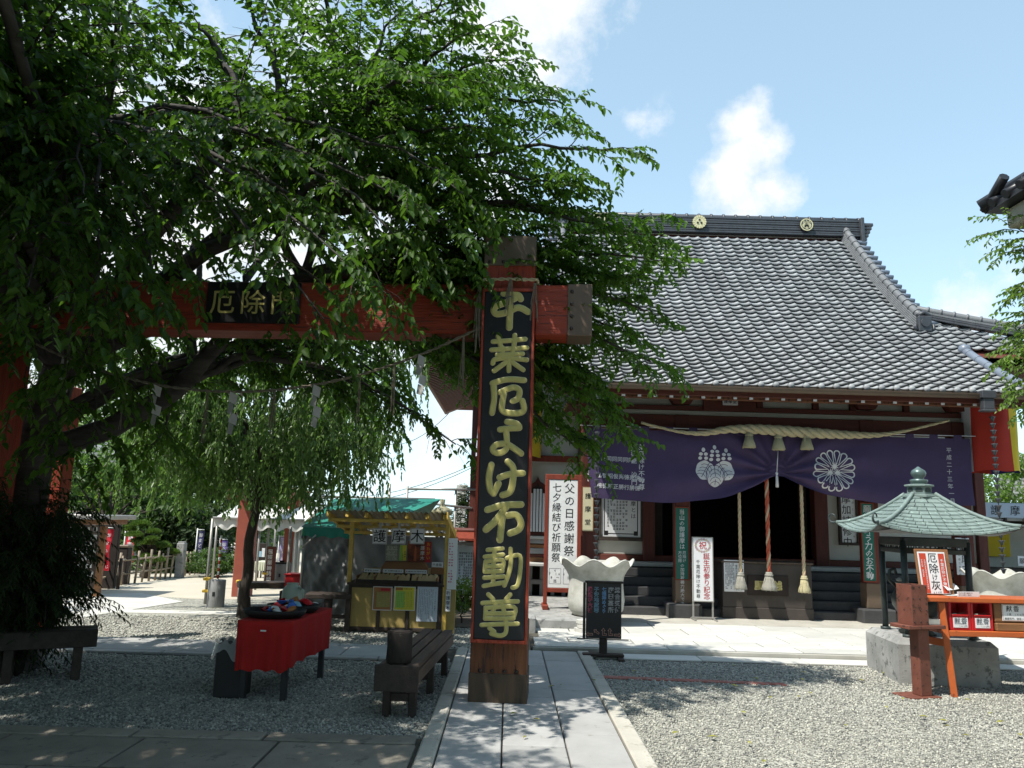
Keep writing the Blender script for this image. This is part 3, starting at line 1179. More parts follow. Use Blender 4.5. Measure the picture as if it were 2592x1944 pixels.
for (vx, kind) in ((1293, 'p'), (1511, 'c'), (1742, 'p')):
    X = xV(vx, 485, YR - .25)
    d = MB()
    d.tube([(X, YR - .21, ZR + .20), (X, YR - .265, ZR + .20)], .155, 24)
    if kind == 'c':
        for k in range(16):
            a = 2 * math.pi * k / 16
            d.tube([(X + .135 * math.cos(a), YR - .21, ZR + .20 + .135 * math.sin(a)), (X + .135 * math.cos(a), YR - .27, ZR + .20 + .135 * math.sin(a))], .032, 8)
    e = d.build('ridge_emblem', K['emblem'] if kind == 'c' else K['tile_dark'], hall, W=True)
    mk = MB(Matrix.Translation((X, 0, ZR + .20)))
    if kind == 'p':
        crest_paulownia(mk, .23, YR - .272)
        vk = MB(Matrix.Translation((X, 0, ZR + .20)))
        crest_paulownia(vk, .23, YR - .274, 'veins')
        vk.M = None
        vk.build('crest_veins', K['tile_dark'], e, W=True)
        fr = MB(Matrix.Translation((X, YR - .27, ZR + .2)))
        n = 28
        for k in range(n):
            a0, a1 = 2 * math.pi * k / n, 2 * math.pi * (k + 1) / n
            fr.add([(.13 * math.cos(a0), 0, .13 * math.sin(a0)), (.155 * math.cos(a0), 0, .155 * math.sin(a0)), (.155 * math.cos(a1), 0, .155 * math.sin(a1)), (.13 * math.cos(a1), 0, .13 * math.sin(a1))], [(0, 1, 2, 3)])
        fr.build('emblem_rim', K['emblem'], e, W=True)
        mk.build('emblem_crest', K['emblem'], e, W=True)
    else:
        for (cx, cz) in ((0, .045), (-.045, -.03), (.045, -.03)):
            mk.tube([(cx, YR - .27, cz), (cx, YR - .28, cz)], .026, 8)
        mk.build('emblem_crest', K['stud'], e, W=True)

# descending ridges, hip ridges, porch verges
for s in (-1, 1):
    xd = XC + s * 3.45
    Ys = np.linspace(YR - .12, 15.05, 16)
    for j in range(5):
        b = MB()
        for i in range(len(Ys) - 1):
            b.bar((xd, Ys[i], roof_z(Ys[i]) + .03 + .045 * j), (xd, Ys[i + 1] - .01, roof_z(Ys[i + 1]) + .03 + .045 * j), .24 - .018 * j, .034, .004)
        b.build('descending_ridge_course', K['tile_mid'], hall, W=True)
    b = MB()
    pts = [(xd, Y, roof_z(Y) + .275) for Y in Ys]
    b.tube(pts, .075, 10)
    for Y in np.arange(15.2, YR - .1, .2):
        b.tube([(xd, Y - .02, roof_z(Y - .02) + .28), (xd, Y + .02, roof_z(Y + .02) + .28)], .088, 10)
    b.build('descending_ridge_cap', K['tile_mid'], hall, W=True)
    z = roof_z(15.0)
    b = MB()                                   # ridge-end ornament
    b.box(xd - .13, xd + .13, 14.90, 15.02, z - .02, z + .30, .02)
    b.tube([(xd, 14.88, z + .16), (xd, 14.91, z + .16)], .09, 14)
    b.tube([(xd - .12, 14.96, z + .30), (xd, 14.95, z + .37), (xd + .12, 14.96, z + .30)], .045, 8)
    for q in (-1, 1):
        b.tube([(xd + q * .12, 14.95, z + .02), (xd + q * .19, 14.95, z + .05), (xd + q * .17, 14.95, z + .14)], .03, 8)
    b.build('ridge_ornament', K['tile_dark'], hall, W=True)
    # verge of the gable: a row of round tiles outside the descending ridge
    b = MB()
    for Y in np.arange(15.3, YR, .17):
        z = roof_z(Y)
        b.tube([(xd + s * .12, Y, z + .05), (xd + s * .44, Y - .03, z + .0)], [.05, .058], 8)
    b.build('verge_tiles', K['tile_blue'], hall, W=True)
    # hip
    p0 = Vector((XC + s * 3.5, 15.5, roof_z(15.5)))
    p1 = Vector((XC + s * HE, YM, roof_z(YM) + .10))
    mid = (p0 + p1) / 2 - Vector((0, 0, .06))
    cur = [(1 - t) ** 2 * p0 + 2 * t * (1 - t) * mid + t * t * p1 for t in np.linspace(0, 1, 10)]
    for j in range(3):
        b = MB()
        for i in range(9):
            b.bar(cur[i] + Vector((0, 0, .05 + .05 * j)), cur[i + 1] + Vector((0, 0, .05 + .05 * j)), .24 - .02 * j, .04, .004)
        b.build('hip_ridge_course', K['tile_dark'] if j < 2 else K['tile_mid'], hall, W=True)
    b = MB().tube([p + Vector((0, 0, .22)) for p in cur], .07, 10)
    for t in np.linspace(.02, .98, 15):
        p = (1 - t) ** 2 * p0 + 2 * t * (1 - t) * mid + t * t * p1 + Vector((0, 0, .225))
        dv = (p1 - p0).normalized() * .02
        b.tube([p - dv, p + dv], .085, 10)
    b.build('hip_ridge_cap', K['tile_mid'], hall, W=True)
    # porch verge: long blue-grey round tiles
    xk = XC + s * (HK + .02)
    pts = [(xk, Y, roof_z(Y) + .075) for Y in np.linspace(14.05, YE - .05, 10)]
    b = MB().tube(pts, .075, 12)
    for Y in np.arange(12.4, 14, .26):
        b.tube([(xk, Y - .012, roof_z(Y - .012) + .077), (xk, Y + .012, roof_z(Y + .012) + .077)], .08, 12)
    b.lathe([(0, -.11), (.09, -.07), (.11, 0), (.09, .07), (0, .11)], (xk, 14.1, roof_z(14.1) + .09), 12)
    b.build('porch_verge_tile', K['tile_blue'], hall, W=True)
    # soffit board closing the porch side
    b = MB()
    for i in range(9):
        Y0, Y1 = YE + .04 + i * .2, YE + .04 + (i + 1) * .2
        b.bar((XC + s * (HK - .02), Y0, roof_z(Y0) - .10), (XC + s * (HK - .02), Y1, roof_z(Y1) - .10), .06, .22, .004)
    b.build('bargeboard', K['darkred_h'], hall, W=True)

# eave: gutter, fascia, rafters with white ends
ze = roof_z(YE)
b = MB()
n = 30
pts = []
for i in range(n + 1):
    x = XC - HK + 2 * HK * i / n
    pts.append(x)
prof = [(-.06, 0), (-.055, -.045), (-.02, -.075), (.02, -.075), (.055, -.045), (.06, 0)]
vs = []
for x in (XC - HK, XC + HK):
    vs += [(x, YE - .07 + u, ze - .02 + v) for u, v in prof]
b.add(vs, [(i, i + 1, i + 7, i + 6) for i in range(5)], True)
b.build('gutter', K['cap'], hall, W=True, fix=True)
MB().box(XC - HK + .02, XC + HK - .02, YE + .03, YE + .09, ze - .16, ze - .035, .006).build('eave_fascia', K['darkred_h'], hall, W=True)
MB().box(XC - HK + .05, XC + HK - .05, YE + .10, YE + .2, ze - .20, ze - .10, .006).build('eave_batten', K['post_wood'], hall, W=True)
rm = MB()
rm.bar((0, 0, 0), (0, 3.0, 1.0), .062, .07, .004)
rm = rm.mesh('rafter')
rm.materials.append(K['darkred_h'])
rem = MB().box(-.029, .029, -.012, .002, -.034, .034, .003).mesh('rafter_end')
rem.materials.append(K['white_board'])
zr = zV(1562, 857, YE + .06)
xr0 = xV(1312, 857, YE + .06)
dx = .253
for i in range(-2, 28):
    x = xr0 + i * dx
    if abs(x - XC) > HK - .1:
        continue
    r_ = link_mesh('rafter', rm, None, hall, M=Hi @ Matrix.Translation((x, YE + .06, zr)))
    link_mesh('rafter_end', rem, None, r_, M=Matrix.Translation((0, 0, 0)))
# downspout boxes at both ends of the gutter
for vx, vy in ((1297, 840), (2130, 862)):
    p = A(vx, vy, YE - .1)
    b = MB()
    b.box(p.x - .11, p.x + .11, YE - .2, YE - .03, ze - .10, ze + .02, .01)
    b.box(p.x - .085, p.x + .085, YE - .18, YE - .05, ze - .27, ze - .10, .01)
    b.box(p.x - .10, p.x + .10, YE - .19, YE - .04, ze - .31, ze - .27, .01)
    b.build('gutter_box', K['tile_dark'], hall, W=True)

# porch posts on stone blocks, frieze between them
PX = [xV(1270, 1100, YP), xV(1472, 1150, YP), xV(1877, 1150, YP), xV(2078, 1150, YP)]
z_b1, z_b2, z_b3, z_b4 = zV(1562, 880, YP), zV(1562, 890, YP), zV(1562, 900, YP), zV(1562, 930, YP)
z_top = ze + .05
for i, x in enumerate(PX):
    b = MB().box(x - .125, x + .125, YP - .12, YP + .12, ZT + .24, z_b3, .012)
    p = b.build('porch_post', K['darkred'], hall, W=True)
    MB().box(x - .135, x + .135, YP - .13, YP + .13, ZT + .22, ZT + .62, .01).build('post_foot_cover', K['cap'], p, W=True)
    MB().box(x - .27, x + .27, YP - .27, YP + .27, ZT - .02, ZT + .22, .02).build('stone_base', K['stone_step'], p, W=True)
    # bracket cluster above the beam
    b = MB()
    b.prism([(x - .14, z_b1 + .02), (x + .14, z_b1 + .02), (x + .2, z_b1 + .12), (x + .2, z_b1 + .16), (x - .2, z_b1 + .16), (x - .2, z_b1 + .12)], YP - .17, YP + .17)
    arm = [(x - .62, z_b1 + .26), (x - .56, z_b1 + .2), (x - .45, z_b1 + .165), (x + .45, z_b1 + .165), (x + .56, z_b1 + .2), (x + .62, z_b1 + .26)]
    b.prism(arm, YP - .09, YP + .09)
    for q in (-.5, 0, .5):
        b.prism([(x + q - .07, z_b1 + .265), (x + q + .07, z_b1 + .265), (x + q + .11, z_b1 + .33), (x + q - .11, z_b1 + .33)], YP - .12, YP + .12)
    b.build('bracket', K['darkred_h'], hall, W=True, fix=True)
x0, x1 = PX[0] - .13, PX[3] + .35
MB().box(x0, x1, YP - .10, YP + .10, z_b4, z_b3 - .004, .01).build('tie_beam', K['darkred_h'], hall, W=True)
MB().box(x0 + .1, x1 - .1, YP - .03, YP + .03, z_b3, z_b2, .003).build('plaster_strip', K['plaster'], hall, W=True)
MB().box(x0 - .05, x1 + .05, YP - .08, YP + .08, z_b2, z_b1, .008).build('frieze_beam', K['darkred_h'], hall, W=True)
MB().box(x0 + .1, x1 - .1, YP + .02, YP + .07, z_b1, z_top + .15, .003).build('frieze_plaster', K['plaster'], hall, W=True)
MB().box(x0 - .2, x1 + .2, YP - .09, YP + .09, z_b1 + .34, z_b1 + .45, .008).build('eave_purlin', K['darkred_h'], hall, W=True)
for vx in (1562, 1640, 1760, 1840, 1955):
    x = xV(vx, 870, YP)
    MB().box(x - .05, x + .05, YP - .05, YP + .02, z_b1, z_b1 + .34, .004).build('frieze_strut', K['darkred'], hall, W=True)
# dark ceiling of the porch
MB().box(XC - HK + .1, XC + HK - .1, YP + .1, YW - .06, 3.55, 3.62, .01).build('porch_ceiling', K['darkred_h'], hall, W=True)
# small name plate under the eave
pl = MB().box(-.13, .13, -.02, .02, -.06, .06, .006)
c = A(1577, 868, YP - .12)
pl.M = None
o = link_mesh('name_plate', pl.mesh('name_plate'), K['white_board'], hall, M=Hi @ Matrix.Translation(c))
t = MB()
row(t, '護摩堂', -.11, 0, .068, .074, -.0225, .01, 1)
t.build('lettering', K['black_ink'], o)
MB().box(-.45, .45, .0, .05, -.16, .13, .01).build('plate_backing', K['darkred_h'], o)

# floor, steps
zf = .87
b = MB().box(PX[0] - .4, PX[3] + .35, 14.55, YW + .1, zf - .07, zf, .008)
b.build('veranda_edge', K['nosing'], hall, W=True)
MB().box(XC - 5.2, XC + 5.2, YW - .02, 20.5, zf - .15, zf - .012, .01).build('hall_floor', K['darkwood'], hall, W=True)
nst = 5
for i in range(nst):
    z0 = ZT + (zf - .07 - ZT) * i / nst
    z1 = ZT + (zf - .07 - ZT) * (i + 1) / nst
    y0 = 13.42 + .22 * i
    MB().box(PX[0] + .10, PX[3] - .10, y0, 14.72, z0 - .01, z1 - .014, .008).build('step', K['stone_step'], hall, W=True)

# front wall
def wall(x0, x1, z0, z1, m, name, y=YW, t=.12, c=.006):
    return MB().box(x0, x1, y, y + t, z0, z1, c).build(name, m, hall, W=True)


def X(v, y=1150, Y=YW):
    return xV(v, y, Y)


WL, WR = X(1025), X(2125, 1150)
zs = zV(1350, 1197, YW)                                  # top of the sill beam
wall(X(1292), X(1390), zs, 3.5, K['plaster'], 'wall_panel')
wall(X(1784), X(1852), zs, 3.5, K['plaster'], 'wall_panel')
wall(X(1852), X(2110), zs, 3.5, K['plaster'], 'wall_panel')
MB().box(X(1240), X(2128), YW - .05, YW + .1, zf, zs - .003, .01).build('sill_beam', K['darkred_h'], hall, W=True)
for v0, v1 in ((1388, 1413), (1757, 1786), (1246, 1290), (2106, 2127), (1012, 1036)):
    MB().box(X(v0), X(v1), YW - .10, YW + .14, zf - .6 if v0 in (1246, 2106, 1012) else zf, 3.9, .012).build('wall_post', K['darkred'], hall, W=True)
# door opening: open panels and a dark room behind
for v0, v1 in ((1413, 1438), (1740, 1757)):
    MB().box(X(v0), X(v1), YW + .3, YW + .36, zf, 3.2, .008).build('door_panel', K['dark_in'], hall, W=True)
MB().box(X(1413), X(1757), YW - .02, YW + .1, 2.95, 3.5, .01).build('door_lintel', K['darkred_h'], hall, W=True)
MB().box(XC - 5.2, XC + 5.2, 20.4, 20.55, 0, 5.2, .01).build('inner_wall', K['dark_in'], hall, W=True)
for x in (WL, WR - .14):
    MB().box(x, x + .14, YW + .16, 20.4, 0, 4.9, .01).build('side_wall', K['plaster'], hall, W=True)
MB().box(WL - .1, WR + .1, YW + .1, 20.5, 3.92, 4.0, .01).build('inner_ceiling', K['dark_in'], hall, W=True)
MB().box(WL - .1, WR + .1, YW - .06, YW + .1, 3.5, 4.6, .01).build('upper_wall', K['plaster'], hall, W=True)
# left bay: plaster, beams, bell-shaped window, panelling, open underfloor
za, zb_, zc = zV(1200, 998, YW), zV(1200, 985, YW), zV(1200, 1154, YW)
wall(WL + .1, X(1250), zV(1200, 1166, YW), 3.5, K['plaster'], 'wall_panel', YW + .02)
MB().box(WL, X(1250), YW - .05, YW + .02, za, zb_, .008).build('wall_beam', K['redwood'], hall, W=True)
z_s1 = zV(1165, 1162, YW)
MB().box(WL, X(1250), YW - .07, YW + .05, z_s1 - .02, z_s1 + .035, .006).build('window_ledge', K['nosing'], hall, W=True)
for (v0, v1, m) in ((1164, 1174, K['cylinder']), (1176, 1183, K['brownwood']), (1184, 1196, K['cylinder']), (1197, 1203, K['darkred_h']), (1204, 1216, K['brownwood'])):
    MB().box(WL, X(1250), YW - .04, YW + .02, zV(1165, v1, YW), zV(1165, v0, YW), .005).build('wainscot_board', m, hall, W=True)
MB().box(WL - .2, X(1262), YW - .45, YW + .0, zV(1165, 1222, YW - .3), zV(1165, 1216, YW - .3), .006).build('side_veranda', K['nosing'], hall, W=True)
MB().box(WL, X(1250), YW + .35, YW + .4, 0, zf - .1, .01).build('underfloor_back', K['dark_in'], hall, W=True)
for v in range(1045, 1260, 24):
    MB().box(X(v, 1270), X(v + 8, 1270), YW - .08, YW - .02, 0, zf - .11, .006).build('underfloor_post', K['cylinder'], hall, W=True)
MB().box(WL, X(1262, 1270), YW - .10, YW - .03, zV(1200, 1262, YW), zV(1200, 1252, YW), .005).build('underfloor_rail', K['cylinder'], hall, W=True)
wx0, wx1 = X(1138, 1100), X(1183, 1100)
wz0, wz1, wz2 = zV(1165, 1152, YW), zV(1165, 1068, YW), zV(1165, 1034, YW)
xm = (wx0 + wx1) / 2
hw = (wx1 - wx0) / 2


def bell(h, z0, k):
    zt = wz2 - k
    P = [(xm - h, z0), (xm + h, z0), (xm + h * .97, wz1)]
    P += [(xm + h * .9, wz1 + .06), (xm + h * .55, wz1 + (zt - wz1) * .55), (xm + h * .18, wz1 + (zt - wz1) * .72), (xm, zt), (xm - h * .18, wz1 + (zt - wz1) * .72), (xm - h * .55, wz1 + (zt - wz1) * .55),
          (xm - h * .9, wz1 + .06), (xm - h * .97, wz1)]
    return P


w_ = MB().prism(bell(hw + .05, wz0 - .04, -.04), YW - .035, YW + .015).build('bell_window', K['darkred'], hall, W=True, fix=True)
MB().prism(bell(hw - .02, wz0 + .02, .08), YW - .042, YW - .036).build('window_opening', K['dark_in'], w_, W=True, fix=True)
for i in range(5):
    x = xm - hw + .05 + (2 * hw - .1) * (i + .5) / 5
    MB().box(x - .022, x + .022, YW - .07, YW - .045, wz0 + .03, wz1 + (.10 if 0 < i < 4 else .02), .004).build('window_bar', K['white_board'], w_, W=True)

# framed notices on the white walls
def notice(name, v0, v1, y0, y1, Y, mframe, frame_w, parent=None):
    p0, p1 = A(v0, y1, Y), A(v1, y1, Y)
    zt = zV((v0 + v1) / 2, y0, Y)
    zb = zV((v0 + v1) / 2, y1, Y)
    return p0.x, p1.x, zb, zt


def board_thing(name, label, cat, v0, v1, y0, y1, Y, mboard, th=.03, frame=None, fw=.04, depth=.03, group=None):
    """a flat sign: thing at its bottom centre, board part, optional frame part; returns (thing, w, h)"""
    vm = (v0 + v1) / 2
    x0, x1 = xV(v0, (y0 + y1) / 2, Y), xV(v1, (y0 + y1) / 2, Y)
    zb, zt = zV(vm, y1, Y), zV(vm, y0, Y)
    w, h = x1 - x0, zt - zb
    t = thing(name, label, cat, ((x0 + x1) / 2, Y, zb), 0, group)
    MB().box(-w / 2, w / 2, 0, th, 0, h, .004).build('board', mboard, t)
    if frame is not None:
        f = MB()
        f.box(-w / 2 - fw, w / 2 + fw, -depth, th + .004, h, h + fw, .004)
        f.box(-w / 2 - fw, w / 2 + fw, -depth, th + .004, -fw, 0, .004)
        f.box(-w / 2 - fw, -w / 2, -depth, th + .004, .0, h, .004)
        f.box(w / 2, w / 2 + fw, -depth, th + .004, .0, h, .004)
        f.build('frame', frame, t)
    return t, w, h


t, w, h = board_thing('framed_notice', 'large framed text panel explaining the fire ritual, on the white wall below the curtain', 'notice', 1299, 1384, 1050, 1160, YW - .045, K['white_board'], .03, K['darkwood'], .07)
b = MB()
frame_lines(b, -w / 2 + .05, w / 2 - .05, .05, h - .05, .018)
for sx in (-1, 1):
    quad(b, sx * (w / 2 - .09) - .04, sx * (w / 2 - .09) + .04, .03, .11, -.0025)
column(b, '護摩とは', w / 2 - .14, h - .16, .1, .115, off=.02, res=1)
fine_print(b, -w / 2 + .1, w / 2 - .24, .10, h - .16, 7, .05, seed=3)
b.build('lettering', K['black_ink'], t)
t, w, h = board_thing('framed_notice', 'tall framed white sign about the ritual practice, right of the dark doorway', 'notice', 1816, 1848, 1040, 1172, YW - .045, K['white_board'], .03, K['darkwood'], .05)
b = MB()
column(b, '護摩加持修中', -.03, h - .04, .18, .20, off=.012)
column(b, 'ごまかじしゅちゅう', w / 2 - .045, h - .12, .05, .125)
b.build('lettering', K['black_ink'], t)

# left and right roof soffits: rafters of the side eave
b = MB()
for Y in np.arange(YM + .1, 22.5, .19):
    b.bar((WL, Y, 4.95), (XC - HE + .05, Y, roof_z(YM) - .20), .07, .08, .004)
b.build('side_rafters', K['darkred_h'], hall, W=True, kind='stuff')
MB().box(XC - HE - .03, XC - HE + .05, YM + .02, 23.1, roof_z(YM) - .22, roof_z(YM) - .02, .008).build('side_fascia', K['post_wood'], hall, W=True)
b = MB()
for Y in np.arange(YM + .1, 23, .24):
    b.tube([(XC - HE - .06, Y, roof_z(YM) + .03), (XC - HE + .15, Y, roof_z(YM) + .06)], .05, 8)
b.build('side_eave_tiles', K['tile'], hall, W=True, kind='stuff')
b = MB()
for x in np.arange(XC - HE + .15, XC - HK, .2):
    b.bar((x, YM + .06, roof_z(YM) - .2), (x, YW + .2, roof_z(YM) + .15), .06, .07, .004)
for x in np.arange(XC + HK + .1, XC + HE - .1, .2):
    b.bar((x, YM + .06, roof_z(YM) - .2), (x, YW + .2, roof_z(YM) + .15), .06, .07, .004)
b.build('front_rafters', K['darkred_h'], hall, W=True, kind='stuff')
for s in (-1, 1):
    MB().box(min(XC + s * HK, XC + s * HE), max(XC + s * HK, XC + s * HE), YM + .0, YM + .08, roof_z(YM) - .2, roof_z(YM) - .03, .008).build('main_fascia', K['post_wood'], hall, W=True)
# ------------------------------------------------------------------ things hung on and around the hall
YC = YP - .36                                    # plane of the curtain
# bunting: purple curtain gathered up in the middle
cx0, cx1, cxm = xV(1263, 945, YC), xV(2092, 945, YC), xV(1677, 1020, YC)
ct = zV(1562, 934, YC)
z_gather = zV(1677, 1022, YC)
bot = [(0.0, zV(1285, 1075, YC)), (.22, zV(1440, 1087, YC)), (.36, zV(1560, 1076, YC)), (.45, zV(1640, 1047, YC)), (.5, z_gather), (.55, zV(1715, 1046, YC)), (.63, zV(1790, 1070, YC)), (.78, zV(1900, 1090, YC)), (1.0, zV(2085, 1092, YC))]


def bottom(u):
    for (a, za_), (b_, zb2) in zip(bot, bot[1:]):
        if u <= b_:
            t = (u - a) / (b_ - a)
            return za_ + (zb2 - za_) * t
    return bot[-1][1]


def smooth_bottom(u):
    return sum(bottom(min(1, max(0, u + d))) for d in (-.02, -.01, 0, .01, .02)) / 5


def curtain_pt(u, v):
    """u along the width, v 0 top .. 1 bottom"""
    x = cx0 + (cx1 - cx0) * u
    x += (.10 if u < .5 else 0) * max(0, (.06 - u) / .06) * v * 1.2
    z = ct + (smooth_bottom(u) - ct) * v
    # folds fan out from the gathered point
    dx_, dz_ = (u - .5) * (cx1 - cx0), z - z_gather
    d = math.hypot(dx_, dz_ * 1.4)
    ang = math.atan2(dz_, abs(dx_) + 1e-3)
    amp = .055 * math.exp(-d / 1.4) + .017
    y = amp * math.sin(ang * 17 + (0 if u < .5 else 1.3)) * min(1, d * 2.2) * (.25 + .75 * v)
    y += .012 * math.sin(u * 41 + v * 2) * (.4 + .6 * v)
    y += .05 * v * math.exp(-((u - .5) / .08) ** 2)
    return (x, YC - .03 + y, z)


def curtain_nrm_off(u, v, e=.004):
    x, y, z = curtain_pt(u, v)
    return (x, y - e, z)


curtain = thing('purple_curtain', 'wide purple curtain with white crests drawn up in the middle under the hall eave', 'curtain', ((cx0 + cx1) / 2, YC, ct))
b = MB()
b.sheet(curtain_pt, 150, 30)
n = len(b.v)
b.sheet(lambda u, v: (lambda p: (p[0], p[1] + .004, p[2]))(curtain_pt(u, v)), 150, 30)
b.build('cloth', K['curtain'], curtain, W=True)


def uv_of(x, z):
    u = (x - cx0) / (cx1 - cx0)
    v = (z - ct) / (smooth_bottom(u) - ct)
    return u, v


def on_cloth(mb, name, m, off=.007):
    """lay a flat print (x, z in world) on the folds of the curtain"""
    vs = []
    for (x, y, z) in mb.v:
        u, v = uv_of(x, z)
        p = curtain_pt(min(1, max(0, u)), min(1, max(0, v)))
        vs.append((x, p[1] - off, z))
    mb.v = vs
    return mb.build(name, m, curtain, W=True)


def subdiv_print(mb):
    bm = bmesh.new()
    me = mb.mesh('tmp')
    bm.from_mesh(me)
    bmesh.ops.triangulate(bm, faces=bm.faces)
    for _ in range(2):
        long = [e for e in bm.edges if e.calc_length() > .09]
        if long:
            bmesh.ops.subdivide_edges(bm, edges=long, cuts=1)
            bmesh.ops.triangulate(bm, faces=[f for f in bm.faces if len(f.verts) > 3])
    bm.verts.index_update()
    mb.v = [tuple(v.co) for v in bm.verts]
    mb.f = [tuple(v.index for v in f.verts) for f in bm.faces]
    mb.s = [False] * len(mb.f)
    bm.free()
    bpy.data.meshes.remove(me)
    return mb


c = A(1543, 1010, YC)
b = MB(Matrix.Translation((c.x, 0, c.z + .02)))
crest_paulownia(b, .66, 0)
b.M = None
on_cloth(subdiv_print(b), 'paulownia_crest', K['white_print'])
b = MB(Matrix.Translation((c.x, 0, c.z + .02)))
crest_paulownia(b, .66, 0, 'veins')
b.M = None
on_cloth(subdiv_print(b), 'crest_veins', K['curtain'], .010)
c = A(1801, 1017, YC)
b = MB(Matrix.Translation((c.x, 0, c.z)))
crest_chrys(b, .70, 0, .03, 16)
b.M = None
on_cloth(subdiv_print(b), 'chrysanthemum_crest', K['white_print'])
px = .0069 * 1.0                                                      # metres per photo pixel on this plane (2212 px wide)
c = A(1385, 955, YC)
b = MB()
column(b, '千葉厄除け不動尊', c.x, c.z + .07, .105, .108, off=.012, res=1)
c = A(1373, 960, YC)
column(b, '宗務室 沙門', c.x - .03, c.z + .02, .105, .118, off=.012, res=1)
for (vy, txt) in ((991, '同同同同同同'), (1028, '弘智昭俊亮徳亮徳'), (1050, '徳徳泉正勝行勝徳')):
    n = len(txt)
    x_end = xV(1362 if n == 6 else 1376, vy, YC)
    for i, ch in enumerate(txt):
        xx = x_end - (n - 1 - i) * .089
        put_char(b, ch, xx, zV(1335, vy, YC) - .004 * i, .088, 0, .010, 1)
on_cloth(b, 'left_lettering', K['white_print'])
b = MB()
c = A(2047, 975, YC)
column(b, '平成二十三年一月', c.x, c.z + .06, .09, .118, off=.004, res=1)
on_cloth(b, 'date_lettering', K['white_print'])
# the cord it hangs from and its loops
b = MB()
b.tube([(cx0 - .1, YC - .03, ct + .05), ((cx0 + cx1) / 2, YC - .03, ct + .035), (cx1 + .1, YC - .03, ct + .05)], .008, 6)
b.build('hanging_cord', K['white_print'], curtain, W=True)
lp = MB().box(-.07, .07, -.006, .006, -.06, .05, .003).mesh('hanging_loop')
lp.materials.append(K['curtain'])
Ci = WM[curtain.name].inverted()
for i in range(16):
    x = cx0 + (cx1 - cx0) * (i + .5) / 16
    link_mesh('hanging_loop', lp, None, curtain, M=Ci @ Matrix.Translation((x, YC - .032, ct + .01)))


def twisted(mb_list, path, r_of, turns_per_m, strands=3, n=6, ph=0.0):
    """rope of strands twisted round a path; mb_list: one MB per strand (or one for all)"""
    path = [Vector(p) for p in path]
    L = [0]
    for a, b_ in zip(path, path[1:]):
        L.append(L[-1] + (b_ - a).length)
    tot = L[-1]
    m = max(8, int(tot * turns_per_m * 9))
    for s in range(strands):
        pts, rs = [], []
        for i in range(m + 1):
            d = tot * i / m
            k = 0
            while k < len(L) - 2 and L[k + 1] < d:
                k += 1
            t = (d - L[k]) / max(1e-6, L[k + 1] - L[k])
            p = path[k].lerp(path[k + 1], t)
            tan = (path[min(k + 1, len(path) - 1)] - path[k]).normalized()
            up = Vector((0, -1, 0)) if abs(tan.y) < .8 else Vector((1, 0, 0))
            x = (up - tan * up.dot(tan)).normalized()
            y = tan.cross(x)
            a = 2 * math.pi * (turns_per_m * d + s / strands) + ph
            r = r_of(d / tot)
            pts.append(p + (x * math.cos(a) + y * math.sin(a)) * r * .52)
            rs.append(r * .56)
        mb_list[s % len(mb_list)].tube(pts, rs, n)


# big straw rope across the front
rp = [A(1385, 913, YC - .12), A(1420, 922, YC - .12), A(1470, 933, YC - .12), A(1520, 936, YC - .12), A(1570, 928, YC - .14), (A(1630, 927, YC - .15)), A(1690, 931, YC - .15), A(1750, 935, YC - .15),
      A(1800, 938, YC - .13), A(1850, 940, YC - .12), A(1905, 939, YC - .12), A(1960, 930, YC - .12), A(2010, 918, YC - .12), A(2050, 908, YC - .12)]
path_s = []
for i in range(len(rp) - 1):
    p0, p1, p2, p3 = rp[max(i - 1, 0)], rp[i], rp[i + 1], rp[min(i + 2, len(rp) - 1)]
    for t in np.linspace(0, 1, 6)[:-1]:
        path_s.append(.5 * ((2 * p1) + (p2 - p0) * t + (2 * p0 - 5 * p1 + 4 * p2 - p3) * t * t + (3 * p1 - p0 - 3 * p2 + p3) * t ** 3))
path_s.append(rp[-1])
big = thing('straw_rope', 'thick twisted straw rope strung across the hall front above the purple curtain', 'rope', tuple((rp[0] + rp[-1]) / 2))
st3 = [MB()]
twisted(st3, path_s, lambda t: .022 + .068 * max(0, math.sin(math.pi * min(1, max(0, (t - .08) / .80)))) ** 1.5, 2.1, 3, 8)
st3[0].build('twisted_strands', K['rope'], big, W=True)


def tassel(name_parent, top, h, r0, r1, m, mcap=None, n=20, seed=0):
    b = MB(Matrix.Translation(top))
    b.lathe([(.0, .02), (r0 * .8, .018), (r0, 0), (r0 * .95, -h * .12), (r0 * 1.0, -h * .2), (r0 * 1.12, -h * .4), (r1 * .9, -h * .75), (r1, -h * .97), (r1 * .96, -h), (0, -h * .98)],
            (0, 0, 0), n, True, lambda r, z, a: (r * (1 + .05 * math.sin(a * 9 + seed) * (1 if z < -h * .25 else .2)), z))
    for k in range(46):
        a = random.uniform(0, 6.28)
        rr = r1 * random.uniform(.7, 1.03)
        b.tube([(r0 * math.cos(a), r0 * math.sin(a), -h * .2), (rr * 1.0 * math.cos(a), rr * math.sin(a), -h * random.uniform(.95, 1.06))], [.006, .004], 4)
    b.M = None
    o = b.build('tassel', m, name_parent, W=True)
    c = MB(Matrix.Translation(top))
    c.lathe([(r0 * 1.08, -h * .17), (r0 * 1.2, -h * .15), (r0 * 1.2, -h * .10), (r0 * 1.08, -h * .08)], (0, 0, 0), n)
    c.M = None
    c.build('binding', mcap or m, o, W=True)
    return o


for vx, vy in ((1618, 936), (1681, 941), (1742, 940)):
    tassel(big, A(vx, vy, YC - .15), .235, .055, .105, K['straw'])

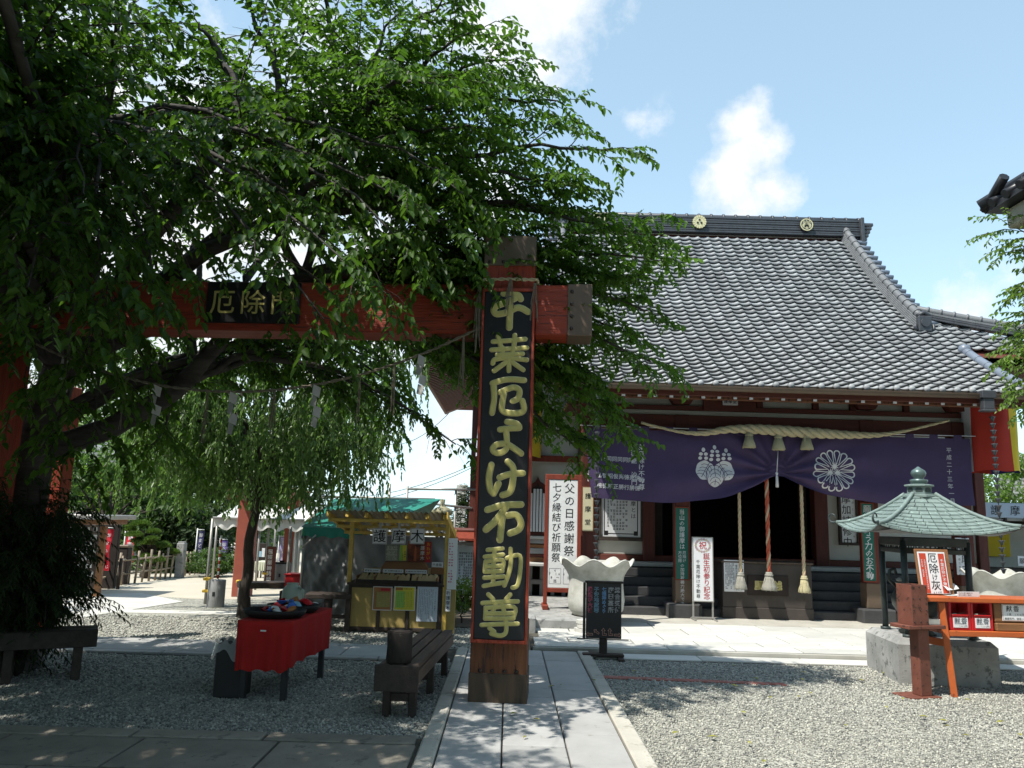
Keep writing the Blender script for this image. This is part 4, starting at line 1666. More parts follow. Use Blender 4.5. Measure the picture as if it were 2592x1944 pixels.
# bell ropes in front of the offertory box
YB = 13.15
for (vx0, vy0, vx1, vy1, tw, r, m, lab, gl) in (
        (1599, 1035, 1600, 1238, .10, .026, 'tan', 'plain tan bell rope with greyed tassel, left of the three', K['straw_grey']),
        (1662, 1015, 1661, 1238, .12, .034, 'red', 'red and tan striped bell rope hanging in the middle', K['straw_grey']),
        (1730, 1040, 1737, 1246, .10, .028, 'tan', 'tan bell rope with fresh yellow straw tassel, right of the three', K['straw'])):
    top, end = A(vx0, vy0 - 60, YB), A(vx1, vy1, YB)
    top.x = end.x
    rt = thing('bell_rope', lab, 'rope', tuple(end), 0, 'bell ropes in front of the offertory box')
    sa, sb = MB(), MB()
    if m == 'red':
        twisted([sa, sb, sb], [top, end], lambda t: r, 2.6, 3, 8)
        sa.build('tan_strand', K['tan_rope'], rt, W=True)
        sb.build('red_strand', K['red_rope'], rt, W=True)
    else:
        twisted([sa, sa, sb], [top, end], lambda t: r, 3.4, 3, 8)
        sa.build('tan_strand', K['tan_rope'], rt, W=True)
        sb.build('dull_red_strand', K['rope'], rt, W=True)
    hgt = .27 if m == 'red' else .25
    tassel(rt, end, hgt, .058 if m == 'red' else .05, .125 if m == 'red' else .10, gl)
# little white cord with tassel at the gathering of the curtain
gc = thing('curtain_cord', 'thin white cord with a small tassel at the gathered curtain', 'cord', tuple(A(1677, 1050, YC - .12)))
p0, p1, p2 = A(1681, 968, YC - .12), A(1678, 1022, YC - .12), A(1677, 1052, YC - .12)
b = MB()
b.tube([p0, p1], .007, 6)
b.lathe([(0, .03), (.02, .02), (.022, 0), (.012, -.02)], tuple(p1 + Vector((0, 0, -.01))), 8)
b.lathe([(.012, .0), (.02, -.03), (.022, -.1), (.026, -.2), (0, -.2)], tuple(p1 + Vector((0, 0, -.03))), 8)
b.build('cord_and_tassel', K['white_print'], gc, W=True)

# offertory box
bx0, bx1 = xV(1560, 1280, 13.3), xV(1757, 1280, 13.3)
bzt = zV(1660, 1214, 13.3)
ob = thing('offertory_box', 'big dark wooden offertory box in front of the hall steps', 'offertory box', ((bx0 + bx1) / 2, 13.3, ZT))
w, h = bx1 - bx0, bzt - ZT
b = MB().box(-w / 2, w / 2, 0, .62, 0, h * .2, .01)
b.build('plinth', K['box_wood'], ob)
MB().box(-w / 2 + .012, w / 2 - .012, .015, .60, h * .2, h - .03, .008).build('body', K['box_wood'], ob)
b = MB()
b.box(-w / 2 - .012, w / 2 + .012, -.012, .03, h - .03, h, .005)
b.box(-w / 2 - .012, w / 2 + .012, .58, .62, h - .03, h, .005)
b.box(-w / 2 - .012, -w / 2 + .03, .03, .58, h - .03, h, .005)
b.box(w / 2 - .03, w / 2 + .012, .03, .58, h - .03, h, .005)
for i in range(9):
    b.bar((-w / 2 + .06 + (w - .12) * i / 8, .03, h - .018), (-w / 2 + .06 + (w - .12) * i / 8, .58, h - .018), .03, .03)
b.build('top_grille', K['bench'], ob)
xa, xb = xV(1615, 1265, 13.3) - (bx0 + bx1) / 2, xV(1703, 1265, 13.3) - (bx0 + bx1) / 2
za, zb2 = zV(1660, 1287, 13.3) - ZT, zV(1660, 1243, 13.3) - ZT
pn = MB().box(xa, xb, -.006, .02, za, zb2, .004).build('name_panel', K['dark_in'], ob)
zc = (za + zb2) / 2
for xx, ch in ((xa + (xb - xa) * .28, '願'), (xa + (xb - xa) * .73, '銭')):
    b, b2 = MB(), MB()
    put_char(b2, ch, xx, zc, .155, -.008, .035, 2)
    put_char(b, ch, xx, zc, .155, -.0105, .004, 2)
    b2.build('gold_character', K['emblem'], pn)
    b.build('character_core', K['gold'], pn)
x0, x1 = xV(1561, 1245, 13.3) - (bx0 + bx1) / 2 + .02, xV(1607, 1245, 13.3) - (bx0 + bx1) / 2
z0, z1 = zV(1585, 1278, 13.3) - ZT, zV(1585, 1210, 13.3) - ZT
nt = thing('paper_notice', 'white paper notice taped to the left of the offertory box', 'notice', ((bx0 + bx1) / 2 + (x0 + x1) / 2, 13.295, ZT + z0))
hw, hh = (x1 - x0) / 2, z1 - z0
MB().box(-hw, hw, -.004, .0, 0, hh, .001).build('sheet', K['white_board'], nt)
b = MB()
column(b, '不動尊', hw - .05, hh - .02, .075, .10, -.0055, .01, 1)
b.build('title_lettering', K['black_ink'], nt)
b = MB()
column(b, '毎月28日10時より', hw - .125, hh - .07, .04, .042, -.0055, .004, 1)
b.build('subtitle_lettering', K['black_ink'], nt)
b = MB()
fine_print(b, -hw + .02, hw - .16, .03, hh - .05, 7, .022, -.0055, seed=5)
b.build('lettering', K['black_ink'], nt)

# vertical green signs on the porch posts
t, w, h = board_thing('green_sign', 'narrow green vertical sign with white writing on the post left of the doorway', 'sign', 1460, 1487, 1097, 1251, YP - .135, K['green_board'], .015, K['redwood'], .018, .004)
b = MB()
column(b, '当山の御護摩は', .0, h - .02, .092, .094, off=.012, res=1)
column(b, '厄除け', .036, h - .70, .062, .063, off=.006, res=1)
column(b, '方位除', -.036, h - .70, .062, .063, off=.006, res=1)
column(b, 'の加持祈祷力絶大であります', 0, h - .90, .068, .0672, off=.006, res=1)
b.build('lettering', K['white_print'], t)
t, w, h = board_thing('green_sign', 'green vertical sign with larger white writing behind the incense shelter roof', 'sign', 1864, 1889, 1088, 1255, YP - .135, K['green_board'], .015, K['redwood'], .018, .004)
b = MB()
column(b, '願いが叶う力のお不動', 0, h - .02, .135, (h - .05) / 10, off=.014, res=1)
b.build('lettering', K['white_print'], t)
# cream sign on the outer post
t, w, h = board_thing('cream_sign', 'slim cream name board reading 護摩堂 on the hall post', 'sign', 1259, 1281, 1053, 1147, YP - .15, K['cream_board'], .025, K['brownwood'], .012, .0)
for i, ch in enumerate('護摩堂'):
    b = MB()
    put_char(b, ch, 0, h * (.80 - .30 * i), .105, -.0015, .012, 2)
    b.build('character', K['black_ink'], t)
MB().box(-.01, .01, -.02, 0, h + .10, h + .28, .003).build('hook', K['white_board'], t)
# sign behind the shelter: prayer sticks
t, w, h = board_thing('white_sign', 'white vertical sign reading き護摩木 on the outer right post', 'sign', 2066, 2096, 1162, 1242, YP - .15, K['white_board'], .02)
b = MB()
column(b, 'き護摩木', .035, h + .03, .145, .15, off=.012, res=2)
column(b, '祈祷料一本三百円也', -w / 2 + .045, h - .08, .042, .062, off=.003, res=1)
b.build('lettering', K['black_ink'], t)

# five-colour banners at the hall corners
def drum_banner(label, vx0, vx1, vy0, vy1, Y, cols, turn=0):
    x0, x1 = xV(vx0, (vy0 + vy1) / 2, Y), xV(vx1, (vy0 + vy1) / 2, Y)
    z0, z1 = zV((vx0 + vx1) / 2, vy1, Y), zV((vx0 + vx1) / 2, vy0, Y)
    rad = (x1 - x0) / 2
    xm_ = xV((vx0 + vx1) / 2, (vy0 + vy1) / 2, Y + rad)
    t = thing('colour_banner', label, 'banner', (xm_, Y + rad, z0), 0, 'five-colour banners at the hall corners')
    nn = 10
    for k, (a0, a1, m, nm) in enumerate(cols):
        b = MB()

        def fn(u, v, a0=a0, a1=a1):
            a = R(a0 + (a1 - a0) * u + turn)
            rr = rad * (1 + .03 * math.sin(a * 7 + v * 3) + .02 * v)
            return (rr * math.cos(a), rr * math.sin(a), (z1 - z0) * (1 - v) + .012 * math.sin(a * 5) * v)
        b.sheet(fn, nn, 8)
        b.build(nm, m, t)
    MB().lathe([(rad * .98, (z1 - z0) + .0), (rad * 1.02, (z1 - z0) + .03), (0, (z1 - z0) + .04)], (0, 0, 0), 24).build('top_ring', K['darkwood'], t)
    return t


drum_banner('red banner with white and yellow side strips hanging under the right porch corner', 2083, 2190, 872, 1016, 12.85, ((180, 232, K['ban_white'], 'white_strip'), (232, 318, K['ban_red'], 'red_strip'), (318, 362, K['ban_yellow'], 'yellow_strip'), (2, 90, K['ban_blue'], 'blue_strip'), (90, 180, K['ban_red'], 'rear_strip')), -30)
drum_banner('yellow and white banner at the left hall corner, half hidden by the gate post', 1030, 1170, 828, 982, 14.2, ((180, 235, K['ban_white'], 'white_strip'), (235, 300, K['ban_red'], 'red_strip'), (300, 362, K['ban_yellow'], 'yellow_strip'), (2, 90, K['ban_blue'], 'blue_strip'), (90, 180, K['ban_white'], 'rear_strip')))

# rain chains of little cups falling into stone pots
cup = MB().lathe([(.013, -.045), (.02, -.03), (.03, .0), (.047, .028), (.043, .03), (.026, .002), (.0, -.03)], (0, 0, 0), 8)
cup.tube([(0, 0, .03), (0, 0, .075)], .006, 5)
cupm = cup.mesh('cup')
cupm.materials.append(K['tile_dark'])


def rain_chain(vx, vy, y_end, label):
    p = A(vx, vy, YE - .11)
    z1, z0 = ze - .33, zV(vx - 3, y_end, YE - .11)
    t = thing('rain_chain', label, 'rain chain', (p.x, YE - .115, z0), 0, 'rain chains under the porch gutter')
    z = 0
    while z < z1 - z0:
        link_mesh('cup', cupm, None, t, M=Matrix.Translation((random.uniform(-.004, .004), 0, z)) @ Matrix.Rotation(random.uniform(0, 1), 4, 'Z'))
        z += .105
    return p


pl_ = rain_chain(1290, 1000, 1222, 'dark rain chain of small cups above the left wavy stone pot')
pr_ = rain_chain(2150, 1000, 1232, 'dark rain chain of small cups above the right wavy stone pot')


def lotus_pot(x, y, z, label, crest):
    t = thing('stone_pot', label, 'pot', (x, y, z), 0, 'wavy-rimmed stone pots under the rain chains')
    prof = [(.24, 0), (.34, .02), (.405, .10), (.425, .24), (.41, .38), (.40, .50), (.42, .60), (.475, .70), (.53, .775), (.555, .79), (.535, .80), (.475, .745), (.40, .64), (.36, .50), (.34, .3), (0, .24)]

    def wav(r, z_, a):
        k = max(0, (z_ - .45) / .35) ** 1.6
        if r < .42 and z_ < .3:
            k = 0
        s = math.sin(a * 7 + 1.2)
        return r * (1 + .05 * k * s), z_ + .055 * k * s
    MB().lathe(prof, (0, 0, 0), 84, True, wav).build('bowl', K['greenstone'], t)
    MB().lathe([(0, .34), (.35, .34)], (0, 0, 0), 32).build('water', mat('dark_water', (.02, .025, .022), .08, .1, 3), t)
    b = MB()
    if crest == 'c':
        b.M = Matrix.Translation((.0, -.428, .22))
        crest_chrys(b, .26, 0, .05, 16)
        b.M = None
        b.build('chrysanthemum_crest', K['black_ink'], t)
    else:
        column(b, '千葉', -.20, .40, .05, .06, -.400, .004, 1)
        b.build('lettering', K['black_ink'], t)
    return t


lotus_pot(pl_.x, YE - .12, .19, 'wavy-rimmed pale stone pot behind the black guide board', 't')
lotus_pot(pr_.x, YE - .12, ZT + .1, 'wavy-rimmed pale stone pot with flower crest behind the orange incense table', 'c')
MB().box(pr_.x - .3, pr_.x + .3, YE - .42, YE + .2, ZT - .01, ZT + .10, .02).build('pot_plinth', K['greenstone'], kind='structure')
MB().box(pl_.x - .3, pl_.x + .3, YE - .42, YE + .2, .05, .19, .02).build('pot_plinth', K['greenstone'], kind='structure')

# tall red-framed festival sign on legs
YS = 12.9
x0, x1 = xV(1184, 1150, YS), xV(1247, 1150, YS)
zt, zb_ = zV(1215, 1037, YS), zV(1215, 1270, YS)
w, h = x1 - x0, zt - zb_
fs = thing('festival_sign', 'tall white festival sign in a red frame on legs beside the hall wall', 'sign', ((x0 + x1) / 2, YS, .2))
dz = zb_ - .2
MB().box(-w / 2, w / 2, -.012, .02, dz, dz + h, .004).build('board', K['paper'], fs)
b = MB()
b.box(-w / 2 - .06, w / 2 + .06, -.02, .05, dz + h + .005, dz + h + .09, .006)
b.box(-w / 2 - .06, w / 2 + .06, -.02, .05, dz - .07, dz - .004, .006)
b.build('frame', K['redwood'], fs)
for s in (-1, 1):
    MB().box(s * (w / 2 + .03) - .03, s * (w / 2 + .03) + .03, -.025, .04, .07, dz + h + .004, .006).build('leg', K['redwood'], fs)
    MB().box(s * (w / 2 + .03) - .045, s * (w / 2 + .03) + .045, -.22, .25, 0, .07, .008).build('foot', K['redwood'], fs)
b = MB()
column(b, '父の日感謝祭', w * .22, dz + h - .05, .17, .198, -.0135, .012, 2)
column(b, '七夕縁結び祈願祭', -w * .22, dz + h - .05, .15, .158, -.0135, .006, 2)
for (xx, lines) in ((-w * .24, ('6', '7 16', '8 〜', '迄')), (w * .24, ('6', '6 17', '迄'))):
    frame_lines(b, xx - w * .2, xx + w * .2, dz + .06, dz + .30, .004, -.0135)
    for i, ln in enumerate(lines):
        row(b, ln, xx - .028 * len(ln), dz + .27 - .055 * i, .055, .05, -.0135, .003, 1)
b.build('lettering', K['black_ink'], fs)

# white stand sign on steel legs
YS = 13.0
x0, x1 = xV(1496, 1240, YS), xV(1541, 1240, YS)
zt, zb_ = zV(1518, 1160, YS), zV(1518, 1300, YS)
w, h = x1 - x0, zt - zb_
ss = thing('stand_sign', 'white stand sign with red writing and flower wreath, left of the offertory box', 'sign', ((x0 + x1) / 2, YS, ZT))
dz = zb_ - ZT
MB().box(-w / 2, w / 2, -.01, .012, dz, dz + h, .004).build('board', K['white_board'], ss)
for s in (-1, 1):
    MB().box(s * (w / 2 - .012) - .014, s * (w / 2 - .012) + .014, .012, .04, 0.01, dz + h, .003).build('leg', K['galv'], ss)
b = MB()
b.box(-w / 2 - .02, w / 2 + .02, -.0, .03, .02, .045, .003)
for s in (-1, 1):
    b.box(s * (w / 2 - .0) - .014, s * (w / 2 - .0) + .014, -.2, .22, 0, .022, .003)
b.build('base_frame', K['galv'], ss)
f = MB()
frame_lines(f, -w / 2, w / 2, dz, dz + h, .014, -.0125)
f.build('edging', K['galv'], ss)
b = MB()
put_char(b, '祝', 0, dz + h - .135, .13, -.0125, .012, 2)
column(b, '誕生初参り記念', w * .17, dz + h - .25, .108, .104, -.0125, .012, 2)
b.build('red_lettering', K['red_ink'], ss)
b = MB()
column(b, '千葉厄除け不動尊', -w * .24, dz + h - .36, .068, .0765, -.0125, .004, 2)
b.build('black_lettering', K['black_ink'], ss)
b, b2 = MB(), MB()
for k in range(18):
    a = 2 * math.pi * k / 18
    bb = (b, b2)[k % 3 == 0]
    for q in range(5):
        e = a + q * 1.2566
        cxx, czz = .115 * math.cos(a), dz + h - .135 + .098 * math.sin(a)
        bb.add([(cxx, -.0125, czz), (cxx + .02 * math.cos(e - .3), -.0125, czz + .02 * math.sin(e - .3)), (cxx + .02 * math.cos(e + .3), -.0125, czz + .02 * math.sin(e + .3))], [(0, 1, 2)])
b.build('flower_wreath', mat('dusty_pink_print', (.42, .16, .18), .6, .3, 9), ss)
b2.build('flower_wreath', mat('ochre_print', (.50, .36, .10), .6, .3, 9), ss)

# black guide board on a post
YS = 9.6
gp = G(1303, 1424)
gb = thing('guide_board', 'small black guide board with coloured outlined writing and arrows on a wooden post', 'sign', (gp.x + .0, YS, 0), R(-2))
x0, x1 = xV(1266, 1320, YS) - gp.x, xV(1342, 1320, YS) - gp.x
zt, zb_ = zV(1305, 1259, YS), zV(1305, 1379, YS)
w, h = x1 - x0, zt - zb_
xm_ = (x0 + x1) / 2
MB().box(x0, x1, -.02, .02, zb_, zt, .005).build('panel', K['blackboard'], gb)
MB().box(x0 - .012, x1 + .02, -.035, .05, zt - .003, zt + .02, .005).build('top_cap', K['darkwood'], gb)
b = MB()
b.box(x0 - .035, x0 - .006, -.02, .035, zb_ - .01, zt - .004, .004)
b.box(x0 - .10, x1 + .09, .02, .032, zb_ - .02, zb_ - .008, .003)
b.build('side_strip', K['dark_metal'], gb)
MB().box(xm_ - .045, xm_ + .045, .0, .07, .05, zb_ - .0025, .008).build('post', K['darkwood'], gb)
MB().box(xm_ - .24, xm_ + .24, -.03, .09, .035, .065, .006).build('base_plank', K['darkwood'], gb)
for s in (-1, 1):
    MB().box(xm_ + s * .2 - .035, xm_ + s * .2 + .035, -.14, .2, 0, .034, .006).build('foot', K['darkwood'], gb)
cols = (('総合受付', .39, K['white_print'], .077), ('庭園墓所', .20, K['white_print'], .077), ('七福神めぐり', 0.005, K['blue_ink'], .051), ('子安地蔵尊', -.215, K['lblue_ink'], .0612), ('縁結び大社', -.40, K['pink_ink'], .0612))
for txt, fx, m, pt in cols:
    b, b2 = MB(), MB()
    s_ = .060 if len(txt) < 6 else .053
    if len(txt) == 4:
        s_ = .066
    xx = xm_ + fx * w * .98
    column(b, txt, xx, zt - .045, s_, pt * .98, -.0225, .032, 1)
    column(b2, txt, xx, zt - .045, s_, pt * .98, -.0245, -.012, 1)
    b.build('outline_lettering', m if m is not K['blue_ink'] else K['lblue_ink'], gb)
    b2.build('inner_lettering', K['blue_ink'] if m is K['blue_ink'] else (K['red_ink'] if m is K['pink_ink'] else K['blackboard']), gb)


def outline(mb, poly, t, y):
    n = len(poly)
    for i in range(n):
        a, b_ = Vector(poly[i]), Vector(poly[(i + 1) % n])
        d = (b_ - a).normalized()
        nn = Vector((-d.y, d.x)) * t / 2
        e = d * t / 2
        P = [a - nn - e, b_ - nn + e, b_ + nn + e, a + nn - e]
        mb.add([(p.x, y - .0003 * i, p.y) for p in P], [(0, 1, 2, 3)])


ar = MB()
straight = [(-.5, 0), (-.2, .28), (-.2, .13), (.5, .13), (.5, -.13), (-.2, -.13), (-.2, -.28)]
bent = [(-.05, .55), (-.33, .2), (-.18, .2), (-.18, -.5), (.42, -.5), (.42, -.25), (.08, -.25), (.08, .2), (.23, .2)]
zz = zb_ + .055


def place(poly, cx, cz, s, rot=0.0, mx=1):
    c_, s_ = math.cos(rot), math.sin(rot)
    return [(cx + s * (mx * u * c_ - v * s_), cz + s * (mx * u * s_ + v * c_)) for u, v in poly]


outline(ar, place(straight, xm_ - .40 * w, zz - .01, .075), .006, -.0225)
outline(ar, place(straight, xm_ - .205 * w, zz + .02, .07, R(-35)), .006, -.0225)
outline(ar, place(bent, xm_ + .0 * w, zz + .02, .075), .006, -.0225)
outline(ar, place(bent, xm_ + .18 * w, zz + .02, .075), .006, -.0225)
outline(ar, place(straight, xm_ + .395 * w, zz - .01, .075, 0, -1), .006, -.0225)
ar.build('arrows', K['arrow_ink'], gb)
# ------------------------------------------------------------------ the red gate
TZ = R(-3.4)
gate = thing('torii_gate', 'large red timber gate with a single cross beam in the foreground', 'gate', (-.05, 7.13, .03), TZ)
# local frame: x along the beam, y away from the camera
PW = .236
post_b = MB().box(-PW, PW, 0, .44, .62, 3.93, .014)
post = post_b.build('gate_post', K['vermilion'], gate)
MB().box(-PW - .008, PW + .008, -.010, .45, 3.90, 4.19, .006).build('post_cap', K['cap'], post)
MB().box(-PW + .03, PW - .03, .03, .40, 4.19, 4.21, .006).build('cap_top', K['cap'], post)
MB().box(-PW - .010, PW + .010, -.012, .452, .235, .66, .006).build('lower_cladding', K['post_wood'], post)
MB().box(-PW - .018, PW + .018, -.020, .46, .0, .245, .006).build('base_shoe', mat('blackened_copper_shoe', (.055, .045, .035), .6, .35, 2, col2=(.13, .085, .05), stretch=(6, 6, .7), metal=.2), post)
stud = MB().lathe([(.017, .0), (.016, .008), (.009, .015), (0, .017)], (0, 0, 0), 10).mesh('stud')
stud.materials.append(K['stud'])


def studs(parent, pts, M0=Matrix.Rotation(math.pi / 2, 4, 'X')):
    for p in pts:
        link_mesh('stud', stud, None, parent, M=Matrix.Translation(p) @ M0)


studs(post, [(-.19 + .127 * i, -.010, 3.935) for i in range(4)])
studs(post, [(-.16 + .107 * i, -.012, .265) for i in range(4)])
BZ0, BZ1 = 3.255, 3.735
MB().box(-4.87, -.24, .05, .42, BZ0, BZ1, .014).build('beam', K['vermilion_h'], gate)
be = MB().box(.24, .56, .05, .42, BZ0, BZ1, .014).build('beam', K['vermilion_h'], gate)
MB().box(.545, .775, .042, .428, BZ0 - .008, BZ1 + .008, .006).build('beam_cap', K['cap'], be)
studs(be, [(.585, .042, BZ0 + .06 + .118 * i) for i in range(4)])
lpost = MB().box(-5.30, -4.84, .0, .44, .62, 4.02, .014).build('gate_post', K['vermilion'], gate)
MB().box(-5.31, -4.83, -.012, .452, .2, .66, .006).build('lower_cladding', K['post_wood'], lpost)
MB().box(-5.32, -4.82, -.020, .46, .0, .245, .006).build('base_shoe', K['stud'], lpost)
MB().box(-6.1, -5.29, .05, .42, BZ0, BZ1, .014).build('beam', K['vermilion_h'], gate)
# second post behind, seen past the trunk
MB().box(-5.62, -5.42, 2.05, 2.27, 0, 3.0, .012).build('brace_post', K['vermilion'], gate)
MB().bar((-5.4, .3, 2.72), (-5.52, 2.05, 2.72), .10, .16).build('brace_rail', K['vermilion_h'], gate)

# tall sign board on the post
Gm = WM[gate.name]
sg = thing('gate_sign', 'tall black sign board with big gold writing on the right gate post', 'sign', tuple(Gm @ Vector((0, -.014, .50))), TZ)
SH = 3.135
bd = MB().box(-.222, .222, -.035, -.0, .03, SH, .004).build('board', K['blackboard'], sg)
f = MB()
for s in (-1, 1):
    f.box(s * .233 - .011, s * .233 + .011, -.05, -.0, .0, SH + .03, .003)
f.box(-.222, .222, -.05, -.0, SH, SH + .03, .003)
f.box(-.222, .222, -.05, -.0, .0, .028, .003)
f.build('frame', K['vermilion'], sg)
# fat rounded brush strokes of the eight characters 千葉厄よけ不動尊, traced in pixels of three enlargements of the photograph
ENL = {'a': (1000, 500, 3.6867), 'b': (1000, 850, 3.0156), 'c': (1150, 1150, 3.6867)}
BRUSH = (
    ('a', 29, ('1015,898 1085,890 1150,915 1172,950', '1120,945 1030,985 945,1015 922,1055 950,1088 1040,1075 1130,1035 1185,1040 1240,1072', '1075,1000 1070,1110 1066,1215')),
    ('a', 21, ('915,1345 1060,1338 1215,1326', '962,1298 985,1385', '1118,1290 1112,1385', '902,1422 1060,1415 1230,1408', '1003,1405 1003,1470', '1100,1405 1098,1470', '955,1470 1190,1462', '912,1548 935,1512 1060,1500 1228,1520',
                 '1062,1500 1062,1618', '1035,1540 925,1618', '1095,1540 1195,1612')),
    ('b', 21, ('745,362 860,334 985,342', '752,372 756,480 740,588', '805,432 900,396 950,420 938,480 900,500', '832,440 818,520 818,568 862,590 955,590 985,560 972,500')),
    ('b', 21, ('856,658 920,668 948,692', '802,716 880,708 948,706', '848,722 852,790 850,858 812,892 765,890 746,862 780,830 850,828 905,858 962,900')),
    ('b', 22, ('735,986 716,1080 726,1170 752,1204', '752,1204 790,1130', '800,1082 880,1056 975,1050', '862,962 902,1010 900,1110 878,1190 822,1216')),
    ('b', 23, ('706,1328 820,1294 962,1288', '850,1305 770,1410 694,1478', '818,1395 808,1480 800,1556', '860,1372 925,1368 962,1425 945,1478 880,1506')),
    ('c', 18, ('312,892 450,880', '285,956 455,936', '376,890 366,1040 362,1210', '292,1000 285,1096', '292,1002 452,988 446,1088', '290,1048 450,1040', '286,1096 448,1090', '280,1152 462,1138', '275,1228 370,1210 480,1192',
                 '492,968 612,945 614,1100 590,1220 545,1242', '526,882 530,1000 510,1110 468,1222')),
    ('c', 18, ('318,1308 362,1352', '522,1308 484,1352', '262,1388 430,1376 592,1370', '292,1432 288,1532', '292,1434 556,1422 550,1530', '385,1405 352,1488', '448,1405 470,1484', '300,1486 545,1480', '288,1532 552,1528',
                 '255,1592 420,1582 592,1578', '482,1545 482,1655 432,1690 345,1672', '330,1622 372,1652')))
Si = WM[sg.name].inverted()
for (e_, rad, strokes) in BRUSH:
    ox_, oy_, sc_ = ENL[e_]
    face, rim = MB(), MB()
    for k, st_ in enumerate(strokes):
        P = []
        for q in st_.split():
            u, v = map(float, q.split(','))
            P.append(Si @ A((ox_ + u / sc_) / 1.17179, (oy_ + v / sc_) / 1.17179, 7.09))
        P = [Vector((p.x, 0, p.z)) for p in P]
        fine = []                                    # smooth the polyline
        for a in range(len(P) - 1):
            p0, p1, p2, p3 = P[max(a - 1, 0)], P[a], P[a + 1], P[min(a + 2, len(P) - 1)]
            for t in (0, .2, .4, .6, .8):
                fine.append(.5 * ((2 * p1) + (p2 - p0) * t + (2 * p0 - 5 * p1 + 4 * p2 - p3) * t * t + (3 * p1 - p0 - 3 * p2 + p3) * t ** 3))
        fine.append(P[-1])
        R_ = rad / sc_ / FPX * 7.1
        for m_, rr, dep, yy in ((rim, R_ * 1.17, .10, -.036), (face, R_, .13, -.038)):
            d0, d1 = (fine[0] - fine[1]).normalized(), (fine[-1] - fine[-2]).normalized()
            pts = [fine[0] + d0 * rr * x for x in (.98, .8, .45)] + fine + [fine[-1] + d1 * rr * x for x in (.45, .8, .98)]
            rs = [rr * .2, rr * .6, rr * .89] + [rr] * len(fine) + [rr * .89, rr * .6, rr * .2]
            m_.M = Matrix.Translation((0, yy - .0004 * k, 0)) @ Matrix.Diagonal((1, dep, 1, 1))
            m_.tube(pts, rs, 10)
    o = rim.build('gold_character', K['gold_edge'], sg)
    face.build('character_face', K['gold'], o)
# plaque on the beam
p = A(550, 656, 7.33)
loc = Gm.inverted() @ p
pq = thing('beam_plaque', 'black plaque with dull gold writing hanging on the gate beam', 'sign', tuple(Gm @ Vector((loc.x, .045, loc.z - .20))), TZ)
MB().box(-.455, .455, -.04, .0, .0, .40, .008).build('board', K['blackboard'], pq)
for i, ch in enumerate('厄除門'):
    b = MB()
    put_char(b, ch, -.29 + .29 * i, .20, .25, -.0425, .018, 3)
    b.build('gold_character', K['gold'], pq)

# straw rope hung between the posts, with paper streamers and straw strands
rp_ = []
pa, pb = Gm @ Vector((-.25, -.03, 3.30)), Gm @ Vector((-4.83, -.03, 3.24))
for t in np.linspace(0, 1, 30):
    p = pa.lerp(pb, t)
    p.z -= .62 * 4 * t * (1 - t)
    p.z += .0
    rp_.append(p)
sh = thing('gate_rope', 'thin sagging straw rope with paper streamers strung below the gate beam', 'rope', tuple(rp_[15]))
bb, bt_ = [MB()], [MB()]
twisted(bt_, rp_, lambda t: .014, 5, 2, 5)

# knot and turns on the right post
kn = []
for t in np.linspace(0, 1, 26):
    a = -math.pi / 2 + 0
    kn.append(t)
loop = [(-PW - .02, -.06), (PW + .025, -.06), (PW + .03, .46), (-PW - .02, .46)]
pts = []
for i in range(4):
    a_, b_ = loop[i], loop[(i + 1) % 4]
    for t in np.linspace(0, 1, 6)[:-1]:
        pts.append(Gm @ Vector((a_[0] + (b_[0] - a_[0]) * t, a_[1] + (b_[1] - a_[1]) * t, 3.74 + .012 * math.sin(t * 3 + i))))
pts.append(pts[0])
twisted(bb, pts, lambda t: .016, 7, 2, 5)
bb[0].build('post_binding', K['rope'], sh, W=True)
bt_[0].build('twisted_cord', K['rope_thin'], sh, W=True)


def strands(top, n, L, spread, r=.0035):
    b = MB()
    for k in range(n):
        dx_, dy_ = random.uniform(-spread, spread), random.uniform(-spread * .5, spread * .3)
        l_ = L * random.uniform(.5, 1.0)
        b.tube([top + Vector((dx_ * .3, dy_ * .3, 0)), top + Vector((dx_ * .8, dy_, -l_ * .5)), top + Vector((dx_ + random.uniform(-.02, .02), dy_, -l_))], r, 4, False)
    return b


b = strands(Gm @ Vector((.02, -.085, 3.74)), 7, .36, .05)
b2 = strands(Gm @ Vector((.245, -.05, 3.72)), 12, .42, .05)
b.v, b.f, b.s = b.v + b2.v, b.f + [tuple(i + len(b.v) for i in f_) for f_ in b2.f], b.s + b2.s
b2 = strands(Gm @ Vector((-.28, -.03, 3.66)), 22, .62, .05, .006)
n0 = len(b.v)
b.v, b.f, b.s = b.v + b2.v, b.f + [tuple(i + n0 for i in f_) for f_ in b2.f], b.s + b2.s
b.build('loose_strands', K['rope_thin'], sh, W=True)


K['shaded_paper'] = mat('shade_grey_paper', (.42, .42, .40), .8, .12, 6)  # white paper greyed, its dimness in shade put into the colour


def shide(top, L=.42, w=.06):
    b = MB()
    n = 4
    h = L / n
    for i in range(n):
        x = top.x + (-1) ** i * w * .22 + .01 * i
        y = top.y - .006 * i
        z1 = top.z - i * h * .92
        tw = .02 * (-1) ** i
        b.add([(x - w / 2, y - tw, z1), (x + w / 2, y + tw, z1 - h * .25), (x + w / 2 - .01, y + tw, z1 - h * 1.15), (x - w / 2 - .01, y - tw, z1 - h * .9)], [(0, 1, 2, 3)])
        b.add([(x - w / 2, y - tw + .003, z1), (x + w / 2, y + tw + .003, z1 - h * .25), (x + w / 2 - .01, y + tw + .003, z1 - h * 1.15), (x - w / 2 - .01, y - tw + .003, z1 - h * .9)], [(3, 2, 1, 0)])
    return b


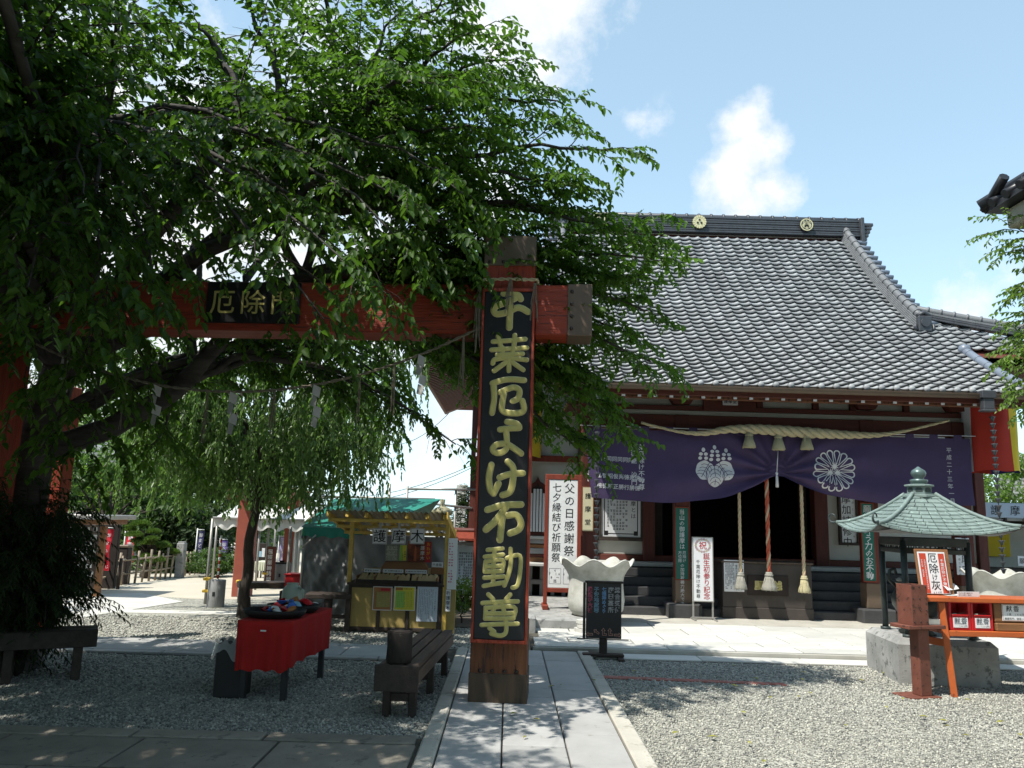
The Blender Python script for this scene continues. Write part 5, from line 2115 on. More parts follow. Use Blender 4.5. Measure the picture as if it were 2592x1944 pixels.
for t, L in ((.12, .4), (.33, .42), (.5, .42), (.66, .4), (.86, .45)):
    k = t * 29
    p = rp_[int(k)].lerp(rp_[min(29, int(k) + 1)], k - int(k))
    shide(p, L).build('paper_streamer', K['shaded_paper'], sh, W=True)
for t in (.06, .2, .27, .42, .58, .75):
    p = rp_[int(t * 29)]
    strands(p, 9, .5, .02).build('straw_strands', K['rope_thin'], sh, W=True)

# ------------------------------------------------------------------ benches and table in the shade
def bench(name_label, L, W_, H, loc, rz, planks=3, cat='bench', m=K['bench'], group=None, legs=((.08), (.5), (.92))):
    t = thing('bench', name_label, cat, loc, rz, group)
    # length along local y
    pw = W_ / planks
    for i in range(planks):
        MB().box(-W_ / 2 + pw * i + .008, -W_ / 2 + pw * (i + 1) - .008, 0, L, H - .045, H, .006).build('seat_plank', m, t)
    b = MB()
    for s in (-1, 1):
        b.box(s * (W_ / 2 - .02) - .022, s * (W_ / 2 - .02) + .022, .0, L, H - .145, H - .047, .005)
    b.build('seat_frame', m, t)
    MB().box(-W_ / 2 - .012, W_ / 2 + .012, -.03, .0, H - .20, H - .0, .006).build('end_board', K['darkwood'], t)
    for f_ in legs:
        y = f_ * L
        for s in (-1, 1):
            MB().box(s * (W_ / 2 - .06) - .03, s * (W_ / 2 - .06) + .03, y - .035, y + .035, 0, H - .05, .006).build('leg', K['darkwood'], t)
        MB().box(-W_ / 2 + .09, W_ / 2 - .09, y - .02, y + .02, .12, .18, .005).build('stretcher', K['darkwood'], t)
    return t


bench('long slatted wooden bench carrying a dark log, left of the gate post', 2.05, .33, .425, (-.845, 6.55, 0), R(-4), 3)
# short log standing on the bench
lg = thing('log_stump', 'dark charred log standing on the near end of the bench', 'log', (-.85, 6.655, .427))
n = 20
b = MB().lathe([(.098, 0), (.105, .02), (.10, .12), (.103, .235), (.097, .245), (0, .243)], (0, 0, 0), n, True, lambda r, z, a: (r * (1 + .035 * math.sin(a * 5) + .02 * math.sin(a * 11 + z * 4)), z))
b.build('log', mat('charred_log', (.022, .017, .014), .8, .4, 3, wear=(.16, .12, .085), wear_amt=.15, stretch=(3, 3, .8), bump=.5, bscale=10), lg)
MB().lathe([(.085, .246), (.08, .249), (.07, .249), (.066, .24), (0, .24)], (0, 0, 0), n).build('ash_hollow', K['darkwood'], lg)
# bench at the far left under the shrub
bl = thing('bench', 'dark wooden bench under the black shrub at the left edge', 'bench', (-4.75, 7.45, 0), R(28))
for i in range(2):
    MB().box(-1.4, .95, -.16 + .17 * i, -.01 + .17 * i, .40, .455, .006).build('seat_plank', K['darkwood'], bl)
MB().box(-1.4, .95, -.19, -.165, .30, .45, .006).build('side_rail', K['darkwood'], bl)
for x in (-1.1, -.35, .25, .8):
    for y in (-.12, .14):
        MB().box(x - .04, x + .04, y - .04, y + .04, 0, .398, .006).build('leg', K['darkwood'], bl)
    MB().box(x - .025, x + .025, -.08, .10, .12, .18, .005).build('stretcher', K['darkwood'], bl)

# table under a red cloth
T0, T1, T2 = G(530, 1515), G(613, 1520), G(700, 1465)
rzt = math.atan2(T2.y - T1.y, T2.x - T1.x)
tl = thing('red_table', 'low table draped with a bright red cloth', 'table', (-1.88, 7.08, 0), R(85))
LT, WT, HT = 1.06, .40, .655
# local: x along the length (away), y across (to the left)
for x in (.04, LT - .04):
    for y in (-.02, WT - .06):
        MB().box(x - .025, x + .025, y, y + .05, 0, HT - .03, .005).build('leg', K['dark_metal'], tl)
MB().box(-.02, LT + .02, -.04, WT + .02, HT - .03, HT, .006).build('table_top', K['darkwood'], tl)
b = MB()
ex = .012
x0, x1, y0, y1 = -.02 - ex, LT + .02 + ex, -.04 - ex, WT + .02 + ex
ring = []
N_ = 26
for (ax, ay, bx_, by_) in ((x0, y0, x1, y0), (x1, y0, x1, y1), (x1, y1, x0, y1), (x0, y1, x0, y0)):
    for i in range(N_):
        t = i / N_
        ring.append((ax + (bx_ - ax) * t, ay + (by_ - ay) * t))
cxm_, cym_ = (x0 + x1) / 2, (y0 + y1) / 2
rows_ = 9
vs = []
for j in range(rows_ + 1):
    v = j / rows_
    for k, (x, y) in enumerate(ring):
        dx_, dy_ = x - cxm_, y - cym_
        l_ = math.hypot(dx_, dy_)
        side = k // N_
        drop = (.37, .40, .37, .41)[side] + .012 * math.sin(k * .9)
        fold = (.012 * math.sin(k * 1.05 + side) + .010 * math.sin(k * .37 + 2)) * v
        vs.append((x + dx_ / l_ * fold * 1.5, y + dy_ / l_ * fold * 1.5, HT + .008 - drop * v))
m_ = len(ring)
fs_ = [(j * m_ + k, j * m_ + (k + 1) % m_, (j + 1) * m_ + (k + 1) % m_, (j + 1) * m_ + k) for j in range(rows_) for k in range(m_)]
b.add(vs, fs_, True)
b.f.append(tuple(range(m_)))
b.s.append(False)
b.build('cloth', K['red_cloth'], tl, fix=True)
# trays of snacks, jug, boxes on the table: placed on its top
Tm = WM[tl.name]


def ontable(x, y, z=HT + .012):
    return tuple(Tm @ Vector((x, y, z)))


for (x, y, rx, ry, lab, sd) in ((.24, .21, .25, .16, 'long black tray heaped with wrapped snacks on the red table', 1), (.66, .19, .22, .155, 'black tray of red and silver packets, second on the red table', 2)):
    t = thing('tray', lab, 'tray', ontable(x, y), R(85))
    b = MB().lathe([(.80, 0), (.93, .03), (1.0, .075), (.985, .08), (.90, .03), (.78, .012), (0, .012)], (0, 0, 0), 26)
    b.v = [(v[0] * ry * 1.25, v[1] * rx * 1.15, v[2] * .85) for v in b.v]
    b.build('tray_dish', K['black_bin'], t)
    rr = random.Random(sd)
    pal = [K['red_plastic'], K['lblue_ink'], K['white_plastic'], K['red_ink'], K['steel'], K['orange_print'], K['blue_ink']]
    for k in range(15):
        a, q = rr.uniform(0, 6.28), rr.random() ** .5 * .62
        w_, l_, h_ = rr.uniform(.05, .08), rr.uniform(.08, .13), rr.uniform(.012, .03)
        P = MB(Matrix.Translation((q * ry * math.cos(a), q * rx * math.sin(a), .04 + .04 * rr.random() + .012 * (k // 5))) @ Matrix.Rotation(rr.uniform(0, 6), 4, 'Z') @ Matrix.Rotation(rr.uniform(-.7, .7), 4, 'X') @ Matrix.Rotation(rr.uniform(-.5, .5), 4, 'Y'))
        P.sheet(lambda u, v: ((u - .5) * w_, (v - .5) * l_, h_ * math.sin(math.pi * u) * (math.sin(math.pi * v) ** .4 + .1) + .004 * math.sin(9 * v + 5 * u)), 5, 6)
        P.sheet(lambda u, v: ((u - .5) * w_, (v - .5) * l_, -h_ * math.sin(math.pi * u) * (math.sin(math.pi * v) ** .4)), 5, 6)
        P.M = None
        P.build('snack_packet', pal[k % 7], t)
pk = thing('dish', 'small dark dish with silver lids at the far end of the red table', 'dish', ontable(.95, .13), 0)
MB().lathe([(.07, 0), (.10, .02), (.12, .045), (.11, .045), (.06, .012), (0, .012)], (0, 0, 0), 18).build('dish_bowl', K['black_bin'], pk)
for q in (-.04, .045):
    MB().lathe([(.04, .02), (.045, .045), (.02, .06), (0, .062)], (q, .01 * q, 0), 14).build('lid', K['steel'], pk)
# small white pin on the cloth front
cl_ = MB().box(-.025, .025, -.006, 0, -.006, .006, .003).build('clip', K['white_plastic'], tl)
cl_.matrix_local = Matrix.Translation((x0 - .016, cym_, HT - .07)) @ Matrix.Rotation(-math.pi / 2, 4, 'Z')

# waste bin with a clear bag
bn = thing('waste_bin', 'black waste bin with a clear bag over its rim beside the red table', 'bin', (-2.37, 7.26, 0), R(-3))
MB().box(-.125, .125, -.12, .12, 0, .455, .015).build('bin_body', K['black_bin'], bn)
b = MB()


def bagf(u, v):
    a = 2 * math.pi * u
    c_, s_ = math.cos(a), math.sin(a)
    m__ = max(abs(c_), abs(s_) * 1.2)
    x, y = .138 * c_ / m__, .132 * s_ / m__ * 1.15
    bul = .03 * v * (.3 + .7 * math.sin(a * 3 + 1) ** 2)
    return (x * (1 + bul) - (.03 * v if c_ < -.6 else 0), y * (1 + bul), .468 - (.11 + .05 * math.sin(a * 4)) * v + .015 * math.sin(a * 9) * (1 - v))


b.sheet(bagf, 60, 8)
b.build('clear_bag', K['bag'], bn)
b = MB()
b.sheet(lambda u, v: (-.115 + .23 * u, -.11 + .22 * v, .455 + .03 * math.sin(u * 7 + v * 3) * math.sin(v * 5 + 1) + .02 * math.sin(u * 15)), 16, 12)
b.build('bag_top', K['bag'], bn)
# ------------------------------------------------------------------ incense shelter on a concrete block
B0, B1, B2 = G(1944, 1478), G(1873, 1458), G(2153, 1485)
side = .99
rzs = R(-8.0)
ex_ = Vector((B2.x - B0.x, B2.y - B0.y, 0))
BRZ = math.atan2(ex_.y, ex_.x)
# square plan turned so that one corner faces left of the camera
BRZ = R(-6)
ic = thing('incense_shelter', 'incense burner shelter with green copper hipped roof on a concrete block', 'shelter', (B0.x, B0.y, 0), BRZ)
SQ = 1.0
b = MB()
ch = .05
vs = []
for (z, d) in ((0, 0), (.40, 0), (.455, ch)):
    vs += [(d, d, z), (SQ - d, d, z), (SQ - d, SQ - d, z), (d, SQ - d, z)]
b.add(vs, [(0, 1, 5, 4), (1, 2, 6, 5), (2, 3, 7, 6), (3, 0, 4, 7), (4, 5, 9, 8), (5, 6, 10, 9), (6, 7, 11, 10), (7, 4, 8, 11), (8, 9, 10, 11), (3, 2, 1, 0)])
b.build('concrete_base', K['concrete'], ic)
c0 = .5 * SQ
pz0, pz1 = .455, 1.47
for (x, y) in ((.17, .17), (SQ - .17, .17), (SQ - .17, SQ - .17), (.17, SQ - .17)):
    p = MB().tube([(x, y, pz0), (x, y, pz1)], .034, 12).build('post', K['patina_dark'], ic)
    MB().tube([(x, y, pz0), (x, y, pz0 + .03)], .055, 12).build('post_foot', K['patina_dark'], p)
b = MB()
for i in range(4):
    c = [(.17, .17), (SQ - .17, .17), (SQ - .17, SQ - .17), (.17, SQ - .17)]
    p, q = c[i], c[(i + 1) % 4]
    b.bar((p[0], p[1], 1.36), (q[0], q[1], 1.36), .045, .05)
    b.bar((p[0], p[1], 1.46), (q[0], q[1], 1.46), .06, .09)
    for k in range(1, 12):
        t = k / 12
        x, y = p[0] + (q[0] - p[0]) * t, p[1] + (q[1] - p[1]) * t
        b.bar((x, y, 1.38), (x, y, 1.43), .008, .012)
b.build('lattice_frame', K['bronze'], ic)
# roof: concave hipped, flared corners; courses of copper shingles
RH = .69                                            # half width at eave
ZE, ZA = 1.545, 1.975
NC = 11


def roof_pt(side_, u, t):
    """side 0..3, u -1..1 along the eave, t 0 eave .. 1 apex"""
    r = RH * (1 - t) + .12 * t
    lift = .09 * (abs(u) ** 2.6) * (1 - t) ** 2.0
    z = ZE + (ZA - ZE) * (t ** 1.28) + lift
    flare = 1 + .035 * abs(u) ** 3 * (1 - t) ** 2
    x, y = u * r * flare, -r * flare * (1 - .03 * (1 - abs(u)) * (1 - t))
    a = side_ * math.pi / 2
    return (c0 + x * math.cos(a) - y * math.sin(a), c0 + x * math.sin(a) + y * math.cos(a), z)


for sd in range(4):
    for j in range(NC):
        t0, t1 = j / NC, (j + 1.12) / NC
        nseg = max(3, int(11 * (1 - t0) + 2))
        off = .5 if j % 2 else 0
        edges_ = sorted(set([-1.0, 1.0] + [max(-1, min(1, -1 + 2 * (k + off) / nseg)) for k in range(nseg + 1)]))
        for a_, b_ in zip(edges_, edges_[1:]):
            if b_ - a_ < .02:
                continue
            vis_piece = sd in (0, 3) or True
            g = .004 / max(.2, 1 - t0)
            us = np.linspace(a_ + (g if a_ > -1 else 0), b_ - (g if b_ < 1 else 0), 3)
            m = MB()
            lo = [Vector(roof_pt(sd, u, t0)) + Vector((0, 0, .020)) for u in us]
            hi = [Vector(roof_pt(sd, u, min(1, t1))) + Vector((0, 0, .004)) for u in us]
            lob = [p - Vector((0, 0, .018)) for p in lo]
            V = lo + hi + lob
            m.add(V, [(0, 1, 4, 3), (1, 2, 5, 4), (6, 7, 1, 0), (7, 8, 2, 1)])
            if sd in (0, 3):
                m.build('copper_shingle', K['patina'], ic)
            else:
                if j == 0 and a_ == -1.0:
                    back = MB()
                back.v, back.f, back.s = back.v + m.v, back.f + [tuple(i + len(back.v) for i in f_) for f_ in m.f], back.s + m.s
    if sd not in (0, 3):
        back.build('rear_shingles', K['patina'], ic, kind='stuff')
for sd in range(4):
    b = MB()
    pts = [Vector(roof_pt(sd, -1, t)) + Vector((0, 0, .022)) for t in np.linspace(0, 1, 14)]
    b.tube(pts, .022, 8)
    b.build('hip_roll', K['patina'], ic)
    # curl at the corner
    p = pts[0]
    out = (p - Vector((c0, c0, p.z)))
    out.normalize()
    cu = []
    for a in np.linspace(-math.pi / 2, math.pi * .95, 12):
        rr = .055 - .014 * (a + math.pi / 2) / 4
        cu.append(p + out * (.055 + rr * math.cos(a)) + Vector((0, 0, .052 + rr * math.sin(a))))
    MB().tube([p - out * .05] + [p + out * .0] + cu, [.013] * 2 + [.013 - .0005 * i for i in range(12)], 7).build('corner_curl', K['steel'] if False else K['patina_dark'], ic)
b = MB()
n = 12
for sd in range(4):
    us = np.linspace(-1, 1, n + 1)
    lo = [Vector(roof_pt(sd, u, 0)) - Vector((0, 0, .004)) for u in us]
    hi = [Vector((c0 + (p.x - c0) * .25, c0 + (p.y - c0) * .25, 1.62)) for p in lo]
    b.add(lo + hi, [(i, i + 1, n + 1 + i + 1, n + 1 + i) for i in range(n)])
b.build('roof_underside', K['dark_metal'], ic)
# finial
b = MB()
b.lathe([(.19, 0), (.19, .02), (.155, .03), (.155, .045)], (c0, c0, ZA - .02), 8, False)
fin = b.build('finial_base', K['patina'], ic)
b = MB().lathe([(.135, .02), (.135, .10), (.165, .105), (.165, .12), (.10, .13)], (c0, c0, ZA), 8, False)
b.build('finial_drum', K['patina'], fin)
for k in range(8):
    a = 2 * math.pi * (k + .5) / 8
    M_ = Matrix.Translation((c0, c0, ZA + .062)) @ Matrix.Rotation(a, 4, 'Z') @ Matrix.Translation((.126, 0, 0))
    m = MB(M_)
    m.prism([(-.036, -.022), (.036, -.022), (.036, .012), (.018, .026), (-.018, .026), (-.036, .012)], -.002, .002, 'x')
    m.M = None
    m.build('drum_opening', K['patina_dark'], fin)
MB().lathe([(.085, .12), (.085, .15), (.095, .155), (.095, .18), (.055, .19), (.052, .20), (.075, .225), (.082, .255), (.07, .285), (.03, .312), (.008, .33), (0, .332)], (c0, c0, ZA), 24).build('finial_jewel', mat('grey_green_bronze', (.13, .19, .18), .35, .2, 6, metal=.35), fin)
# bronze censer inside
cn = thing('censer', 'dark bronze incense burner bowl on legs inside the shelter', 'incense burner', tuple(WM[ic.name] @ Vector((c0 - .1, c0 - .02, .456))))
b = MB().lathe([(.10, .16), (.19, .20), (.255, .30), (.265, .38), (.22, .47), (.19, .50), (.215, .545), (.24, .55), (.235, .565), (.19, .545), (.16, .50), (0, .46)], (0, 0, 0), 28)
b.build('bowl', K['bronze'], cn)
for k in range(3):
    a = 2 * math.pi * k / 3 + .9
    MB().tube([(.12 * math.cos(a), .12 * math.sin(a), .22), (.19 * math.cos(a), .19 * math.sin(a), .12), (.15 * math.cos(a), .15 * math.sin(a), .05), (.18 * math.cos(a), .18 * math.sin(a), 0)], [.05, .045, .032, .045], 8).build('leg', K['bronze'], cn)
for s in (-1, 1):
    MB().tube([(s * .22, 0, .50), (s * .30, 0, .58), (s * .29, 0, .68), (s * .23, 0, .70), (s * .22, 0, .64)], .02, 8).build('handle', K['bronze'], cn)
MB().lathe([(0, .56), (.05, .565), (.06, .59), (0, .62)], (-.19, -.05, 0), 8).build('ash_cup', K['galv'], cn)

# orange table with shelves
tt = A(2040, 1290, 8.06)
TX0 = A(2021, 1400, 8.06).x
TY = 8.06
ot = thing('incense_table', 'long orange painted incense table with lower rail at the right edge', 'table', (TX0, TY, 0), R(2.5))
LTb = 2.3
HTb = tt.z
MB().box(-.12, LTb, -.03, .36, HTb - .045, HTb, .006).build('table_top', K['orange'], ot)
zs0 = zV(2100, 1376, TY) - .0
for (x, y) in ((.0, 0), (.12, .26), (LTb - .1, 0), (LTb - .1, .26)):
    pass
b = MB()
b.bar((-.02, .33, 0), (.02, .30, HTb - .05), .06, .05)
b.build('leg', K['orange'], ot)
b = MB()
b.bar((.16, .0, 0), (.10, .03, HTb - .05), .06, .06)
b.build('leg', K['orange'], ot)
for y in (0.03, .30):
    MB().bar((LTb - .12, y, 0), (LTb - .12, y, HTb - .05), .06, .06).build('leg', K['orange'], ot)
MB().bar((.01, .31, .50), (.13, .02, .50), .04, .07).build('side_rail', K['orange'], ot)
MB().box(.13, LTb, -.01, .035, zs0, zs0 + .055, .006).build('lower_rail', K['orange'], ot)
MB().box(.13, LTb, .038, .33, zs0 + .01, zs0 + .045, .006).build('shelf_board', K['orange'], ot)
Om = WM[ot.name]
zsh = zs0 + .057
# red cash boxes standing on the lower rail
rb = thing('red_box', 'double red incense money box on the shelf of the orange table', 'box', tuple(Om @ Vector((.17, .02, zsh))), R(2.5))
wv = (xV(2150, 1340, TY) - xV(2052, 1340, TY))
hb = zV(2100, 1312, TY) - zV(2100, 1376, TY) + .02
hb = .285
b = MB()
hw = wv / 2
for i in range(2):
    xo = i * hw
    b.box(xo, xo + .025, 0, .20, 0, hb, .005)
    b.box(xo + hw - .03, xo + hw - .002, 0, .20, 0, hb, .005)
    b.box(xo + .025, xo + hw - .03, 0.0, .20, hb - .025, hb, .005)
    b.box(xo + .025, xo + hw - .03, .0, .02, 0, hb * .5, .005)
    b.box(xo + .025, xo + hw - .03, .18, .20, hb * .5, hb - .025, .004)
    b.bar((xo + hw / 2 - .0, .1, hb * .5), (xo + hw / 2 + .001, .1, hb * .5 + .002), .01, .01)
    b.box(xo + .025, xo + hw - .03, .02, .18, hb * .40, hb * .44, .003)
    b.box(xo + .025, xo + hw - .03, -.012, .01, hb * .49, hb * .53, .004)
b.build('box_body', K['red_plastic'], rb)
for i in range(2):
    xo = i * hw + .035
    s_ = MB().box(xo, xo + hw - .075, -.006, -.001, .025, hb * .42, .001).build('label_card', K['white_board'], rb)
    b = MB()
    for k, ch in enumerate('献香'):
        put_char(b, ch, xo + (hw - .075) * (.27 + .46 * k), hb * .32, .062, -.0075, .012, 1)
    row(b, '100円', xo + .05, .04, .025, .021, -.0075, .003, 1)
    fine_print(b, xo + .015, xo + hw - .09, .05, .075, 1, .011, -.0075, vertical=False, seed=i)
    b.build('lettering', K['grey_ink'], s_)
for k in range(5):
    pass
wb = thing('wooden_box', 'brown wooden incense box with white price card at the right end of the table', 'box', tuple(Om @ Vector((.17 + wv + .015, .02, zsh))), R(2.5))
b = MB().box(0, .62, 0, .22, .085, .27, .008)
b.build('box_body', K['brownwood'], wb)
MB().box(-.0, .63, -.02, .23, .0, .08, .01).build('box_base', K['brownwood'], wb)
s_ = MB().box(.075, .40, -.008, -.001, .10, .26, .001).build('price_card', K['white_board'], wb)
b, b2 = MB(), MB()
frame_lines(b2, .079, .396, .104, .256, .003, -.0095)
b2.build('card_border', K['orange'], s_)
for k, ch in enumerate('献香'):
    put_char(b, ch, .145 + .075 * k, .218, .062, -.0095, .012, 1)
row(b, '1束 100円', .115, .163, .026, .026, -.0095, .003, 1)
row(b, '蝋燭百円、線香一束', .095, .122, .024, .0245, -.0095, .003, 1)
b.build('lettering', K['black_ink'], s_)
# notice board leaning on the table
x0, x1 = A(2000, 1240, 8.2).x, A(2062, 1240, 8.2).x
hN = zV(2030, 1193, 8.2) - HTb
nb = thing('price_board', 'red and white board about protective ash leaning on the orange table', 'sign', tuple(Om @ Vector((.02, .20, HTb + .002))), R(4))
w = x1 - x0
tilt = Matrix.Rotation(R(-9), 4, 'X')
nb_m = MB(tilt).box(-.02, w + .05, .008, .03, 0, hN + .03, .005)
nb_m.M = None
bk = nb_m.build('backing_board', K['brownwood'], nb)
mm = MB(tilt).box(.0, w, -.004, .006, .012, hN, .001)
mm.M = None
mm.build('card', K['white_board'], nb)
r_, k_ = MB(tilt), MB(tilt)
quad(r_, w * .04, w * .29, hN * .04, hN * .965, -.0055)
quad(r_, w * .74, w * .96, hN * .04, hN * .965, -.0055)
r_.M = None
r_.build('red_panel', K['orange'] if False else mat('vermilion_print', (.55, .07, .035), .5, .08, 4), nb)
w_ = MB(tilt)
column(w_, '千葉厄除け不動尊', w * .85, hN * .84, .038, .0385, -.007, .006, 1)
fine_print(w_, w * .06, w * .27, hN * .10, hN * .82, 2, .018, -.007, .95, 4)
w_.M = None
w_.build('white_lettering', K['white_board'], nb)
sz = .105
for (ch, zz, s2) in (('厄', .86, 1), ('除', .61, 1), ('け', .41, .62), ('灰', .22, 1)):
    put_char(k_, ch, w * .515, hN * zz, sz * s2, -.0055, .02, 2)
row(k_, '600円', w * .36, hN * .055, .028, .023, -.0055, .002, 1)
k_.M = None
k_.build('black_lettering', K['black_ink'], nb)
fy = thing('flyers', 'loose white flyers lying beside the price board on the orange table', 'flyer', tuple(Om @ Vector((.26, .12, HTb + .001))), R(12))
for k, (x, y, a, z) in enumerate(((0, 0, 8, .0), (.03, .03, -6, .004), (.01, .05, 22, .05))):
    m = MB(Matrix.Translation((x, y, z)) @ Matrix.Rotation(R(a), 4, 'Z') @ Matrix.Rotation(R(18 if k == 2 else 0), 4, 'X'))
    m.sheet(lambda u, v: (u * .22, v * .14, .002 + .012 * u * u + (.03 * math.sin(v * 3) if k == 2 else 0)), 6, 4)
    m.M = None
    m.build('sheet', K['paper'], fy)
fc_ = MB().box(.03, .29, -.055, -.051, 0, .05, .001).build('front_card', K['white_board'], fy)
b = MB()
fine_print(b, .05, .22, .008, .046, 2, .014, -.0565, .95, 9, False)
b.build('lettering', K['black_ink'], fc_)

# steel ash box on a square post
abp = G(1995, 1506)
ab = thing('ash_stand', 'rusty brown metal box on a square steel post beside the orange table', 'ash stand', (abp.x, abp.y + .02, 0), R(16))
MB().box(-.22, .13, -.11, .16, 0, .016, .004).build('base_plate', K['rust'], ab)
MB().box(-.066, .066, -.06, .06, .016, zV(1995, 1358, 8.05), .006).build('post', K['rust'], ab)
zsh2 = zV(1995, 1356, 8.05)
MB().box(-.22, .22, -.12, .14, zsh2, zsh2 + .035, .005).build('shelf', K['rust'], ab)
zbt = zV(1992, 1262, 8.05)
b = MB()
z0 = zsh2 + .037
xa, xb, ya, yb = -.155, .035, -.10, .10
b.box(xa, xb, ya, ya + .008, z0, zbt, .002)
b.box(xa, xb, yb - .008, yb, z0, zbt, .002)
b.box(xa, xa + .008, ya + .008, yb - .008, z0, zbt, .002)
b.box(xb - .008, xb, ya + .008, yb - .008, z0, zbt, .002)
bx = b.build('fire_box', K['rust'], ab)
MB().box(xa + .01, xb - .01, ya + .01, yb - .01, zbt - .02, zbt - .012, .002).build('box_lid', K['dark_metal'], bx)
sm = MB().lathe([(.008, .0), (.007, .004), (0, .006)], (0, 0, 0), 8).mesh('rivet')
sm.materials.append(K['stud'])
for x in (xa + .02, (xa + xb) / 2, xb - .02):
    for z in (z0 + .03, z0 + .14, z0 + .25, zbt - .02):
        link_mesh('rivet', sm, None, bx, M=Matrix.Translation((x, ya - .0, z)) @ Matrix.Rotation(math.pi / 2, 4, 'X'))
at = thing('ashtray', 'small open stainless tray on the shelf of the brown metal stand', 'tray', tuple(WM[ab.name] @ Vector((.115, -.02, zsh2 + .036))), R(6))
b = MB()
b.box(-.075, .075, -.06, .06, 0, .006, .002)
for s in (-1, 1):
    b.box(-.075, .075, s * .057 - .004, s * .057 + .004, .006, .055, .002)
    b.box(s * .072 - .004, s * .072 + .004, -.052, .052, .006, .055, .002)
b.build('tray_dish', K['steel'], at)

# stall far right with blue sign, sheds and roofs
YS = 16.2
sx0 = xV(2096, 1100, YS)
gs = thing('amulet_stall', 'dim stall with pale blue sign board reading 護摩 right of the hall', 'stall', (sx0, YS, 0))
zt, zb_ = zV(2150, 1086, YS), zV(2150, 1118, YS)
s_ = MB().box(0, 3.2, -.04, 0, zb_, zt, .008).build('sign_board', mat('pale_blue_board', (.42, .50, .60), .5, .06, 3), gs)
for ch, vx in (('護', 2148), ('摩', 2190), ('木', 2232)):
    b = MB()
    put_char(b, ch, xV(vx, 1104, YS) - sx0, (zt + zb_) / 2, .21, -.043, .012, 2)
    b.build('character', K['black_ink'], s_)
MB().box(.05, 3.3, .1, 2.2, zb_ - .06, zb_ - .0, .01).build('roof_sheet', K['galv'], gs)
b = MB()
for k in range(6):
    b.bar((.2 + .5 * k, -.02, zb_ - .03), (.2 + .5 * k, 2.0, zb_ - .12), .05, .06)
b.build('roof_battens', K['darkwood'], gs)
for x in (.02, 1.25, 3.2):
    MB().box(x, x + .09, .02, .12, 0, zb_ - .03, .006).build('stall_post', K['darkred'], gs)
MB().box(-.2, 3.2, 1.6, 1.7, 0, zb_ - .1, .01).build('back_panel', K['plaster'], gs)
MB().box(-.1, 3.2, .15, .8, .78, .86, .01).build('counter', K['darkwood'], gs)
MB().box(-.1, 3.2, .2, .26, 0, .77, .01).build('counter_front', K['dark_in'], gs)
MB().box(1.0, 1.7, 1.50, 1.59, 1.05, 1.95, .01).build('yellow_poster', K['ban_yellow'], gs)
MB().box(.25, .75, 1.55, 1.59, 1.0, 1.75, .005).build('wall_notice', K['white_plastic'], gs)
for (x, z, tx) in ((.95, .92, '願'), (1.15, .5, '御守'), (1.1, .22, '代')):
    c_ = MB().box(x, x + .36, .10, .125, z, z + .20, .004).build('card', K['white_board'], gs)
    b = MB()
    row(b, tx, x + .03, z + .1, .12, .13, .098, .008, 1)
    b.build('lettering', K['black_ink'], c_)
# house roof beyond
hr = thing('house', 'house with grey green tiled roof beyond the stall at the right edge', 'house', (13.6, 26, 0))
pz0_, pz1_ = zV(2150, 1080, 26), zV(2212, 1028, 28)
xh0 = xV(2150, 1075, 26) - 13.6
for k in range(9):
    t0, t1 = k / 9, (k + 1) / 9
    MB().bar((xh0 + 2.6 + .0, t0 * 3.5, 0), (xh0 + 2.6, t1 * 3.5, 0), .1, .1)
b = MB()
n = 10
for k in range(n):
    t0, t1 = k / n, (k + 1.08) / n
    za_, zb2_ = pz0_ + (pz1_ + .8 - pz0_) * t0, pz0_ + (pz1_ + .8 - pz0_) * t1
    xa_, xb_ = xh0 + 2.2 * t0, xh0 + 2.2 * t1
    b.add([(xa_, t0 * 3, za_ + .07), (xh0 + 9, t0 * 3, za_ + .07), (xh0 + 9, t1 * 3, zb2_), (xb_, t1 * 3, zb2_), (xa_, t0 * 3, za_), (xh0 + 9, t0 * 3, za_)], [(0, 1, 2, 3), (4, 5, 1, 0)])
b.build('roof', mat('grey_green_roof', (.17, .175, .15), .6, .15, 3), hr)
MB().box(xh0 + .5, xh0 + 9, .5, 3, 0, pz0_ - .05, .02).build('wall', K['dark_in'], hr)
# eave corner of a near building, upper right: its roof comes towards the camera beside the frame
p = A(2128, 462, 9.4)
ex0, ez = p.x, p.z
nbx = thing('neighbour_roof', 'dark overhanging eave corner of a building at the upper right edge', 'roof', (ex0 + 2.5, 6.4, 0))
b = MB()
for (lo, hi, ins, rise) in ((.0, .10, 0, 0),):
    b.add([(ex0, 9.4, ez), (ex0 + 6, 9.4, ez), (ex0 + 6, 3.4, ez), (ex0, 3.4, ez), (ex0, 9.4, ez + .07), (ex0 + 6, 9.4, ez + .07), (ex0 + 6, 3.4, ez + .07), (ex0, 3.4, ez + .07),
           (ex0 + 3, 6.4, ez + 1.9), (ex0 + 3.01, 6.4, ez + 1.9)], [(3, 2, 1, 0), (0, 1, 5, 4), (1, 2, 6, 5), (2, 3, 7, 6), (3, 0, 4, 7), (4, 5, 9, 8), (5, 6, 9), (6, 7, 8, 9), (7, 4, 8)])
b.build('roof', K['blackboard'], nbx, W=True, fix=True)
MB().box(ex0 + .16, ex0 + 5.9, 3.5, 9.24, ez - .26, ez - .004, .02).build('soffit', mat('cream_soffit', (.42, .38, .30), .8, .15, 3), nbx, W=True)
MB().box(ex0 + 1.3, ex0 + 5, 4.4, 8.2, 0, ez - .265, .02).build('wall', K['plaster'], nbx, W=True)
for k in range(22):
    x = ex0 + .02 + .27 * k
    MB().tube([(x, 9.44, ez + .06), (x, 9.0, ez + .06 + .26)], .06, 8).build('edge_tile', K['blackboard'], nbx, W=True)
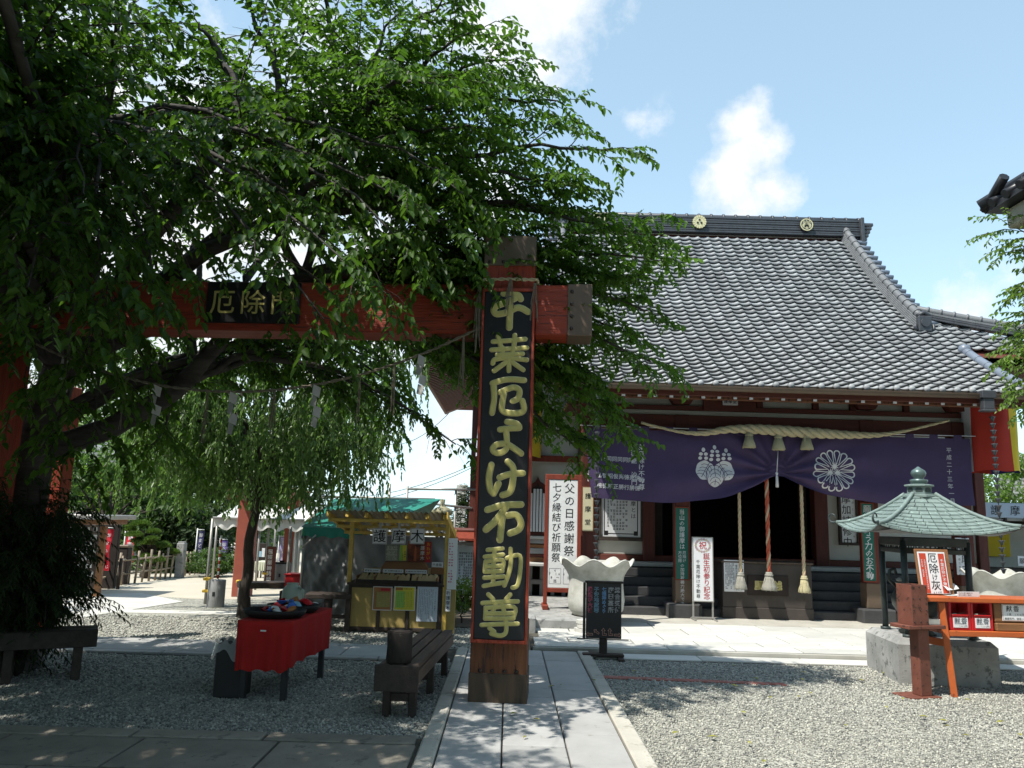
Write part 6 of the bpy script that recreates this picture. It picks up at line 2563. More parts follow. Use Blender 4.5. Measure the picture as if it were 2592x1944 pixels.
for k in range(5):
    y = 9.2 - .27 * k
    MB().tube([(ex0 - .04, y, ez + .06), (ex0 + .4, y, ez + .32)], .06, 8).build('edge_tile', K['blackboard'], nbx, W=True)
MB().tube([(ex0 - .03, 9.43, ez + .09), (ex0 + 3, 6.4, ez + 1.98)], .1, 8).build('hip_ridge', K['blackboard'], nbx, W=True)
# ------------------------------------------------------------------ prayer-stick stall
def c4(x, y):
    return ((500 + x / 3.16) / 1.17179, (1150 + y / 3.16) / 1.17179)


def c5(x, y):
    return ((500 + x / 5.5314) / 1.17179, (1200 + y / 5.5314) / 1.17179)


def c7(x, y):
    return ((230 + x / 7.373) / 1.17179, (1300 + y / 7.373) / 1.17179)


YK = 11.2                                           # counter front
o4 = A(*c4(1590, 1430), YK)
stl = thing('prayer_stick_stall', 'yellow timber stall with corrugated roof selling prayer sticks, signed 護摩木', 'stall', (o4.x, YK, 0))


def L4(x, y, Y=YK):
    p = A(*c4(x, y), Y)
    return p.x - o4.x, p.z


xl, _ = L4(1205, 1200)
xr, _ = L4(1950, 1200)
_, zct = L4(1590, 1052)
fr = MB()
fr.box(xl, xr, 0, .03, zct - .035, zct, .004)
fr.box(xl, xr, 0, .03, .03, .075, .004)
for a, b_ in ((1200, 1225), (1435, 1460), (1665, 1695), (1915, 1955)):
    x0, x1 = L4(a, 1200)[0], L4(b_, 1200)[0]
    fr.box(x0, x1, -.006, .03, .0, zct - .002, .004)
fr.build('counter_frame', K['darkwood'], stl)
for a, b_ in ((1225, 1435), (1460, 1665), (1695, 1915)):
    MB().box(L4(a, 1200)[0] + .001, L4(b_, 1200)[0] - .001, .012, .035, .076, zct - .037, .003).build('counter_panel', K['tan_panel'], stl)
for x in (xl, xr - .04):
    MB().box(x, x + .03, .031, .62, .0, zct, .004).build('counter_side', K['tan_panel'], stl)
MB().box(xl - .03, xr + .03, -.03, .66, zct + .002, zct + .03, .005).build('counter_top', K['darkwood'], stl)
# corner posts
PR = {}
_, zrf = L4(1590, 470, 10.75)
for nm, xx, yy in (('fl', 1218, .0), ('fr', 1990, -.05), ('bl', 1322, 1.1), ('br', 2048, 1.15)):
    x, _ = L4(xx, 800, YK + yy)
    MB().box(x - .028, x + .028, yy + .04, yy + .096, 0 if yy > .5 or nm == 'fr' else zct, zrf - .03 - .12 * (yy + .45), .004).build('stall_post', K['yellow_wood'], stl)
x, _ = L4(1990, 1200)
MB().box(x - .03, x + .12, .06, .10, 0, zct + .05, .004).build('end_panel', K['tan_panel'], stl)
# roof: rises towards the front
rx0, rx1 = L4(1030, 466, 10.72)[0], L4(1992, 466, 10.72)[0]
yf, yb = 10.72 - YK, 12.45 - YK
zf_ = zrf
pbk = A(*c4(2185, 640), 12.45)
zbk = pbk.z
rxb0, rxb1 = rx0 + .1, rx1 + .02


def rz(y):
    return zf_ + (zbk - zf_) * (y - yf) / (yb - yf)


b = MB()
NC_ = 150
for sgn, dz_ in ((1, 0.004), (-1, 0.0)):
    b.sheet(lambda u, v: (rx0 + (rx1 - rx0) * u, yf + (yb - yf) * v, rz(yf + (yb - yf) * v) + .012 * math.sin(u * math.pi * 44) + .016 + dz_), NC_, 2)
b.build('corrugated_roof', K['poly'], stl)
for i, f_ in enumerate((.015, .17, .33, .5, .67, .84, .985)):
    x = rx0 + (rx1 - rx0) * f_
    MB().bar((x, yf + .02, rz(yf) - .035), (x, yb - .02, rz(yb) - .035), .045, .07, .004).build('rafter', K['yellow_wood'], stl)
for f_ in (.04, .36, .68, .97):
    y = yf + (yb - yf) * f_
    MB().box(rx0 + .02, rx1 - .02, y - .02, y + .02, rz(y) - .12, rz(y) - .073, .004).build('purlin', K['yellow_wood'], stl)
MB().bar((rx1 + .012, yf, rz(yf) - .02), (rx1 + .012, yb, rz(yb) - .02), .022, .10, .004).build('bargeboard', K['yellow_wood'], stl)
# tarp at the back of the stall
b = MB()
xa, xb = L4(1240, 800, 12.2)[0], L4(1985, 800, 12.2)[0]
b.sheet(lambda u, v: (xa + (xb - xa) * u, 12.25 - YK + .03 * math.sin(u * 9 + v * 4) + .015 * math.sin(u * 31 + v * 11), .3 + (zbk - .35) * v), 40, 20)
b.build('back_tarp', K['grey_tarp'], stl)
# tray of sticks
xa, xb = L4(1268, 1020)[0], L4(1922, 1020)[0]
z0, z1 = L4(1590, 1045)[1], L4(1590, 1008)[1]
MB().box(xa, xb, -.06, .0, zct + .032, zct + .075, .004).build('stick_tray_front', K['dark_in'], stl)
MB().box(xa, xb, .002, .30, zct + .032, zct + .05, .004).build('stick_tray', K['dark_in'], stl)
sk = MB().box(-.014, .014, 0, .26, 0, .012, .002).mesh('prayer_stick')
sk.materials.append(K['pinewood'])
rr = random.Random(8)
x = xa + .03
while x < xb - .03:
    if rr.random() > .08:
        for k in range(2):
            link_mesh('prayer_stick', sk, None, stl, M=Matrix.Translation((x, .01, zct + .055 + .013 * k)) @ Matrix.Rotation(R(14 + rr.uniform(-3, 3)), 4, 'X') @ Matrix.Rotation(R(rr.uniform(-5, 5)), 4, 'Z'))
    x += .031
for f_ in (.0, .22, .5, .745, .985):
    xx = xa + (xb - xa) * f_
    MB().box(xx - .006, xx + .006, .002, .3, zct + .05, zct + .12, .002).build('tray_divider', K['brownwood'], stl)
# upper black shelf, brown sloping cover, labels
zs_ = L4(1590, 985)[1]
MB().box(L4(1310, 970, YK + .35)[0], L4(1955, 970, YK + .35)[0], .32, .60, zct + .03, zct + .14, .006).build('rear_shelf', K['dark_in'], stl)
zr_ = zct + .142
x0, x1 = L4(1475, 900, YK + .4)[0], L4(1845, 900, YK + .4)[0]
zc1 = L4(1660, 862, YK + .4)[1]
MB().prism([(x0, zr_), (x1, zr_), (x1, zr_ + .08), (x1 - .06, zc1), (x0 + .05, zc1), (x0, zr_ + .08)], .36, .58).build('wooden_cover', K['brownwood'], stl, fix=True)
for a, b_ in ((1330, 1460), (1480, 1645), (1660, 1835)):
    xx0, xx1 = L4(a, 945, YK + .33)[0], L4(b_, 945, YK + .33)[0]
    lb = MB().box(xx0, xx1, .345, .352, zr_ + .005, zr_ + .058, .001).build('shelf_label', K['white_board'], stl)
    m = MB()
    if a == 1330:
        row(m, '護摩木', xx0 + .008, zr_ + .032, .034, .036, .343, .003, 1)
        fine_print(m, xx0 + .125, xx1 - .01, zr_ + .02, zr_ + .045, 1, .016, .343, .95, 3, False)
    else:
        fine_print(m, xx0 + .012, xx1 - .01, zr_ + .018, zr_ + .048, 1, .021, .343, .95, a, False)
    m.build('lettering', K['black_ink'], lb)
for k in range(6):
    xx = L4(1380, 920, YK + .45)[0] + .05 * k
    MB().bar((xx - .1, .40, zr_ + .03 + .012 * (k % 3)), (xx + .03, .55, zr_ + .055 + .01 * (k % 2)), .03, .012).build('prayer_stick', K['pinewood'], stl)
for k in range(4):
    xx = L4(1870, 900, YK + .45)[0]
    MB().box(xx - .07, xx + .05, .38, .55, zr_ + .02 * k, zr_ + .02 * k + .017, .002).build('stick_bundle', K['pinewood'], stl)
xx = L4(1920, 890, YK + .4)[0]
lb = MB().box(xx - .08, xx + .08, .36, .366, zr_ + .10, zr_ + .17, .001).build('shelf_label', K['white_board'], stl)
m = MB()
row(m, '代金箱', xx - .07, zr_ + .135, .042, .046, .358, .004, 1)
m.build('lettering', K['black_ink'], lb)
MB().box(xx - .09, xx + .10, .37, .58, zr_, zr_ + .09, .004).build('money_box', K['brownwood'], stl)
# three big character boards under the front beam
for (a, b_, ch) in ((1396, 1518, '護'), (1549, 1667, '摩'), (1697, 1818, '木')):
    Yb = YK - .10
    x0, z0 = L4(a, 716, Yb)
    x1, z1 = L4(b_, 592, Yb)
    t = thing('character_board', 'white board with big black %s, %s of three on the stall front' % (ch, {'護': 'left', '摩': 'middle', '木': 'right'}[ch]), 'sign', (o4.x + (x0 + x1) / 2, Yb, z0), 0, 'character boards spelling 護摩木')
    w, h = x1 - x0, z1 - z0
    MB().box(-w / 2, w / 2, 0, .014, 0, h, .003).build('board', K['white_board'], t)
    m = MB()
    frame_lines(m, -w / 2 + .006, w / 2 - .006, .006, h - .006, .004, -.0012)
    put_char(m, ch, 0, h * .5, h * .84, -.0022, .008, 2)
    m.build('lettering', K['black_ink'], t)
    MB().box(-.02, .02, .015, .03, h - .05, h + .08, .003).build('hanger', K['galv'], t)


# posters
def poster(label, a, b_, y0, y1, Y, m, draw=None, ink='black_ink', cat='poster', th=.006):
    x0, z0 = L4(a, y1, Y)
    x1, z1 = L4(b_, y0, Y)
    t = thing('poster', label, cat, (o4.x + (x0 + x1) / 2, Y, z0))
    w, h = x1 - x0, z1 - z0
    MB().box(-w / 2, w / 2, 0, th, 0, h, .001).build('sheet', m, t)
    if draw:
        for mname, fn in draw:
            q = MB()
            fn(q, w, h)
            q.build('print', K[mname], t)
    return t


def table_print(q, w, h):
    for i in range(5):
        quad(q, -w * .40 + w * .8 * i / 5 + .004, -w * .40 + w * .8 * i / 5 + .006, h * .1, h * .78, -.0014)
    for i in range(9):
        quad(q, -w * .4, w * .4, h * .1 + h * .68 * i / 8, h * .1 + h * .68 * i / 8 + .0018, -.0016)
    fine_print(q, -w * .38, w * .40, h * .11, h * .76, 5, h * .04, -.0018, .9, 12)


Yf = YK - .012
poster('orange and green price poster on the left of the stall counter', 1396, 1560, 1060, 1246, Yf, K['white_board'], (
    ('orange_print', lambda q, w, h: quad(q, -w * .46, w * .46, h * .03, h * .97, -.0006)),
    ('tan_panel', lambda q, w, h: quad(q, -w * .30, w * .40, h * .14, h * .76, -.0010)),
    ('green_ink', table_print),
    ('red_ink', lambda q, w, h: quad(q, -w * .1, w * .4, h * .82, h * .93, -.0012))))
poster('yellow and lime price poster in the middle of the stall counter', 1566, 1746, 1060, 1248, Yf, K['white_board'], (
    ('yellow_print', lambda q, w, h: quad(q, -w * .46, w * .46, h * .03, h * .97, -.0006)),
    ('lime_print', lambda q, w, h: quad(q, -w * .42, .0, h * .12, h * .80, -.0010)),
    ('green_ink', table_print),
    ('orange_print', lambda q, w, h: (quad(q, -w * .44, -w * .10, h * .84, h * .95, -.0012), fine_print(q, -w * .05, w * .42, h * .85, h * .95, 1, h * .07, -.0012, 1, 2, False)))))
poster('white text sheet on the right of the stall counter', 1748, 1925, 1062, 1336, Yf - .003, mat('bluish_paper', (.60, .66, .74), .6, .05, 3), (
    ('black_ink', lambda q, w, h: (column(q, '【このうち皿はご不要】', w * .38, h * .86, h * .045, h * .05, -.001, .003, 1), fine_print(q, -w * .44, w * .30, h * .05, h * .93, 9, h * .026, -.001, .9, 6))),))
poster('yellow green poster with black writing above the brown cover of the stall', 1612, 1674, 728, 850, YK + .5, K['yellow_print'], (
    ('lime_print', lambda q, w, h: q.add([(-w * .5, -.0006, 0), (w * .05, -.0006, 0), (-w * .1, -.0006, h), (-w * .5, -.0006, h)], [(0, 1, 2, 3)])),
    ('black_ink', lambda q, w, h: (column(q, '祈祷料', w * .30, h * .62, h * .13, h * .15, -.001, .004, 1), column(q, '三百円也', 0.0, h * .5, h * .10, h * .12, -.001, .003, 1)))))
poster('dark red fire poster reading おねがい護摩木 at the back of the stall', 1678, 1872, 700, 860, YK + .5, K['fire_print'], (
    ('red_ink', lambda q, w, h: quad(q, w * .26, w * .5, 0, h, -.0006)),
    ('ban_yellow', lambda q, w, h: column(q, 'おねがい', w * .38, h * .98, h * .2, h * .22, -.001, .01, 1)),
    ('white_print', lambda q, w, h: column(q, '護摩木', w * .13, h * .80, h * .22, h * .25, -.001, .012, 1)),
    ('orange', lambda q, w, h: q.add([(-w * .24, -.001, h * .05), (-w * .12, -.001, h * .05), (-w * .14, -.001, h * .7), (-w * .20, -.001, h * .8)], [(0, 1, 2, 3)]))))
poster('small name grid sheet left of the yellow poster in the stall', 1500, 1608, 724, 850, YK + .5, mat('olive_grey_paper', (.45, .45, .36), .7, .06, 3), (
    ('black_ink', lambda q, w, h: (frame_lines(q, -w * .47, w * .47, h * .03, h * .97, .004, -.0008), [fine_print(q, -w * .45, w * .45, h * (.04 + .33 * i), h * (.33 + .33 * i), 9, h * .06, -.0008, .95, i) for i in range(3)])),))
bt = poster('white cloth banner with faded red characters on the right post of the stall', 1992, 2082, 672, 1080, YK - .03, K['paper'], (
    ('pink_ink', lambda q, w, h: (fine_print(q, -w * .40, w * .40, h * .12, h * .92, 15, w * .26, -.001, .85, 31, False))),), cat='banner')
poster('narrow white strip reading 祈護摩木 below the stall banner', 1980, 2026, 1084, 1256, YK - .045, K['white_board'], (
    ('black_ink', lambda q, w, h: column(q, '祈護摩木', 0, h * .96, h * .21, h * .23, -.001, .006, 1)),), cat='sign')

# gourd finial of the roof beyond the stall
p0 = A(955, 1112, 12.9)
gd = thing('gourd_finial', 'weathered gourd shaped finial on a pole rising behind the stall roof', 'finial', (p0.x, 12.9, 0))
z0 = zV(955, 1118, 12.9)
hh = zV(955, 1078, 12.9) - z0
MB().tube([(0, 0, 0), (0, 0, z0)], .03, 8).build('pole', K['dark_metal'], gd)
MB().lathe([(0, 0), (.10, .02), (.17, .2 * hh), (.175, .35 * hh), (.11, .52 * hh), (.05, .6 * hh), (.035, .75 * hh), (.045, .98 * hh), (0, hh)], (0, 0, z0), 18).build('gourd', mat('old_gourd', (.30, .27, .17), .7, .3, 6, col2=(.45, .42, .25)), gd)

# notice board right of the stall (partly behind the gate post)
YN = 14.6
x0, x1 = xV(984, 1230, YN), xV(1060, 1230, YN)
z0, z1 = zV(1005, 1280, YN), zV(1005, 1178, YN)
nb2 = thing('notice_board', 'roofed notice board with a pale text panel between the stall and the gate post', 'notice board', ((x0 + x1) / 2, YN, 0))
w = x1 - x0
MB().box(-w / 2, w / 2, 0, .05, z0, z1, .005).build('text_panel', mat('pale_blue_panel', (.60, .67, .70), .4, .06, 3), nb2)
m = MB()
fine_print(m, -w / 2 + .05, w / 2 - .05, z0 + .18, z1 - .12, 13, .045, -.0012, .92, 21)
m.build('lettering', K['black_ink'], nb2)
for z in (z0 - .06, z1 + .005):
    MB().box(-w / 2 - .03, w / 2 + .03, -.02, .07, z, z + .055, .005).build('panel_rail', K['galv'], nb2)
for s in (-1, 1):
    MB().box(s * w / 2 - .04, s * w / 2 + .04, .055, .13, 0, z1 + .2, .006).build('board_post', K['darkred'], nb2)
    rs0 = MB().prism([(-.0, 0), (.36, -.11), (.36, -.07), (0, .05)], -w / 2 - .2, w / 2 + .2, 'x').build('roof_slope', K['redwood'], nb2, fix=True)
    rs0.matrix_local = Matrix.Translation((0, .06, z1 + .20)) @ (Matrix.Identity(4) if s > 0 else Matrix.Rotation(math.pi, 4, 'Z'))
MB().tube([(-w / 2 - .22, .06, z1 + .26), (w / 2 + .22, .06, z1 + .26)], .05, 8).build('ridge_roll', K['darkred'], nb2)

# ------------------------------------------------------------------ tents and yard things behind the red table
YT = 12.6
tw = thing('tarp_tent', 'tent walled with silver grey tarpaulin under a green canopy', 'tent', (A(*c4(1020, 1290), YT).x, YT, 0))
ox4 = WM[tw.name].translation.x


def T4(x, y, Y=YT):
    p = A(*c4(x, y), Y)
    return p.x - ox4, p.z


xa, xb = T4(838, 900)[0], T4(1330, 900)[0]
zt_ = T4(1020, 655)[1]
b = MB()


def tarp(u, v):
    fold = .045 * math.sin(u * 11 + 3 * math.sin(v * 4)) * (1 - abs(v - .5)) + .03 * math.sin(u * 23 - v * 17) + .02 * math.sin(u * 47 + v * 29) * math.sin(v * 13)
    return (xa + (xb - xa) * u, fold + .02, zt_ * v)


b.sheet(tarp, 60, 40)
b.build('tarp_wall', K['grey_tarp'], tw)
b = MB()
z1_, z0_ = T4(1020, 588)[1], T4(1020, 662)[1]
b.sheet(lambda u, v: (xa - .02 + (xb + .1 - xa) * u, -.05 + .012 * math.sin(u * 40) * (1 - v), z0_ + .03 * math.sin(u * 26) * (1 - v) * .5 + (z1_ - z0_) * v), 60, 6)
b.build('valance', K['green_tarp'], tw)
b = MB()
zpk = zV(884, 1076, YT + 1.5)
xpk0, xpk1 = xV(832, 1080, YT + 1.5) - ox4, xV(938, 1080, YT + 1.5) - ox4
b.add([(xa - .05, -.06, z1_), (xb + .1, -.06, z1_), (xpk1 + .12, 1.5, zpk), (xpk0 - .9, 1.5, zpk - .05), (xb + .5, 3.0, z1_), (xa - .05, 3.0, z1_)], [(0, 1, 2, 3), (3, 2, 4, 5), (1, 4, 2), (0, 3, 5)])
b.build('canopy', K['green_tarp'], tw)
for x, y in ((xa, 0), (xa, 2.9), (xb, 2.9)):
    MB().tube([(x, y, 0), (x, y, z1_)], .022, 8).build('tent_pole', K['galv'], tw)
MB().tube([T4(845, 745) [0:1][0] and (T4(845, 745)[0], -.06, T4(845, 745)[1]), (T4(955, 645)[0], -.06, T4(955, 645)[1])], .015, 6).build('brace', K['galv'], tw)

# white awning on poles
YA = 16.5
aw = thing('white_awning', 'white canvas awning stretched over pipe poles beyond the small tree', 'awning', (A(*c5(800, 1600), YA).x, YA, 0))
oxa = WM[aw.name].translation.x


def A5(x, y, Y=YA):
    p = A(*c5(x, y), Y)
    return p.x - oxa, p.z


x0, zt_ = A5(225, 600)
x1, zt2 = A5(1500, 690)
zb2_ = A5(800, 770)[1]
zt_ = A5(800, 640)[1]
b = MB()
b.sheet(lambda u, v: (x0 + (x1 - x0) * u, .02 * math.sin(u * 50) * (1 - v), zb2_ + .04 * math.sin(u * 33) * (1 - v) + (zt_ - zb2_) * v), 60, 4)
b.build('valance', K['white_canvas'], aw)
b = MB()
zr2 = A5(1000, 420, YA + 2.2)[1]
b.sheet(lambda u, v: (x0 + (x1 - x0) * u, 4.4 * v, (zt_ + (zr2 - zt_) * math.sin(math.pi * min(1, v))) - .10 * math.sin(u * math.pi * 4) ** 2 * math.sin(math.pi * v)), 40, 16)
b.build('canvas_roof', K['white_canvas'], aw)
for x, y in ((x0 + .05, .1), (x1 - .1, .1), ((x0 + x1) / 2, .1), (x0 + .05, 4.3), (x1 - .1, 4.3)):
    MB().tube([(x, y, 0), (x, y, zt_)], .025, 8).build('awning_pole', K['galv'], aw)
MB().tube([(x0, -.03, zt_ + .02), (x1, -.03, zt_ + .02)], .025, 8).build('front_pipe', K['galv'], aw)
xx0, zz0 = A5(1340, 700)
xx1 = A5(1440, 700)[0]
b = MB()
b.sheet(lambda u, v: (xx0 + (xx1 - xx0) * u, .1 + .03 * math.sin(u * 12 + v), .35 + (zb2_ - .35) * v), 12, 6)
b.build('side_curtain', K['white_canvas'], aw)

# upper white canopy and pipes (scaffold over the tents)
sc = thing('pipe_frame', 'galvanised pipe frame rising above the green tent and stall', 'scaffold', (xV(900, 1060, 15.0), 15.0, 0))
oxs = WM[sc.name].translation.x
for (va, vb) in (((690, 1072), (940, 1079)), ((880, 1056), (1040, 1058)), ((880, 1082), (1020, 1098))):
    pa_, pb_ = A(*va, 15.0), A(*vb, 15.0)
    MB().tube([(pa_.x - oxs, 0, pa_.z), (pb_.x - oxs, 0, pb_.z)], .022, 8).build('pipe', K['galv'], sc)
for vx, vy in ((842, 1045), (985, 1055), (880, 1050)):
    p = A(vx, vy, 15.0)
    MB().tube([(p.x - oxs, .03, 0), (p.x - oxs, .03, p.z)], .022, 8).build('upright', K['galv'], sc)
for vx, vy, wv_, lab in ((998, 1047, 18, 'slim white concrete pillar standing behind the conifer'),):
    p = A(vx, vy, 22)
    cpl = thing('concrete_pillar', lab, 'pillar', (p.x, 22, 0))
    MB().box(-.13, .13, 0, .3, 0, p.z - .12, .01).build('shaft', K['white_canvas'], cpl)
    MB().box(-.15, .15, -.03, .33, p.z - .12, p.z, .01).build('cap_block', K['white_canvas'], cpl)

# poles with yellow clamps, weights, striped pole
def yard_pole(v0, v1, ytop, ybot, label, cl=()):
    p = G(v0, ybot)
    zt_ = A(v1, ytop, p.y).z
    t = thing('yard_pole', label, 'pole', (p.x, p.y, 0), 0, 'pipe poles with yellow clamps')
    MB().tube([(0, 0, 0), (0, 0, zt_)], .026, 8).build('pipe', K['galv'], t)
    for z in cl:
        MB().box(-.06, .06, -.045, .03, z - .025, z + .025, .01).build('clamp', K['clamp'], t)
    return t


yard_pole(443, 454, 1120, 1305, 'leftmost pipe pole with two yellow clamps by the grey weight', (.22, .42))
yard_pole(*[(c4(325, 1180)[0]), c4(335, 1000)[0]], c4(335, 1020)[1], c4(325, 1185)[1], 'short pipe stub with a yellow clamp left of the small tree', (.36,))
yard_pole(c5(935, 1590)[0], c5(965, 700)[0], c5(965, 700)[1], 1268, 'pipe pole with one clamp right of the small tree', (.28,))
yard_pole(c4(700, 1200)[0], c4(745, 580)[0], c4(745, 580)[1], c4(700, 1200)[1] + 4, 'dark pipe pole with a yellow clamp left of the grey tarpaulin', (.14,))


def weight(vx, vy, label, r=.13, h=.32):
    p = G(vx, vy)
    t = thing('pole_weight', label, 'weight', (p.x, p.y, 0), 0, 'grey cylindrical pole weights')
    MB().lathe([(r * .97, 0), (r, .01), (r, h - .01), (r * .96, h), (r * .3, h), (r * .28, h - .05), (0, h - .05)], (0, 0, 0), 24).build('cylinder', K['cylinder'], t)
    MB().box(-.02, .02, -r - .004, -r + .006, h * .42, h * .58, .002).build('plate', K['dark_metal'], t)
    return p


pw = weight(465, 1311, 'grey cylindrical weight holding the red and white striped pole', .138, .44)
weight(606, 1266, 'grey cylindrical weight right of the small tree by the dark red sign', .15, .47)
zt_ = A(*c5(278, 860), pw.y).z
sp_ = thing('striped_pole', 'thin red and white striped pole stuck in the grey weight', 'pole', (pw.x, pw.y, .40))
n = 13
for k in range(n):
    z0_, z1_ = (zt_ - .4) * k / n, (zt_ - .4) * (k + 1) / n
    MB().tube([(0, 0, z0_), (0, 0, z1_)], .018, 8).build('band', K['striped_red'] if k % 2 else K['white_plastic'], sp_)
# small bench beyond the tree
bp = G(513, 1312)
mb_ = thing('bench', 'small dark bench in sun beyond the weeping tree', 'bench', (bp.x, bp.y, 0), R(25))
MB().box(0, 1.5, -.03, .35, .30, .40, .008).build('seat', K['bench'], mb_)
for x in (.06, 1.36):
    for y in (.02, .27):
        MB().box(x, x + .07, y - .03, y + .03, 0, .298, .006).build('leg', K['darkwood'], mb_)
    MB().box(x + .015, x + .055, .052, .238, .08, .13, .004).build('stretcher', K['darkwood'], mb_)
# red crate on a dark stand, dark stool by the tarp
p = G(*c4(765, 1215))
rs = thing('dark_stand', 'dark wooden stand under the red crate beside the tarpaulin', 'stand', (p.x, p.y, 0))
MB().box(-.22, .22, -.12, .25, .20, .26, .006).build('stand_top', K['darkwood'], rs)
for x in (-.19, .19):
    MB().box(x - .03, x + .03, -.1, .22, 0, .198, .006).build('leg', K['darkwood'], rs)
rc_ = thing('red_crate', 'small red crate standing on a dark stand beside the tarpaulin', 'crate', (p.x, p.y, .262))
b = MB()
b.box(-.15, .15, -.10, .16, 0, .26, .01)
b.box(-.165, .165, -.115, .175, .26, .29, .008)
b.build('crate_body', K['red_plastic'], rc_)
p = G(709, 1366)
stl2 = thing('stool', 'dark wooden stool in front of the grey tarpaulin', 'stool', (p.x, p.y, 0), R(4))
MB().box(-.34, .28, -.02, .36, .44, .50, .006).build('seat', K['darkwood'], stl2)
for x in (-.05, .24):
    for y in (.0, .30):
        MB().box(x - .035, x + .035, y, y + .06, 0, .438, .006).build('leg', K['darkwood'], stl2)
MB().box(-.015, .205, .01, .05, .18, .23, .005).build('rail', K['darkwood'], stl2)
# jug on the red table
jg = thing('water_jug', 'translucent pale green water jug at the back of the red table', 'jug', ontable(.90, .30))
MB().lathe([(.085, 0), (.10, .01), (.105, .06), (.095, .17), (.07, .21), (.055, .225), (.06, .24), (0, .245)], (0, 0, 0), 20).build('body', K['jug'], jg)
MB().tube([(.075, -.05, .20), (.13, -.08, .18), (.13, -.08, .08), (.095, -.05, .04)], .012, 8).build('handle', K['jug'], jg)
MB().box(.05, .11, -.115, -.108, .03, .10, .002).build('label_card', K['white_board'], jg)
# shrub pots by the stall are built with the plants
# ------------------------------------------------------------------ far left: second gate, flags, pagoda, fence, shops
def far(vx, vy, Y):
    return A(vx, vy, Y)


# brick red posts of another gate
g2 = thing('torii_gate', 'second brick red gate seen small in the sun beyond the weeping tree', 'gate', tuple(G(516, 1290)))
o_ = WM[g2.name].translation
p2 = G(596, 1262)
top1 = A(*c5(620, 130), o_.y).z
for (px_, py_, w) in ((0, 0, .15), (p2.x - o_.x + .25, p2.y - o_.y, .15)):
    MB().box(px_ - w, px_ + w, py_, py_ + .32, 0, top1, .012).build('gate_post', K['redpost'], g2)
    MB().box(px_ - w - .01, px_ + w + .01, py_ - .01, py_ + .33, top1 - .2, top1 + .02, .006).build('post_cap', K['cap'], g2)
zb1 = A(*c5(600, 260), o_.y).z
dxy = Vector((p2.x - o_.x + .25, p2.y - o_.y + .15, 0))
MB().bar(Vector((0, .15, zb1)) - dxy * .28, dxy + Vector((0, .0, zb1)) + dxy * .28, .2, .3, .01).build('beam', K['redpost'], g2)

# dark red sign with white columns
p = A(*c5(1025, 1480), 17.3)
ds = thing('red_sign', 'dark red sign with two columns of white writing by the grey weight', 'sign', (p.x, 17.3, 0))
x0, x1 = xV(c5(965, 1200)[0], 1200, 17.3) - p.x, xV(c5(1095, 1200)[0], 1200, 17.3) - p.x
z0, z1 = A(*c5(1025, 1490), 17.3).z, A(*c5(1025, 1015), 17.3).z
MB().box(x0, x1, 0, .04, max(.05, z0), z1, .005).build('board', K['darkred'], ds)
b = MB()
column(b, '日曜祈祷時間', x0 + .08, z1 - .05, .11, .115, -.002, .01, 1)
column(b, '福護摩時代一番人', x1 - .12, z1 - .05, .11, .115, -.002, .01, 1)
b.build('lettering', K['white_board'], ds)
MB().box(-.03, .03, .045, .09, 0, z0 + .1, .005).build('post', K['darkwood'], ds)

# pagoda
p = G(466, 1250)
pgY = 21.0
px_ = xV(467, 1225, pgY)
pg = thing('stone_pagoda', 'small dark many-tiered stone pagoda beside the violet flags', 'pagoda', (px_, pgY, 0))
z0, z1 = 0.0, A(*c5(275, 720), pgY).z
zb = A(*c5(262, 1340), pgY).z
MB().box(-.32, .32, -.32, .32, 0, max(.2, zb), .02).build('plinth', K['stone_step'], pg)
nt_ = 12
z = max(.2, zb)
dz_ = (z1 - .30 - z) / nt_
for k in range(nt_):
    r0 = .34 - .012 * k
    MB().box(-r0 * .55, r0 * .55, -r0 * .55, r0 * .55, z, z + dz_ * .55, .008).build('tier_body', K['dark_post'], pg)
    m = MB()
    zz = z + dz_ * .55
    vs = []
    for (rr, h, up) in ((r0 * 1.0, 0, .05), (r0 * .62, dz_ * .44, .0)):
        for sx, sy in ((-1, -1), (1, -1), (1, 1), (-1, 1)):
            vs.append((sx * rr, sy * rr, zz + h + up * .3))
    vs = [(sx * r0, sy * r0, zz - .01) for sx, sy in ((-1, -1), (1, -1), (1, 1), (-1, 1))] + vs
    m.add(vs, [(3, 2, 1, 0), (0, 1, 5, 4), (1, 2, 6, 5), (2, 3, 7, 6), (3, 0, 4, 7), (4, 5, 9, 8), (5, 6, 10, 9), (6, 7, 11, 10), (7, 4, 8, 11), (8, 9, 10, 11)])
    m.build('tier_roof', K['concrete'], pg)
    z += dz_
MB().lathe([(.10, 0), (.07, .08), (.03, .12), (.05, .18), (.02, .26), (0, .32)], (0, 0, z), 10).build('spire', K['concrete'], pg)


